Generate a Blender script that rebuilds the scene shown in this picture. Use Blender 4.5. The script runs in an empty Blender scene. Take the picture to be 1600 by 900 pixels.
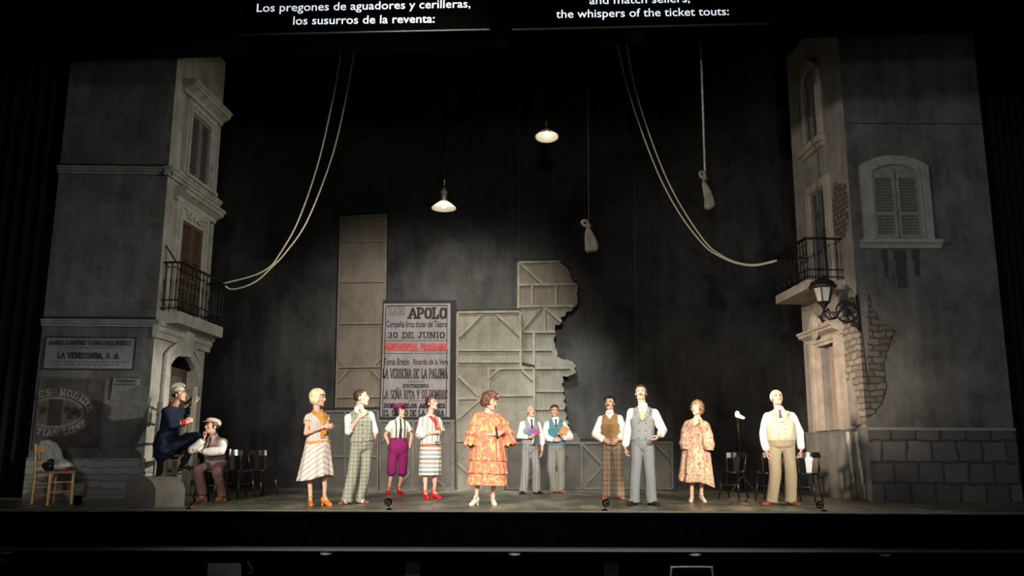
import bpy, bmesh, math, random
import numpy as np
from mathutils import Vector, Matrix, noise as mnoise
random.seed(4)
PI = math.pi
C = bpy.context.scene.collection
SC = bpy.context.scene

# ------------------------------------------------------------------ camera, world, lights, exposure
FPX, CAMH = 1368.0, 0.67                       # focal length in pixels of a 1600 x 900 frame, eye height over the stage floor
TH, PS, RO = math.atan(268 / FPX), math.radians(1.2), 0.0047
_f = np.array([math.sin(PS) * math.cos(TH), math.cos(PS) * math.cos(TH), math.sin(TH)])
_r0 = np.array([math.cos(PS), -math.sin(PS), 0.0])
_u0 = np.cross(_r0, _f)
_r = math.cos(RO) * _r0 + math.sin(RO) * _u0
_u = -math.sin(RO) * _r0 + math.cos(RO) * _u0
CAM = np.array([0.0, 0.0, CAMH])
cd = bpy.data.cameras.new('camera'); cam = bpy.data.objects.new('camera', cd); C.objects.link(cam)
cd.sensor_width = 36; cd.lens = 36 * FPX / 1600; cd.clip_end = 200
M = Matrix.Identity(4)
for i in range(3):
    M[i][0] = _r[i]; M[i][1] = _u[i]; M[i][2] = -_f[i]; M[i][3] = CAM[i]
cam.matrix_world = M
SC.camera = cam
SC.view_settings.view_transform = 'Standard'; SC.view_settings.look = 'None'
SC.view_settings.gamma = 1; SC.view_settings.exposure = 0; SC.view_settings.use_curve_mapping = False
w = bpy.data.worlds.new('world'); SC.world = w; w.use_nodes = True
w.node_tree.nodes['Background'].inputs[0].default_value = (0.8, 0.9, 1, 1)
w.node_tree.nodes['Background'].inputs[1].default_value = 0.0012

def spot(name, loc, tgt, watts, angle, blend=1.0, col=(1, 1, 1), size=0.15):
    l = bpy.data.lights.new(name, 'SPOT'); l.energy = watts; l.spot_size = math.radians(angle); l.spot_blend = blend
    l.color = col; l.shadow_soft_size = size
    o = bpy.data.objects.new(name, l); C.objects.link(o); o.location = loc
    o.rotation_euler = (Vector(tgt) - Vector(loc)).to_track_quat('-Z', 'Y').to_euler()
    return o
WARM = (1, 0.9, 0.78)
# front-of-house wash on the actors, then the side spots on the two house fronts, then the glow on the back cloth
spot('front_wash_spot', (-4.5, -4, 6.5), (-1.6, 13.8, 0.75), 18500, 22, 1, WARM, 0.8)
spot('front_wash_spot', (4.5, -4, 6.5), (1.9, 13.8, 0.75), 17000, 22, 1, WARM, 0.8)
spot('front_wash_spot', (0.3, -2, 6.0), (0.2, 14.2, 0.8), 6500, 30, 1, WARM, 0.8)
spot('front_wash_spot', (8.0, 1.0, 5.5), (4.6, 13.6, 1.0), 6500, 17, 1, WARM, 0.8)
spot('left_house_spot', (6.8, 10.4, 3.9), (-5.5, 15.3, 1.3), 9500, 14, 0.9, (1, 0.95, 0.82), 0.06)
spot('left_house_spot', (6.5, 9.0, 5.5), (-5.7, 16.0, 4.4), 2600, 40, 1, (1, 0.96, 0.85))
spot('right_house_spot', (-4.5, 5.0, 3.2), (6.4, 16.8, 1.9), 19000, 17, 1, (1, 0.83, 0.66), 0.5)
spot('right_house_spot', (-6.5, 6.0, 5.5), (6.4, 16.5, 4.6), 2500, 44, 1, (1, 0.94, 0.83))
spot('house_fill_spot', (-3.0, 4.0, 1.4), (-6.9, 15.2, 2.3), 1000, 34, 1, (0.98, 0.98, 0.98))  # this and the next: unseen low fills, added to brighten the house fronts
spot('house_fill_spot', (3.0, 4.0, 1.4), (7.8, 15.2, 3.4), 1150, 50, 1, (1, 0.99, 0.97))
spot('general_fill_spot', (0.0, -3.0, 3.0), (0.0, 20.0, 5.5), 800, 80, 1, (0.95, 1, 1), 0.5)  # unseen wide fill, added to lift the upper walls and back cloth
spot('back_cloth_spot', (-0.6, 7.0, 6.6), (-1.5, 21.0, 2.9), 9500, 37, 1, (1, 0.94, 0.84), 0.5)
spot('flats_spot', (-1.2, 17.4, 9.0), (-0.4, 20.3, 2.2), 2900, 58, 1, (1, 0.95, 0.82), 0.25)
spot('torn_wall_spot', (0.5, 14.5, 7.5), (1.9, 20.9, 1.7), 2900, 27, 1, (0.9, 0.98, 1), 0.25)

def ray(x, y): return _f + (x - 800) / FPX * _r - (y - 450) / FPX * _u
def at(x, y, Y):
    d = ray(x, y); return CAM + d * (Y / d[1])
def gnd(x, y, z=0.0):
    d = ray(x, y); return CAM + d * ((z - CAMH) / d[2])

# ------------------------------------------------------------------ materials
def nodes(name):
    m = bpy.data.materials.new(name); m.use_nodes = True
    nt = m.node_tree; return m, nt, nt.nodes['Principled BSDF']
def N(nt, t, **k):
    n = nt.nodes.new(t)
    for a, b in k.items():
        if a.startswith('i_'):
            key = a[2:]
            n.inputs[int(key) if key.isdigit() else key].default_value = b
        else: setattr(n, a, b)
    return n
def L(nt, a, b): nt.links.new(a, b)
def c4(c): return (c[0], c[1], c[2], 1)
def mth(nt, op, a, b=None, clamp=False):
    n = nt.nodes.new('ShaderNodeMath'); n.operation = op; n.use_clamp = clamp
    for i, v in enumerate((a, b)):
        if v is None: continue
        if isinstance(v, (int, float)): n.inputs[i].default_value = v
        else: L(nt, v, n.inputs[i])
    return n.outputs[0]
def mix(nt, fac, a, b):
    n = nt.nodes.new('ShaderNodeMix'); n.data_type = 'RGBA'
    for k, v in ((0, fac), (6, a), (7, b)):
        if isinstance(v, tuple): n.inputs[k].default_value = c4(v)
        elif isinstance(v, (int, float)): n.inputs[k].default_value = v
        else: L(nt, v, n.inputs[k])
    return n.outputs[2]
def nz(nt, vec, scale, detail=4, rough=0.6, dist=0):
    n = N(nt, 'ShaderNodeTexNoise', i_Scale=scale, i_Detail=detail, i_Roughness=rough, i_Distortion=dist)
    L(nt, vec, n.inputs['Vector']); return n.outputs['Fac']
def objc(nt): return nt.nodes.new('ShaderNodeTexCoord').outputs['Object']
def ramp(nt, fac, stops, mode='LINEAR'):
    r = nt.nodes.new('ShaderNodeValToRGB'); r.color_ramp.interpolation = mode
    e = r.color_ramp.elements
    while len(e) < len(stops): e.new(0.5)
    for k, (p, c) in enumerate(stops): e[k].position = p; e[k].color = c4(c) if isinstance(c, tuple) else (c, c, c, 1)
    L(nt, fac, r.inputs[0]); return r.outputs[0]
def bump(nt, bs, h, strength=0.4, dist=0.02):
    b = N(nt, 'ShaderNodeBump', i_Strength=strength, i_Distance=dist); L(nt, h, b.inputs['Height']); L(nt, b.outputs[0], bs.inputs['Normal'])

def mat(name, col, rough=0.7, var=0.12, scale=8, metal=0.0, bmp=0.0, spec=0.3):
    m, nt, bs = nodes(name)
    n = nz(nt, objc(nt), scale)
    r = ramp(nt, n, [(0.3, tuple(c * (1 - var) for c in col)), (0.7, tuple(min(1, c * (1 + var)) for c in col))])
    L(nt, r, bs.inputs['Base Color'])
    bs.inputs['Roughness'].default_value = rough; bs.inputs['Metallic'].default_value = metal
    bs.inputs['Specular IOR Level'].default_value = spec
    if bmp: bump(nt, bs, n, bmp)
    return m
def emit(name, col, s):
    m, nt, bs = nodes(name); bs.inputs['Base Color'].default_value = c4(col)
    bs.inputs['Emission Color'].default_value = c4(col); bs.inputs['Emission Strength'].default_value = s; return m

def plaster(name, dark, light, scale=1.6, bmp=0.5, crack=True):
    m, nt, bs = nodes(name); o = objc(nt)
    a = nz(nt, o, scale, 7, 0.65, 0.4); b = nz(nt, o, scale * 7, 5, 0.7)
    mp = N(nt, 'ShaderNodeMapping'); L(nt, o, mp.inputs[0]); mp.inputs['Scale'].default_value = (3.2, 3.2, 0.5)
    st = nz(nt, mp.outputs[0], 1.5, 5, 0.6)
    f = mth(nt, 'ADD', mth(nt, 'MULTIPLY', a, 0.55), mth(nt, 'MULTIPLY', st, 0.3)); f = mth(nt, 'ADD', f, mth(nt, 'MULTIPLY', b, 0.15))
    L(nt, ramp(nt, f, [(0.36, dark), (0.64, light)]), bs.inputs['Base Color'])
    bs.inputs['Roughness'].default_value = 0.9; bs.inputs['Specular IOR Level'].default_value = 0.15
    bump(nt, bs, mth(nt, 'ADD', a, mth(nt, 'MULTIPLY', b, 0.5)), bmp, 0.03)
    return m
def masonry(name, dark, light, mortar, bw, bh, off=0.5, msize=0.012, bmp=0.8):
    m, nt, bs = nodes(name); o = objc(nt)
    s = nt.nodes.new('ShaderNodeSeparateXYZ'); L(nt, o, s.inputs[0])
    c = nt.nodes.new('ShaderNodeCombineXYZ')
    wob = mth(nt, 'MULTIPLY', nz(nt, o, 3.6), 0.16); wob2 = mth(nt, 'MULTIPLY', nz(nt, o, 4.6, 3), 0.12)
    L(nt, mth(nt, 'ADD', mth(nt, 'ADD', s.outputs[0], s.outputs[1]), wob), c.inputs[0]); L(nt, mth(nt, 'ADD', s.outputs[2], wob2), c.inputs[1])
    b = N(nt, 'ShaderNodeTexBrick', offset=off, i_Scale=1.0)
    b.inputs['Mortar Size'].default_value = msize; b.inputs['Brick Width'].default_value = bw; b.inputs['Row Height'].default_value = bh
    b.inputs['Color1'].default_value = c4(dark); b.inputs['Color2'].default_value = c4(light); b.inputs['Mortar'].default_value = c4(mortar)
    b.inputs['Mortar Smooth'].default_value = 0.3
    L(nt, c.outputs[0], b.inputs['Vector'])
    n = nz(nt, o, 5, 6, 0.7)
    L(nt, mix(nt, mth(nt, 'MULTIPLY', n, 0.6), b.outputs[0], tuple((d + l) * 0.45 for d, l in zip(dark, light))), bs.inputs['Base Color'])
    bs.inputs['Roughness'].default_value = 0.9; bs.inputs['Specular IOR Level'].default_value = 0.15
    bump(nt, bs, mth(nt, 'SUBTRACT', mth(nt, 'MULTIPLY', n, 0.8), b.outputs['Fac']), bmp, 0.03)
    return m
def cloth(name, base, kind='plain', cols=(), scale=10.0, duty=0.5, rough=0.85, ang=0.0):
    m, nt, bs = nodes(name); o = objc(nt)
    s = nt.nodes.new('ShaderNodeSeparateXYZ'); L(nt, o, s.inputs[0])
    X, Y, Z = s.outputs
    def stripe(c, sc, du, ph=0.0):
        return mth(nt, 'LESS_THAN', mth(nt, 'FRACT', mth(nt, 'ADD', mth(nt, 'MULTIPLY', c, sc), ph)), du)
    col = base
    if kind == 'vstripe':
        c = mth(nt, 'ADD', X, mth(nt, 'MULTIPLY', Z, ang))
        col = mix(nt, stripe(c, scale, duty), base, cols[0])
        if len(cols) > 1: col = mix(nt, stripe(c, scale, duty, 0.5), col, cols[1])
    elif kind == 'hstripe':
        c = mth(nt, 'ADD', Z, mth(nt, 'MULTIPLY', X, ang))
        col = mix(nt, stripe(c, scale, duty), base, cols[0])
        for k in range(1, len(cols)): col = mix(nt, stripe(c, scale, duty, k / len(cols)), col, cols[k])
    elif kind == 'chevron':
        c = mth(nt, 'ADD', Z, mth(nt, 'MULTIPLY', mth(nt, 'ABSOLUTE', mth(nt, 'SUBTRACT', X, 0.08)), ang))
        col = mix(nt, stripe(c, scale, duty), base, cols[0])
    elif kind == 'plaid':
        a = stripe(X, scale, duty); b = stripe(Z, scale, duty)
        col = mix(nt, mth(nt, 'MULTIPLY', mth(nt, 'ADD', a, b), 0.5), base, cols[0])
        if len(cols) > 1:
            d = mth(nt, 'MAXIMUM', stripe(X, scale, 0.1, 0.37), stripe(Z, scale, 0.1, 0.37)); col = mix(nt, d, col, cols[1])
    elif kind == 'paisley2':
        v = N(nt, 'ShaderNodeTexNoise', i_Scale=scale, i_Detail=1.5, i_Roughness=0.5, i_Distortion=2.2); L(nt, o, v.inputs['Vector'])
        fac = mth(nt, 'FRACT', mth(nt, 'MULTIPLY', v.outputs['Fac'], 5.0))
        col = ramp(nt, fac, [(0.0, cols[1]), (0.2, base), (0.42, cols[2]), (0.66, cols[3]), (0.9, cols[0])], 'CONSTANT')
    elif kind in ('floral', 'paisley'):
        if kind == 'floral':
            v = N(nt, 'ShaderNodeTexNoise', i_Scale=scale, i_Detail=3.0, i_Roughness=0.6, i_Distortion=1.0); L(nt, o, v.inputs['Vector']); fac = v.outputs['Fac']
            st = [(0.0, cols[0]), (0.42, cols[1]), (0.5, base), (0.58, cols[2]), (0.66, cols[3])]
        else:
            v = N(nt, 'ShaderNodeTexWave', i_Scale=scale, i_Distortion=9.0, i_Detail=2.0); v.inputs['Detail Scale'].default_value = 1.6
            L(nt, o, v.inputs['Vector']); fac = v.outputs['Fac']
            st = [(0.0, cols[0]), (0.22, cols[1]), (0.45, base), (0.75, cols[2]), (0.92, cols[3])]
        col = ramp(nt, fac, st, 'CONSTANT' if kind == 'paisley' else 'LINEAR')
    n = nz(nt, o, 14, 4, 0.6)
    col = mix(nt, mth(nt, 'MULTIPLY', n, 0.22), col, tuple(0.6 * b for b in base))
    L(nt, col, bs.inputs['Base Color']); bs.inputs['Roughness'].default_value = rough
    bs.inputs['Specular IOR Level'].default_value = 0.12
    mp = N(nt, 'ShaderNodeMapping'); L(nt, o, mp.inputs[0]); mp.inputs['Scale'].default_value = (1.5, 1.5, 0.7)
    bump(nt, bs, mth(nt, 'ADD', nz(nt, mp.outputs[0], 9, 2, 0.5, 0.8), mth(nt, 'MULTIPLY', n, 0.25)), 0.55, 0.03)
    return m
def skin(name, col):
    m, nt, bs = nodes(name); n = nz(nt, objc(nt), 9, 3)
    L(nt, ramp(nt, n, [(0.35, (col[0] * 0.93, col[1] * 0.86, col[2] * 0.84)), (0.65, col)]), bs.inputs['Base Color'])
    bs.inputs['Roughness'].default_value = 0.55; bs.inputs['Specular IOR Level'].default_value = 0.3
    return m

# ------------------------------------------------------------------ mesh building
def unit(v): v = np.asarray(v, float); return v / (np.linalg.norm(v) + 1e-12)
class MB:
    def __init__(s): s.v = []; s.f = []; s.mi = []; s.cur = 0
    def add(s, vs, fs):
        b = len(s.v); s.v.extend([tuple(map(float, q)) for q in vs]); s.f.extend([tuple(b + i for i in f) for f in fs]); s.mi.extend([s.cur] * len(fs)); return s
    def box(s, lo, hi):
        x0, y0, z0 = lo; x1, y1, z1 = hi
        return s.hexa([(x0, y0, z0), (x1, y0, z0), (x1, y1, z0), (x0, y1, z0)], [(x0, y0, z1), (x1, y0, z1), (x1, y1, z1), (x0, y1, z1)])
    def hexa(s, a, b):
        return s.add(list(a) + list(b), [(3, 2, 1, 0), (4, 5, 6, 7), (0, 1, 5, 4), (1, 2, 6, 5), (2, 3, 7, 6), (3, 0, 4, 7)])
    def beam(s, a, b, side, w, up, t):
        a = np.asarray(a, float); b = np.asarray(b, float); sd = unit(side) * w / 2; u = unit(up) * t / 2
        return s.hexa([a - sd - u, a + sd - u, a + sd + u, a - sd + u], [b - sd - u, b + sd - u, b + sd + u, b - sd + u])
    def prism(s, pts, off):
        n = len(pts); off = np.asarray(off, float); p = [np.asarray(q, float) for q in pts]; q = [x + off for x in p]
        return s.add(p + q, [tuple(range(n - 1, -1, -1)), tuple(range(n, 2 * n))] + [(i, (i + 1) % n, n + (i + 1) % n, n + i) for i in range(n)])
    def ring(s, outer, inner, off):
        n = len(outer); off = np.asarray(off, float); o = [np.asarray(q, float) for q in outer]; i_ = [np.asarray(q, float) for q in inner]
        vs = o + i_ + [x + off for x in o] + [x + off for x in i_]; fs = []
        for k in range(n):
            j = (k + 1) % n
            fs += [(k, j, n + j, n + k), (2 * n + k, 3 * n + k, 3 * n + j, 2 * n + j), (k, 2 * n + k, 2 * n + j, j), (n + k, n + j, 3 * n + j, 3 * n + k)]
        return s.add(vs, fs)
    def tube(s, pts, r, n=8, closed=False):
        P = [np.asarray(p, float) for p in pts]; m = len(P)
        R = [r] * m if isinstance(r, (int, float)) else list(r)
        T = []
        for i in range(m):
            a = P[(i - 1) % m] if (closed or i > 0) else P[i]; b = P[(i + 1) % m] if (closed or i < m - 1) else P[i]
            T.append(unit(b - a))
        x = np.cross(T[0], [0, 0, 1.0])
        if np.linalg.norm(x) < 1e-3: x = np.cross(T[0], [1.0, 0, 0])
        x = unit(x); vs = []
        for i in range(m):
            x = unit(x - T[i] * (x @ T[i])); y = np.cross(T[i], x)
            for k in range(n):
                a = 2 * PI * k / n; vs.append(P[i] + R[i] * (math.cos(a) * x + math.sin(a) * y))
        fs = []
        for i in range(m if closed else m - 1):
            j = (i + 1) % m
            for k in range(n): fs.append((i * n + k, i * n + (k + 1) % n, j * n + (k + 1) % n, j * n + k))
        if not closed: fs += [tuple(range(n - 1, -1, -1)), tuple(range((m - 1) * n, m * n))]
        return s.add(vs, fs)
    def lathe(s, prof, c=(0, 0, 0), n=24, ax=None, caps=True):
        c = np.asarray(c, float)
        if ax is None: X, Yv, Z = np.eye(3)
        else:
            Z = unit(ax); X = np.cross(Z, [0, 1.0, 0]); X = unit(X) if np.linalg.norm(X) > 1e-3 else np.array([1.0, 0, 0]); Yv = np.cross(Z, X)
        vs = []; m = len(prof)
        for r, z in prof:
            for k in range(n):
                a = 2 * PI * k / n; vs.append(c + max(r, 1e-4) * (math.cos(a) * X + math.sin(a) * Yv) + z * Z)
        fs = [(i * n + k, i * n + (k + 1) % n, (i + 1) * n + (k + 1) % n, (i + 1) * n + k) for i in range(m - 1) for k in range(n)]
        if caps: fs += [tuple(range(n - 1, -1, -1)), tuple(range((m - 1) * n, m * n))]
        return s.add(vs, fs)
    def ell(s, c, ax, r, n=18, m=11):
        c = np.asarray(c, float); ax = [np.asarray(a, float) for a in ax]; vs = [c + ax[2] * r[2]]
        for i in range(1, m):
            t = PI * i / m
            for k in range(n):
                p = 2 * PI * k / n
                vs.append(c + ax[0] * r[0] * math.sin(t) * math.cos(p) + ax[1] * r[1] * math.sin(t) * math.sin(p) + ax[2] * r[2] * math.cos(t))
        vs.append(c - ax[2] * r[2]); e = len(vs) - 1; fs = []
        for k in range(n):
            j = (k + 1) % n; fs.append((0, 1 + k, 1 + j)); fs.append((e, e - n + j, e - n + k))
            for i in range(m - 2): fs.append((1 + i * n + k, 1 + (i + 1) * n + k, 1 + (i + 1) * n + j, 1 + i * n + j))
        return s.add(vs, fs)
    def cap(s, a, b, ra, rb, n=14):
        s.tube([a, b], [ra, rb], n); s.ell(a, np.eye(3), (ra,) * 3, n, 8); s.ell(b, np.eye(3), (rb,) * 3, n, 8); return s
    def loft(s, rings, n=28, e=2.4, cap=True):
        vs = []
        for c, a, b in rings:
            c, a, b = (np.asarray(q, float) for q in (c, a, b))
            for k in range(n):
                t = 2 * PI * k / n; co, si = math.cos(t), math.sin(t)
                vs.append(c + a * math.copysign(abs(co) ** (2 / e), co) + b * math.copysign(abs(si) ** (2 / e), si))
        m = len(rings)
        fs = [(i * n + k, i * n + (k + 1) % n, (i + 1) * n + (k + 1) % n, (i + 1) * n + k) for i in range(m - 1) for k in range(n)]
        if cap: fs += [tuple(range(n - 1, -1, -1)), tuple(range((m - 1) * n, m * n))]
        return s.add(vs, fs)
    def mesh(s, name='m', fix=True):
        me = bpy.data.meshes.new(name); me.from_pydata(s.v, [], s.f); me.update()
        if any(s.mi): me.polygons.foreach_set('material_index', s.mi)
        if fix:
            b = bmesh.new(); b.from_mesh(me); bmesh.ops.recalc_face_normals(b, faces=b.faces); b.to_mesh(me); b.free()
        return me

def root_loc(o):
    l = Vector((0, 0, 0))
    while o is not None: l += o.location; o = o.parent
    return l
def obj(name, geo, material, parent=None, smooth=False, origin=None):
    me = geo.mesh(name) if isinstance(geo, MB) else geo
    me.name = name
    for m in (material if isinstance(material, (list, tuple)) else [material]): me.materials.append(m)
    o = bpy.data.objects.new(name, me); C.objects.link(o)
    if parent is not None:
        o.parent = parent; me.transform(Matrix.Translation(-root_loc(parent)))
    elif origin is not None:
        o.location = origin; me.transform(Matrix.Translation(-Vector(origin)))
    if smooth: me.polygons.foreach_set('use_smooth', [True] * len(me.polygons))
    return o
def tag(o, label, cat, group=None, kind=None):
    if label: o['label'] = label
    if cat: o['category'] = cat
    if group: o['group'] = group
    if kind: o['kind'] = kind
    return o
def thing(name, label, cat, loc=(0, 0, 0), rz=0.0, group=None):
    o = bpy.data.objects.new(name, None); C.objects.link(o); o.location = loc; o.rotation_euler = (0, 0, rz); o.empty_display_size = 0.1
    return tag(o, label, cat, group)
def struct(name, geo, m, smooth=False):
    o = obj(name, geo, m, None, smooth); o['kind'] = 'structure'; return o
def copy_tree(o, parent=None):
    c = o.copy(); C.objects.link(c); c.parent = parent
    for ch in list(o.children): copy_tree(ch, c)
    return c
def apply_mods(me, mods):
    o = bpy.data.objects.new('tmp', me); C.objects.link(o)
    for t, kw in mods:
        md = o.modifiers.new(t, t)
        for k, v in kw.items(): setattr(md, k, v)
    dg = bpy.context.evaluated_depsgraph_get(); dg.update()
    r = bpy.data.meshes.new_from_object(o.evaluated_get(dg), depsgraph=dg)
    bpy.data.objects.remove(o); bpy.data.meshes.remove(me)
    return r
def fuse(mb, voxel, smooth=3):
    return apply_mods(mb.mesh(fix=False), [('REMESH', dict(mode='VOXEL', voxel_size=voxel)), ('SMOOTH', dict(factor=0.5, iterations=smooth))])
def ruffle(me, amp, freq, stretch=(1, 1, 1)):
    n = len(me.vertices); co = np.zeros(n * 3); no = np.zeros(n * 3)
    me.vertices.foreach_get('co', co); me.vertices.foreach_get('normal', no)
    co = co.reshape(-1, 3); no = no.reshape(-1, 3)
    d = np.array([mnoise.noise(Vector((p[0] * freq * stretch[0], p[1] * freq * stretch[1], p[2] * freq * stretch[2]))) for p in co])
    co += no * (d * amp)[:, None]
    me.vertices.foreach_set('co', co.ravel()); me.update()
def trim(me, cuts=(), keep=None, solid=0.0):
    b = bmesh.new(); b.from_mesh(me)
    for co, no, clear in cuts:
        bmesh.ops.bisect_plane(b, geom=b.verts[:] + b.edges[:] + b.faces[:], plane_co=Vector(co), plane_no=Vector(no), clear_outer=clear)
    if keep:
        dead = [f for f in b.faces if not keep(np.array(f.calc_center_median()))]
        bmesh.ops.delete(b, geom=dead, context='FACES')
    bmesh.ops.delete(b, geom=[v for v in b.verts if not v.link_faces], context='VERTS')
    b.to_mesh(me); b.free()
    if solid: me = apply_mods(me, [('SOLIDIFY', dict(thickness=solid, offset=0.0))])
    return me
def text_mesh(body, bold=0.0, shear=0.0):
    cu = bpy.data.curves.new('t', 'FONT'); cu.body = body; cu.offset = bold; cu.shear = shear; cu.resolution_u = 3
    o = bpy.data.objects.new('t', cu); C.objects.link(o)
    dg = bpy.context.evaluated_depsgraph_get(); dg.update()
    me = bpy.data.meshes.new_from_object(o.evaluated_get(dg), depsgraph=dg)
    vs = np.array([v.co[:] for v in me.vertices]); fs = [tuple(p.vertices) for p in me.polygons]
    bpy.data.objects.remove(o); bpy.data.curves.remove(cu); bpy.data.meshes.remove(me)
    return vs, fs
def cap_height():
    vs, fs = text_mesh('L'); return float(vs[:, 1].max() - vs[:, 1].min())
def text_into(mb, body, o, ex, ey, width, height, bold=0.0, ref=None):
    """letters with their lower left corner at o, along ex, standing along ey"""
    vs, fs = text_mesh(body, bold); o = np.asarray(o, float)
    lo = vs.min(0); hi = vs.max(0)
    sx = width / (hi[0] - lo[0]); sy = height / ((hi[1] - lo[1]) if ref is None else ref)
    y0 = lo[1] if ref is None else 0.0
    mb.add([o + ex * ((v[0] - lo[0]) * sx) + ey * ((v[1] - y0) * sy) for v in vs], fs)

# ------------------------------------------------------------------ shared materials
BLACK = mat('black_velour', (0.004, 0.004, 0.0045), 0.95, 0.2, spec=0.05)
BLACKPAINT = mat('black_paint', (0.0006, 0.0006, 0.0006), 0.9, 0.2, spec=0.0)
CAPH = cap_height()
IRON = mat('black_iron', (0.012, 0.012, 0.012), 0.5, 0.2, 12, 0.3, 0.2)
WALLFRONT = plaster('grey_render_shadow_side', (0.034, 0.034, 0.032), (0.112, 0.111, 0.106), 1.3, 0.8)  # front faces only: their shade is put into this darker render
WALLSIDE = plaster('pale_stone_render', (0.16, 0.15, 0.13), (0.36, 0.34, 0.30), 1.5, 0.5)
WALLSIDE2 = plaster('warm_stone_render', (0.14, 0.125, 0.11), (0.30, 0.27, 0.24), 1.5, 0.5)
STONE = plaster('carved_stone', (0.20, 0.19, 0.165), (0.42, 0.40, 0.35), 3.0, 0.4)
STONE2 = plaster('warm_carved_stone', (0.22, 0.18, 0.145), (0.42, 0.36, 0.29), 3.0, 0.4)
STONE_F = plaster('carved_stone_shadow_side', (0.10, 0.10, 0.095), (0.2, 0.2, 0.19), 3.0, 0.4)  # carved stone again, darkened in colour for the shaded front faces
PLINTH = masonry('plinth_slabs', (0.15, 0.145, 0.135), (0.24, 0.235, 0.22), (0.04, 0.04, 0.04), 1.7, 0.115, 0.37, 0.008, 0.5)
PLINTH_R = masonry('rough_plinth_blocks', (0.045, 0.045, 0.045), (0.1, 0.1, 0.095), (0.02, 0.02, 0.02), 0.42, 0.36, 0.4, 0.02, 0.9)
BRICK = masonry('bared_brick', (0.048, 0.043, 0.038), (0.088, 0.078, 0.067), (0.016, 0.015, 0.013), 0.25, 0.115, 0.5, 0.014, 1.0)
BRICK_S = masonry('bared_brick_lit', (0.17, 0.145, 0.12), (0.31, 0.27, 0.22), (0.09, 0.075, 0.06), 0.25, 0.115, 0.5, 0.016, 1.0)  # paler copy of the brick, the side face's light put into its colour
SHUT_D = mat('weathered_shutter_wood', (0.14, 0.135, 0.12), 0.8, 0.3, 20)
SHUT_B = mat('brown_shutter_wood', (0.09, 0.048, 0.032), 0.7, 0.3, 20)
DOORWOOD = mat('dark_door_wood', (0.045, 0.028, 0.02), 0.7, 0.3, 20)
DARKHOLE = mat('dark_interior', (0.008, 0.007, 0.006), 0.95, 0.1)
FLAT = plaster('painted_flat_canvas', (0.085, 0.08, 0.062), (0.19, 0.18, 0.145), 1.1, 0.2)
FLAT_W = plaster('warm_flat_canvas', (0.076, 0.064, 0.051), (0.16, 0.134, 0.108), 1.1, 0.2)
FLAT_D = plaster('dark_flat_canvas', (0.05, 0.048, 0.042), (0.10, 0.096, 0.086), 1.1, 0.2)
BATTEN = plaster('flat_batten', (0.10, 0.092, 0.07), (0.22, 0.205, 0.165), 4.0, 0.2)
BATTEN_D = plaster('dark_batten', (0.06, 0.056, 0.05), (0.13, 0.12, 0.11), 4.0, 0.2)
EDGE = mat('dark_flat_edge', (0.012, 0.012, 0.012), 0.9)
CLOTHBACK = plaster('painted_back_cloth', (0.014, 0.0145, 0.015), (0.062, 0.061, 0.058), 0.75, 0.0)
TORN = plaster('torn_cloth', (0.02, 0.021, 0.022), (0.062, 0.064, 0.066), 1.2, 0.2)
WHITE_E = emit('surtitle_white', (0.80, 0.88, 1.0), 0.85)
ROPE = mat('straw_rope', (0.78, 0.72, 0.52), 0.8, 0.25, 60)
ROPE_D = mat('grey_rope', (0.12, 0.115, 0.1), 0.8, 0.25, 60)

def floor_mat():
    m, nt, bs = nodes('stage_boards'); o = objc(nt)
    mp = N(nt, 'ShaderNodeMapping'); L(nt, o, mp.inputs[0]); mp.inputs['Scale'].default_value = (1.0, 0.28, 1)
    a = nz(nt, mp.outputs[0], 2.2, 7, 0.7, 0.6)
    mp2 = N(nt, 'ShaderNodeMapping'); L(nt, o, mp2.inputs[0]); mp2.inputs['Scale'].default_value = (0.5, 9, 1)
    b = nz(nt, mp2.outputs[0], 1.5, 3, 0.6)
    f = mth(nt, 'ADD', mth(nt, 'MULTIPLY', a, 0.75), mth(nt, 'MULTIPLY', b, 0.25))
    col = ramp(nt, f, [(0.38, (0.05, 0.058, 0.044)), (0.52, (0.18, 0.185, 0.14)), (0.64, (0.50, 0.48, 0.38))])
    s = nt.nodes.new('ShaderNodeSeparateXYZ'); L(nt, o, s.inputs[0])
    gap = mth(nt, 'LESS_THAN', mth(nt, 'FRACT', mth(nt, 'MULTIPLY', s.outputs[1], 2.0)), 0.035)
    L(nt, mix(nt, mth(nt, 'MULTIPLY', gap, 0.7), col, (0.012, 0.012, 0.01)), bs.inputs['Base Color'])
    bs.inputs['Roughness'].default_value = 0.38; bs.inputs['Specular IOR Level'].default_value = 0.35
    bump(nt, bs, f, 0.15, 0.02); return m
FLOOR = floor_mat()

# ------------------------------------------------------------------ the theatre shell
YF = 12.05
ex = unit(np.array([1, 0.0, 0])); ez = np.array([0, 0, 1.0])
def fl(px, Y=YF): return at(px, 797, Y)[0]
struct('floor', MB().box((-11, YF, -0.12), (11, 24, 0)), FLOOR)
struct('trim_1', MB().box((-11, YF - 0.05, -0.016), (11, YF, 0.004)), mat('pale_stage_nosing', (0.11, 0.095, 0.075), 0.6))
struct('wall_front', MB().box((-11, YF + 0.0, -0.47), (11, YF + 0.08, -0.12)).box((-11, YF + 0.0, -0.12), (11, YF + 0.02, -0.031)), BLACKPAINT)
struct('trim_2', MB().box((-11, YF - 0.22, -0.505), (11, YF + 0.3, -0.47)), mat('pit_lip', (0.05, 0.055, 0.055), 0.7))
m = MB()
for px in (367, 645, 955): 
    x = at(px, 880, 12.9)[0]; m = MB().box((x - 0.1, 12.9, -2.2), (x + 0.1, 13.05, -0.5)); struct('trim_%d' % (3 + (367, 645, 955).index(px)), m, mat('pit_post_paint', (0.04, 0.045, 0.045), 0.8))
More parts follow.
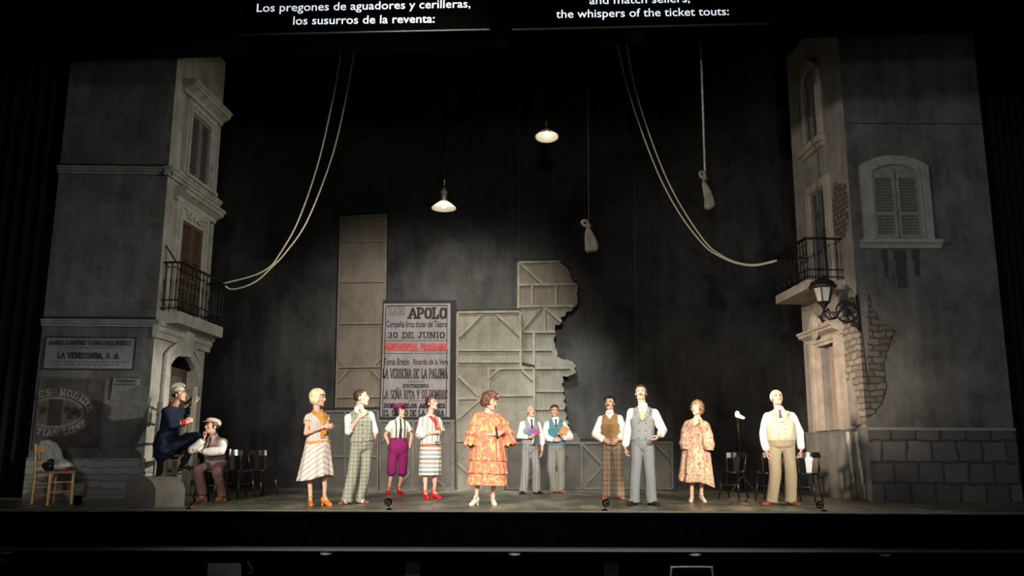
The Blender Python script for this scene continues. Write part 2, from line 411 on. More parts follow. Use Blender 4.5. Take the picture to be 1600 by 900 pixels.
struct('wall_pit', MB().box((-11, 14.2, -3.0), (11, 14.3, -0.12)), mat('pit_black', (0.004, 0.006, 0.006), 0.9))
struct('floor_pit', MB().box((-11, 2, -3.2), (11, 14.3, -3.0)), BLACKPAINT)
struct('wall_back', MB().box((-11, 20.95, -0.1), (11, 21.05, 14)), CLOTHBACK)
struct('wall_left', MB().box((-11.1, YF, -3), (-11, 22.1, 14)), BLACK)
struct('wall_right', MB().box((11, YF, -3), (11.1, 22.1, 14)), BLACK)
struct('ceiling', MB().box((-11.1, YF, 14), (11.1, 22.1, 14.1)), BLACK)
a, b = at(-40, 98.5, 13), at(1640, 45, 13)
bd = obj('stage_border', MB().prism([(a[0], 13, a[2]), (b[0], 13, b[2]), (b[0], 13, 13.9), (a[0], 13, 13.9)], (0, 0.06, 0)), BLACK)
tag(bd, 'black cloth border hanging across the top of the stage opening', 'curtain')
# masking legs beyond the outer edges of the two house fronts
for lab, x0, x1, Y in (('black masking curtain left of the left house front', -11, -7.86, 15.25), ('black masking curtain right of the right house front', 9.1, 11, 15.3)):
    mm = MB(); n = 14; w_ = (x1 - x0) / n; pts = []
    top = []
    for k in range(n * 4 + 1):
        x = x0 + (x1 - x0) * k / (n * 4); pts.append((x, Y + 0.05 + 0.05 * math.sin(k * PI / 2), 0))
    mm.prism(pts + [(p[0], p[1] + 0.04, 0) for p in reversed(pts)], (0, 0, 12))
    tag(obj('masking_curtain', mm, BLACK), lab, 'curtain', 'black masking curtains')

# surtitle panels
def surtitle(lab, p0, p1, lines):
    Y0 = 11.2; a = at(*p0, Y0); b = at(*p1, Y0); e = unit(b - a)
    t = thing('surtitle_screen', lab, 'screen', tuple((a + b) / 2), 0, 'surtitle screens')
    obj('panel', MB().prism([a, b, b + ez * 1.6, a + ez * 1.6], (0, 0.1, 0)), BLACKPAINT, t)
    obj('lower_edge', MB().prism([a - ez * 0.012, b - ez * 0.012, b + ez * 0.006, a + ez * 0.006], (0, -0.03, 0)), mat('screen_edge', (0.02, 0.02, 0.022), 0.6), t)
    for s, q0, q1, h, ref in lines:
        A = at(*q0, Y0 - 0.004); B = at(*q1, Y0 - 0.004); mm = MB(); text_into(mm, s, A, unit(B - A), ez, np.linalg.norm(B - A), h, 0.003, ref); obj('text_line', mm, WHITE_E, t)
surtitle('black surtitle screen with white Spanish text above the stage', (375, 55), (765, 47), [('Los pregones de aguadores y cerilleras,', (401, 18.5), (735, 11.5), 0.120, CAPH), ('los susurros de la reventa:', (458, 38.5), (679, 35), 0.120, CAPH)])
surtitle('black surtitle screen with white English text above the stage', (800, 47), (1201, 37.5), [('and match sellers,', (921, 6.5), (1078, 3.5), 0.120, CAPH), ('the whispers of the ticket touts:', (869, 28), (1139, 23.5), 0.120, CAPH)])

# ------------------------------------------------------------------ facades of the two house fronts
class Fac:
    def __init__(s, A, B):
        s.A = np.array([A[0], A[1], 0.0]); d = np.array([B[0] - A[0], B[1] - A[1], 0.0]); s.L = float(np.linalg.norm(d)); s.d = d / s.L; s.n = np.cross(s.d, ez)
    def P(s, u, z, n=0.0): return s.A + s.d * u + s.n * n + ez * z
    def box(s, mb, u0, u1, z0, z1, n0, n1):
        return mb.hexa([s.P(u0, z0, n0), s.P(u1, z0, n0), s.P(u1, z0, n1), s.P(u0, z0, n1)], [s.P(u0, z1, n0), s.P(u1, z1, n0), s.P(u1, z1, n1), s.P(u0, z1, n1)])
    def poly(s, mb, pts, n0, n1): return mb.prism([s.P(u, z, n0) for u, z in pts], s.n * (n1 - n0))
    def ring(s, mb, o, i, n0, n1): return mb.ring([s.P(u, z, n0) for u, z in o], [s.P(u, z, n0) for u, z in i], s.n * (n1 - n0))
    def mould(s, mb, u0, u1, z, prof, ret=True):
        """a cornice: prof is [(n, dz)...] swept along u with square ends"""
        a = [s.P(u0, z + dz, n) for n, dz in prof]; b = [s.P(u1, z + dz, n) for n, dz in prof]; k = len(prof)
        return mb.add(a + b, [tuple(range(k - 1, -1, -1)), tuple(range(k, 2 * k))] + [(i, (i + 1) % k, k + (i + 1) % k, k + i) for i in range(k)])
def arch(u0, u1, z0, z1, rise, n=12):
    """outline of an opening with a segmental head, from lower left round to lower right"""
    pts = [(u0, z0)]
    for k in range(n + 1):
        t = k / n; pts.append((u0 + (u1 - u0) * t, z1 - rise + rise * math.sin(PI * t) ** 0.8 if rise else z1))
    return pts + [(u1, z0)]
CORN = [(-0.02, 0), (0.05, 0), (0.06, 0.05), (0.10, 0.07), (0.10, 0.11), (0.13, 0.13), (0.13, 0.17), (-0.02, 0.17)]
HOOD = [(-0.02, 0), (0.08, 0), (0.10, 0.07), (0.22, 0.13), (0.24, 0.13), (0.24, 0.19), (0.28, 0.21), (0.28, 0.26), (-0.02, 0.26)]

def shutters(fac, parent, u0, u1, z0, z1, n0, wood, rails=(), rise=0.0, nsl=18):
    """two louvred leaves, each a part; the louvres belong to the leaf"""
    mid = (u0 + u1) / 2
    for a, b in ((u0, mid - 0.008), (mid + 0.008, u1)):
        mb = MB(); st = 0.055
        fac.box(mb, a, a + st, z0, z1, n0, n0 + 0.05); fac.box(mb, b - st, b, z0, z1, n0, n0 + 0.05)
        for z in [z0, z1 - 0.07 - rise] + list(rails): fac.box(mb, a, b, z, z + 0.07 + (rise if z > z1 - 0.08 - rise and rise else 0), n0, n0 + 0.048)
        fac.box(mb, a, b, z0, z1, n0 - 0.03, n0 - 0.02)
        z = z0 + 0.07; dz = (z1 - z0 - 0.14) / nsl
        for k in range(nsl):
            zz = z + dz * (k + 0.5)
            if any(r - 0.01 < zz < r + 0.08 for r in rails): continue
            P = fac.P
            mb.hexa([P(a + st, zz - 0.4 * dz, n0 + 0.035), P(b - st, zz - 0.4 * dz, n0 + 0.035), P(b - st, zz - 0.28 * dz, n0 + 0.042), P(a + st, zz - 0.28 * dz, n0 + 0.042)],
                    [P(a + st, zz + 0.3 * dz, n0), P(b - st, zz + 0.3 * dz, n0), P(b - st, zz + 0.42 * dz, n0 + 0.007), P(a + st, zz + 0.42 * dz, n0 + 0.007)])
        obj('shutter', mb, wood, parent)
def balcony(fac, parent, u0, u1, z0, z1, zr, n, stone, nb):
    mb = MB(); fac.box(mb, u0, u1, z0, z1, -0.02, n); s = obj('balcony_slab', mb, stone, parent)
    r = MB()
    path = [fac.P(u0 + 0.03, zr, 0), fac.P(u0 + 0.03, zr, n - 0.03), fac.P(u1 - 0.03, zr, n - 0.03), fac.P(u1 - 0.03, zr, 0)]
    for a, b in zip(path[:-1], path[1:]): r.beam(a, b, np.cross(unit(b - a), ez), 0.05, ez, 0.03)
    for z in (z1 + 0.06, z1 + 0.2):
        for a, b in zip(path[:-1], path[1:]):
            a2 = np.array([a[0], a[1], z]); b2 = np.array([b[0], b[1], z]); r.beam(a2, b2, np.cross(unit(b - a), ez), 0.03, ez, 0.02)
    rl = obj('balcony_railing', r, IRON, parent)
    def bal(p):
        q = MB(); H = zr - z1
        q.lathe([(0.010, 0), (0.010, 0.2 * H), (0.02, 0.24 * H), (0.012, 0.3 * H), (0.014, 0.5 * H), (0.022, 0.62 * H), (0.011, 0.7 * H), (0.010, H)], p, 8)
        obj('baluster', q, IRON, rl, True)
    for k in range(nb):
        u = u0 + 0.03 + (u1 - u0 - 0.06) * k / (nb - 1); bal(fac.P(u, z1, n - 0.03))
    for u in (u0 + 0.03, u1 - 0.03):
        for k in range(3): bal(fac.P(u, z1, (n - 0.03) * (k + 0.5) / 3.2))
    q = MB()                                       # cast scrolls along the foot of the railing
    for k in range(6):
        u = u0 + (u1 - u0) * (k + 0.5) / 6; c = fac.P(u, z1 + 0.13, n - 0.02)
        q.tube([c + fac.d * (0.05 * math.cos(t)) + ez * (0.05 * math.sin(t)) for t in np.linspace(0, 2 * PI, 14)[:-1]], 0.009, 6, True)
    obj('scrollwork', q, IRON, rl)
    st = MB(); st.beam(fac.P(u0 + 0.03, zr + 0.32, 0.0), fac.P(u0 + 0.03, zr, n * 0.62), fac.d, 0.025, fac.n, 0.025); obj('stay', st, IRON, rl)

LC, LB = gnd(220, 779), gnd(304, 771.5)
LS = Fac(LC, LB); LFR = Fac(LC - np.array([2.0, 0.0, 0]), LC)
lt = thing('house_front', 'tall grey house front at left with painted shop signs, balcony and arched doorway', 'stage set', tuple(LC))
w_ = LFR.L; lo = 0.06
HT = 8.84
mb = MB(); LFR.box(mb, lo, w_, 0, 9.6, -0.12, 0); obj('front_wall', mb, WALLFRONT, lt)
mb = MB(); S = LS.box
S(mb, -0.0, 0.58, 0, HT, -0.05, 0); S(mb, 1.64, LS.L, 0, HT, -0.05, 0); S(mb, 0.58, 1.64, 2.62, HT, -0.05, 0)
top = arch(0.58, 1.64, 2.3, 2.56, 0.24)
LS.poly(mb, top[1:-1] + [(1.64, 2.63), (0.58, 2.63)], -0.05, -0.001)
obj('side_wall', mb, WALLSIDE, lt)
mb = MB(); LFR.box(mb, 0.06, w_, 0, 0.66, -0.0, 0.05); obj('plinth', mb, PLINTH, lt)
SPL = masonry('side_plinth', (0.17, 0.16, 0.14), (0.3, 0.28, 0.25), (0.07, 0.07, 0.06), 0.6, 0.16, 0.4, 0.01, 0.6)
for a, b in ((-0.05, 0.52), (1.72, LS.L)): mb = MB(); S(mb, a, b, 0, 0.66, 0, 0.05); obj('plinth', mb, SPL, lt)
mb = MB(); LFR.mould(mb, 0.06, w_ + 0.1, 5.66, [(a * 0.8, b * 0.75) for a, b in CORN]); obj('cornice', mb, STONE_F, lt)
mb = MB(); LS.mould(mb, -0.1, LS.L + 0.05, 5.64, CORN); obj('cornice', mb, STONE, lt)
mb = MB(); LFR.mould(mb, 0.06, w_ + 0.08, 2.9, [(a * 0.7, b * 0.7) for a, b in CORN]); obj('string_course', mb, STONE_F, lt)
for z0_, z1_ in ((3.03, 3.075), (5.80, 5.86)): mb = MB(); LFR.box(mb, 0.06, w_, z0_, z1_, -0.01, 0.012); obj('joint_gap', mb, EDGE, lt)
mb = MB(); LS.mould(mb, -0.05, LS.L + 0.12, 2.72, [(-0.02, 0), (0.05, 0), (0.06, 0.1), (0.09, 0.12), (0.09, 0.2), (0.13, 0.22), (0.13, 0.28), (-0.02, 0.28)])
S(mb, 0.98, 1.22, 2.5, 2.99, 0, 0.17); obj('string_course', mb, STONE, lt)
# upper window
wn = MB(); LS.ring(wn, [(0.44, 5.83), (0.44, 7.34), (1.74, 7.34), (1.74, 5.83)], [(0.64, 5.86), (0.64, 7.14), (1.52, 7.14), (1.52, 5.86)], 0, 0.09)
LS.ring(wn, [(0.50, 5.85), (0.50, 7.28), (1.68, 7.28), (1.68, 5.85)], [(0.57, 5.86), (0.57, 7.2), (1.6, 7.2), (1.6, 5.86)], 0.09, 0.12)
wn = obj('window_frame', wn, STONE, lt)
shutters(LS, wn, 0.64, 1.52, 5.86, 7.14, 0.01, SHUT_D, (), 0, 22)
mb = MB(); LS.mould(mb, 0.26, 2.0, 7.38, HOOD); obj('hood_moulding', mb, STONE, wn)
mb = MB(); LS.box(mb, 0.4, 1.8, 5.8, 5.87, 0, 0.17); obj('window_sill', mb, STONE, wn)
# balcony door
dn = MB(); LS.ring(dn, [(0.36, 3.2), (0.36, 5.34), (1.74, 5.34), (1.74, 3.2)], [(0.6, 3.2), (0.6, 5.0), (1.5, 5.0), (1.5, 3.2)], 0, 0.07)
LS.ring(dn, [(0.42, 3.2), (0.42, 5.28), (1.68, 5.28), (1.68, 3.2)], [(0.5, 3.2), (0.5, 5.2), (1.6, 5.2), (1.6, 3.2)], 0.07, 0.1)
dn = obj('balcony_door_frame', dn, STONE, lt)
shutters(LS, dn, 0.6, 1.5, 3.2, 5.0, 0.01, SHUT_B, (3.72, 4.0), 0, 26)
mb = MB(); LS.mould(mb, 0.26, 2.0, 5.3, [(a, b * 0.95) for a, b in HOOD]); obj('hood_moulding', mb, STONE, dn)
mb = MB()                                          # carved garland over the door
for sg in (-1, 1):
    pts = [LS.P(1.05 + sg * (0.03 + 0.34 * t), 5.16 + 0.05 * math.sin(t * 9) - 0.06 * t, 0.09) for t in np.linspace(0, 1, 14)]
    mb.tube(pts, [0.035 - 0.02 * t for t in np.linspace(0, 1, 14)], 8)
    for k in range(5): mb.ell(LS.P(1.05 + sg * (0.08 + 0.06 * k), 5.13 + 0.035 * (-1) ** k, 0.1), np.eye(3), (0.03, 0.03, 0.03), 8, 6)
mb.ell(LS.P(1.05, 5.15, 0.1), np.eye(3), (0.06, 0.06, 0.08), 10, 7)
obj('carved_garland', mb, STONE, dn, True)
balcony(LS, lt, 0.1, 2.06, 2.99, 3.2, 4.08, 0.36, STONE, 13)
# street door
df = MB(); o_ = arch(0.36, 1.86, 0, 2.74, 0.3); i_ = arch(0.6, 1.62, 0, 2.55, 0.24); LS.ring(df, o_, i_, -0.02, 0.06)
o2 = arch(0.34, 1.9, 0, 2.79, 0.31); i2 = arch(0.40, 1.82, 0, 2.7, 0.3); LS.ring(df, o2, i2, 0.05, 0.09)
df = obj('door_surround', df, STONE, lt)
mb = MB(); S(mb, 0.5, 1.7, 0, 2.6, -0.62, -0.58); S(mb, 0.5, 0.56, 0, 2.6, -0.6, -0.06); S(mb, 1.66, 1.72, 0, 2.6, -0.6, -0.06); obj('dark_hallway', mb, DARKHOLE, df)
mb = MB(); S(mb, 0.6, 1.5, 0.0, 0.95, -0.11, -0.06); S(mb, 0.6, 0.72, 0.95, 2.3, -0.11, -0.06); S(mb, 1.36, 1.5, 0.95, 2.3, -0.11, -0.06); S(mb, 0.72, 1.36, 2.16, 2.3, -0.11, -0.06); S(mb, 0.72, 1.36, 0.95, 1.6, -0.10, -0.08)
dl = obj('door_leaf', mb, DOORWOOD, df)
mb = MB()
for k in range(-7, 10):
    for sg in (-1, 1):
        u0 = 0.97 + k * 0.085; a = (u0 - sg * 0.3, 1.6); b = (u0 + sg * 0.3, 2.16); q = []
        for t in (0, 1): q.append((a[0] + (b[0] - a[0]) * t, a[1] + (b[1] - a[1]) * t))
        ts = [((u - a[0]) / (b[0] - a[0])) for u in (0.72, 1.36)]; t0, t1 = max(0, min(ts)), min(1, max(ts))
        if t1 - t0 > 0.05:
            mb.beam(LS.P(a[0] + (b[0] - a[0]) * t0, a[1] + (b[1] - a[1]) * t0, -0.085 + 0.008 * sg), LS.P(a[0] + (b[0] - a[0]) * t1, a[1] + (b[1] - a[1]) * t1, -0.085 + 0.008 * sg), LS.d, 0.016, LS.n, 0.012)
obj('door_lattice', mb, mat('lattice_wood', (0.2, 0.16, 0.12), 0.7), dl)
mb = MB(); p0 = LS.P(1.52, 0.0, -0.06); q0 = LS.P(1.55, 0.0, 0.10)
mb.hexa([p0, q0, q0 + LS.d * 0.04, p0 + LS.d * 0.04], [x + ez * 2.28 for x in (p0, q0, q0 + LS.d * 0.04, p0 + LS.d * 0.04)]); obj('door_leaf', mb, mat('pale_open_door', (0.25, 0.22, 0.17), 0.7), df)

# painted shop signs on the left house
GREY_SIGN = plaster('blue_grey_sign_paint', (0.085, 0.093, 0.10), (0.17, 0.18, 0.19), 2.0, 0.2)
INK = mat('faded_black_lettering', (0.010, 0.010, 0.011), 0.9)
PALE = plaster('faded_pale_lettering', (0.085, 0.082, 0.074), (0.17, 0.165, 0.15), 3, 0.2)
SIGNB = plaster('brown_sign_ground', (0.026, 0.022, 0.02), (0.06, 0.052, 0.047), 2.2, 0.2)
OX = w_ - 2.94                                       # measured u of the front wall to this facade's own u
def U(u): return u + OX
# slab serif capitals drawn as strokes
def arcp(cx, cy, rx, ry, a0, a1, n=12): return [(cx + rx * math.cos(math.radians(a0 + (a1 - a0) * k / n)), cy + ry * math.sin(math.radians(a0 + (a1 - a0) * k / n))) for k in range(n + 1)]
GL = {
 'A': ([[(0.02, 0), (0.5, 1)], [(0.5, 1), (0.98, 0)], [(0.22, 0.34), (0.78, 0.34)]], [(0.05, 0), (0.95, 0)], 1.0),
 'B': ([[(0.15, 0), (0.15, 1)], [(0.15, 1)] + arcp(0.5, 0.76, 0.33, 0.24, 90, -90) + [(0.15, 0.52)], [(0.15, 0.52)] + arcp(0.52, 0.26, 0.38, 0.26, 90, -90) + [(0.15, 0)]], [(0.15, 0), (0.15, 1)], 0.9),
 'C': ([arcp(0.5, 0.5, 0.42, 0.5, 40, 320, 18), [(0.84, 0.62), (0.84, 1)]], [], 0.9),
 'D': ([[(0.15, 0), (0.15, 1)], [(0.15, 1)] + arcp(0.4, 0.5, 0.5, 0.5, 90, -90, 16) + [(0.15, 0)]], [(0.15, 0), (0.15, 1)], 0.95),
 'E': ([[(0.15, 0), (0.15, 1)], [(0.1, 1), (0.9, 1)], [(0.15, 0.5), (0.65, 0.5)], [(0.1, 0), (0.9, 0)], [(0.87, 1), (0.87, 0.74)], [(0.87, 0), (0.87, 0.26)]], [(0.15, 0), (0.15, 1)], 0.85),
 'G': ([arcp(0.5, 0.5, 0.42, 0.5, 45, 350, 18), [(0.55, 0.45), (0.98, 0.45)]], [], 0.95),
 'H': ([[(0.15, 0), (0.15, 1)], [(0.85, 0), (0.85, 1)], [(0.15, 0.5), (0.85, 0.5)]], [(0.15, 0), (0.15, 1), (0.85, 0), (0.85, 1)], 1.05),
 'I': ([[(0.5, 0), (0.5, 1)]], [(0.5, 0), (0.5, 1)], 0.5),
 'J': ([[(0.65, 1), (0.65, 0.25)] + arcp(0.4, 0.25, 0.25, 0.25, 0, -180)], [(0.65, 1)], 0.75),
 'L': ([[(0.2, 0), (0.2, 1)], [(0.1, 0), (0.9, 0)], [(0.87, 0), (0.87, 0.3)]], [(0.2, 1), (0.2, 0)], 0.85),
 'M': ([[(0.12, 0), (0.12, 1)], [(0.12, 1), (0.5, 0.25)], [(0.5, 0.25), (0.88, 1)], [(0.88, 1), (0.88, 0)]], [(0.12, 0), (0.12, 1), (0.88, 0), (0.88, 1)], 1.2),
 'N': ([[(0.14, 0), (0.14, 1)], [(0.14, 1), (0.86, 0)], [(0.86, 0), (0.86, 1)]], [(0.14, 0), (0.14, 1), (0.86, 1)], 1.05),
 'O': ([arcp(0.5, 0.5, 0.42, 0.5, 0, 360, 22)], [], 0.95),
 'P': ([[(0.17, 0), (0.17, 1)], [(0.17, 1)] + arcp(0.5, 0.72, 0.38, 0.28, 90, -90) + [(0.17, 0.44)]], [(0.17, 0), (0.17, 1)], 0.88),
 'R': ([[(0.15, 0), (0.15, 1)], [(0.15, 1)] + arcp(0.48, 0.75, 0.34, 0.25, 90, -90) + [(0.15, 0.5)], [(0.5, 0.5), (0.88, 0)]], [(0.15, 0), (0.15, 1), (0.9, 0)], 0.98),
 'S': ([arcp(0.5, 0.74, 0.34, 0.26, 25, 270, 12)[:-1] + arcp(0.5, 0.25, 0.38, 0.25, 90, -160, 12)], [], 0.8),
 'T': ([[(0.5, 0), (0.5, 1)], [(0.05, 1), (0.95, 1)], [(0.08, 1), (0.08, 0.7)], [(0.92, 1), (0.92, 0.7)]], [(0.5, 0)], 0.92),
 'U': ([[(0.15, 1), (0.15, 0.32)] + arcp(0.5, 0.32, 0.35, 0.32, 180, 360) + [(0.85, 1)]], [(0.15, 1), (0.85, 1)], 1.0),
 'V': ([[(0.02, 1), (0.5, 0)], [(0.5, 0), (0.98, 1)]], [(0.05, 1), (0.95, 1)], 1.0),
 'Y': ([[(0.05, 1), (0.5, 0.45)], [(0.95, 1), (0.5, 0.45)], [(0.5, 0.45), (0.5, 0)]], [(0.05, 1), (0.95, 1), (0.5, 0)], 0.95),
 '3': ([arcp(0.48, 0.75, 0.33, 0.25, 160, -90, 12) + arcp(0.48, 0.25, 0.38, 0.25, 90, -160, 12)], [], 0.85),
 '0': ([arcp(0.5, 0.5, 0.36, 0.5, 0, 360, 20)], [], 0.85),
 ',': ([[(0.5, 0.05), (0.35, -0.2)]], [], 0.4), '.': ([[(0.4, 0.0), (0.6, 0.0)]], [], 0.4), ' ': ([], [], 0.55)}
GL['Z'] = ([[(0.1, 1), (0.9, 1)], [(0.9, 1), (0.1, 0)], [(0.1, 0), (0.9, 0)]], [], 0.85)
GL['Ñ'] = (GL['N'][0] + [[(0.2, 1.2), (0.4, 1.28), (0.6, 1.2), (0.8, 1.28)]], GL['N'][1], 1.05)
def slab_text(mb, s, o, ex_, ey_, width, height, wt=0.17, gap=0.16, serif=0.34, fn=None):
    tot = sum(GL[c][2] for c in s) + gap * (len(s) - 1); k = width / tot; x = 0.0
    nn = np.cross(ex_, ey_); cnt = [0]
    def put(p): return o + ex_ * p[0] + ey_ * p[1] + nn * (0.00012 * cnt[0])
    def quad(a, b, t):
        cnt[0] += 1
        a = np.array(a); b = np.array(b); d = unit(b - a); q = np.array([-d[1], d[0]]) * t / 2; a = a - d * t * 0.15; b = b + d * t * 0.15
        mb.add([put(a - q), put(b - q), put(b + q), put(a + q)], [(0, 1, 2, 3)])
    T = wt * min(height, k * 1.6)
    for c in s:
        st, se, wd = GL[c]
        def g(p): return (x + p[0] * wd * k, T * 0.4 + p[1] * (height - 0.8 * T))
        for pl in st:
            for a, b in zip(pl[:-1], pl[1:]):
                A, B = g(a), g(b); quad(A, B, T * (1.0 if abs(A[1] - B[1]) > abs(A[0] - B[0]) * 0.7 else 0.62))
        for p in se:
            A = g(p); h = serif * k * wd / 2 + T * 0.35; quad((A[0] - h, A[1]), (A[0] + h, A[1]), T * 0.75)
        x += (wd + gap) * k

sg = MB(); LFR.box(sg, U(1.09), U(2.63), 2.16, 2.71, 0.0, 0.012); sg = obj('painted_sign', sg, GREY_SIGN, lt); tag(sg, 'blue-grey painted mirror maker sign', None)
mb = MB(); LFR.ring(mb, [(U(1.08), 2.15), (U(1.08), 2.72), (U(2.64), 2.72), (U(2.64), 2.15)], [(U(1.10), 2.17), (U(1.10), 2.70), (U(2.62), 2.70), (U(2.62), 2.17)], 0, 0.02); obj('sign_border', mb, INK, sg)
mb = MB(); fx = LFR.d
slab_text(mb, 'GRANDES ALMACENES Y LUNAS PARA MUEBLES', LFR.P(U(1.15), 2.575, 0.016), fx, ez, 1.42, 0.075, 0.2); obj('sign_lettering', mb, INK, sg); mb = MB()
slab_text(mb, 'LA VENECIANA, S. A.', LFR.P(U(1.32), 2.34, 0.016), fx, ez, 1.08, 0.105, 0.2)
obj('sign_lettering', mb, INK, sg)
mb = MB()
for zz, u0, u1 in ((2.52, 1.35, 2.4), (2.275, 1.15, 2.55), (2.225, 1.3, 2.4)):
    x = u0
    while x < u1:
        q = random.uniform(0.03, 0.09); LFR.box(mb, U(x), U(min(u1, x + q)), zz, zz + 0.018, 0.012, 0.014); x += q + 0.025
obj('small_print', mb, mat('faint_small_print', (0.05, 0.052, 0.055), 0.9), sg)
# coffee sign with an oval, its left part cut by the wall's edge
ms = MB(); LFR.box(ms, U(1.075), U(2.2), 0.8, 2.02, 0, 0.012); ms = obj('painted_sign', ms, SIGNB, lt); tag(ms, 'faded brown painted coffee sign with an oval', None)
mb = MB(); LFR.ring(mb, [(U(1.07), 0.79), (U(1.07), 2.03), (U(2.21), 2.03), (U(2.21), 0.79)], [(U(1.08), 0.83), (U(1.08), 1.99), (U(2.17), 1.99), (U(2.17), 0.83)], 0, 0.018); obj('sign_border', mb, plaster('sign_border_brown', (0.05, 0.045, 0.04), (0.085, 0.075, 0.07), 3, 0.1), ms)
cx_, cz_ = 1.38, 1.42
def oval(rx, rz, a0=0, a1=360, n=40):
    return [(U(max(1.08, cx_ + rx * math.cos(math.radians(a0 + (a1 - a0) * k / n)))), cz_ + rz * math.sin(math.radians(a0 + (a1 - a0) * k / n))) for k in range(n)]
mb = MB(); LFR.poly(mb, [(u, z) for u, z in oval(0.68, 0.42)], 0.012, 0.014); obj('sign_oval', mb, plaster('oval_band', (0.04, 0.03, 0.027), (0.08, 0.062, 0.055), 3, 0.1), ms)
mb = MB(); LFR.poly(mb, oval(0.48, 0.265), 0.012, 0.016); ov = obj('sign_oval', mb, plaster('oval_pale', (0.065, 0.063, 0.058), (0.12, 0.116, 0.108), 3, 0.1), ms)
mb = MB(); LFR.poly(mb, oval(0.44, 0.225), 0.012, 0.018); obj('sign_oval', mb, plaster('oval_dark', (0.036, 0.034, 0.03), (0.07, 0.066, 0.06), 3, 0.1), ms)
mb = MB(); LFR.box(mb, U(1.27), U(1.5), 1.2, 1.64, 0.012, 0.021)
for (du, dz) in ((0.2, 0.05), (0.32, 0.03), (0.26, -0.06)): LFR.poly(mb, [(U(cx_ + du + 0.062 * math.cos(t)), cz_ + dz + 0.062 * math.sin(t)) for t in np.linspace(0, 2 * PI, 16)[:-1]], 0.012, 0.021)
LFR.poly(mb, [(U(cx_ - 0.2 + 0.062 * math.cos(t)), cz_ + 0.03 + 0.062 * math.sin(t)) for t in np.linspace(0, 2 * PI, 16)[:-1]], 0.012, 0.021)
obj('sign_emblem', mb, plaster('emblem_dark', (0.014, 0.011, 0.01), (0.03, 0.024, 0.022), 3, 0.1), ms)
mb = MB()
def on_arc(word, rx, rz, a0, a1, h, up):
    n = len(word)
    for k, ch in enumerate(word):
        if ch == ' ': continue
        t = math.radians(a0 + (a1 - a0) * (k + 0.5) / n)
        c = np.array([cx_ + rx * math.cos(t), cz_ + rz * math.sin(t)]); tn = np.array([-rx * math.sin(t), rz * math.cos(t)]); tn = tn / np.linalg.norm(tn)
        if up: tn = -tn
        nr = np.array([-tn[1], tn[0]]); e1 = fx * tn[0] + ez * tn[1]; e2 = fx * nr[0] + ez * nr[1]
        wd = h * 0.72 if ch not in 'I' else h * 0.42
        slab_text(mb, ch, LFR.P(U(c[0]), c[1], 0.024) - e1 * wd / 2 - e2 * h / 2, e1, e2, wd, h, 0.24)
on_arc('ES MOLIDOS', 0.59, 0.345, 122, 3, 0.125, True)
on_arc('TIAS LOPEZ', 0.59, 0.345, -118, -28, 0.115, False)
obj('sign_lettering', mb, PALE, ms)
ORN = plaster('ornament_faint', (0.04, 0.036, 0.032), (0.07, 0.064, 0.057), 3, 0.1)
for u_, z_, a_, b_ in ((1.96, 1.85, 0.075, 0.12), (1.95, 0.98, 0.11, 0.08)): mb = MB(); LFR.poly(mb, [(U(u_ + a_ * math.cos(t)), z_ + b_ * math.sin(t)) for t in np.linspace(0, 2 * PI, 20)[:-1]], 0.012, 0.016); obj('corner_ornament', mb, ORN, ms)
ts = MB(); LFR.poly(ts, [(U(2.28), 1.66), (U(2.3), 2.02), (U(2.77), 2.02), (U(2.75), 1.9), (U(2.55), 1.8), (U(2.42), 1.76)], 0, 0.012); ts = obj('painted_sign', ts, plaster('torn_bill_paper', (0.075, 0.075, 0.07), (0.13, 0.13, 0.12), 3, 0.2), lt); tag(ts, 'torn small grey painted bill', None)
mb = MB(); slab_text(mb, 'TORRAS', LFR.P(U(2.36), 1.94, 0.016), fx, ez, 0.34, 0.05, 0.22, 0.5); slab_text(mb, 'CONSTRUCTORES', LFR.P(U(2.34), 1.89, 0.016), fx, ez, 0.37, 0.025, 0.2)
for a, b in (((2.28, 1.64), (2.3, 2.02)), ((2.3, 2.02), (2.77, 2.02))): mb.beam(LFR.P(U(a[0]), a[1], 0.014), LFR.P(U(b[0]), b[1], 0.014), ez if a[1] == b[1] else fx, 0.012, LFR.n, 0.004)
obj('sign_lettering', mb, INK, ts)

# ---- right house front
RC, RB = gnd(1362, 783), gnd(1270, 773.5)
RS = Fac(RB, RC); RF = Fac(RC, RC + np.array([2.56, -0.06, 0])); Lr = RS.L
rt = thing('house_front', 'tall grey house front at right with bared brick, balcony and arched shuttered window', 'stage set', tuple(RC))
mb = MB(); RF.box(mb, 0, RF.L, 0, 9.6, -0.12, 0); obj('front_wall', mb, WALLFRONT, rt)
S = RS.box
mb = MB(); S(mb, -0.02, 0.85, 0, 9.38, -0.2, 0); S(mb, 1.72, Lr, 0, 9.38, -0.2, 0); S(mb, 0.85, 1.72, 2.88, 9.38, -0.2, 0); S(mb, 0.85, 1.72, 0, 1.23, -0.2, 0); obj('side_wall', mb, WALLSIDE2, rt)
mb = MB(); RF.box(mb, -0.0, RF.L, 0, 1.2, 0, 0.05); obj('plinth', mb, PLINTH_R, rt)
mb = MB(); RF.box(mb, -0.0, RF.L, 1.2, 1.245, 0, 0.065); obj('plinth_capping', mb, STONE_F, rt)
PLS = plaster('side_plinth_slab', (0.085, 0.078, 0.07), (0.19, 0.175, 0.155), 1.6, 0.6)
for a, b in ((-0.04, 0.93), (0.95, 1.74), (1.76, Lr + 0.05)):
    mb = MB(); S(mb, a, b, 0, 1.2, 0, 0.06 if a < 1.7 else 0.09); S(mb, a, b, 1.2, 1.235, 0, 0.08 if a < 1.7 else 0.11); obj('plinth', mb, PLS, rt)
mb = MB(); RF.box(mb, 0.02, RF.L, 6.83, 6.845, -0.01, 0.006); obj('joint_gap', mb, EDGE, rt)
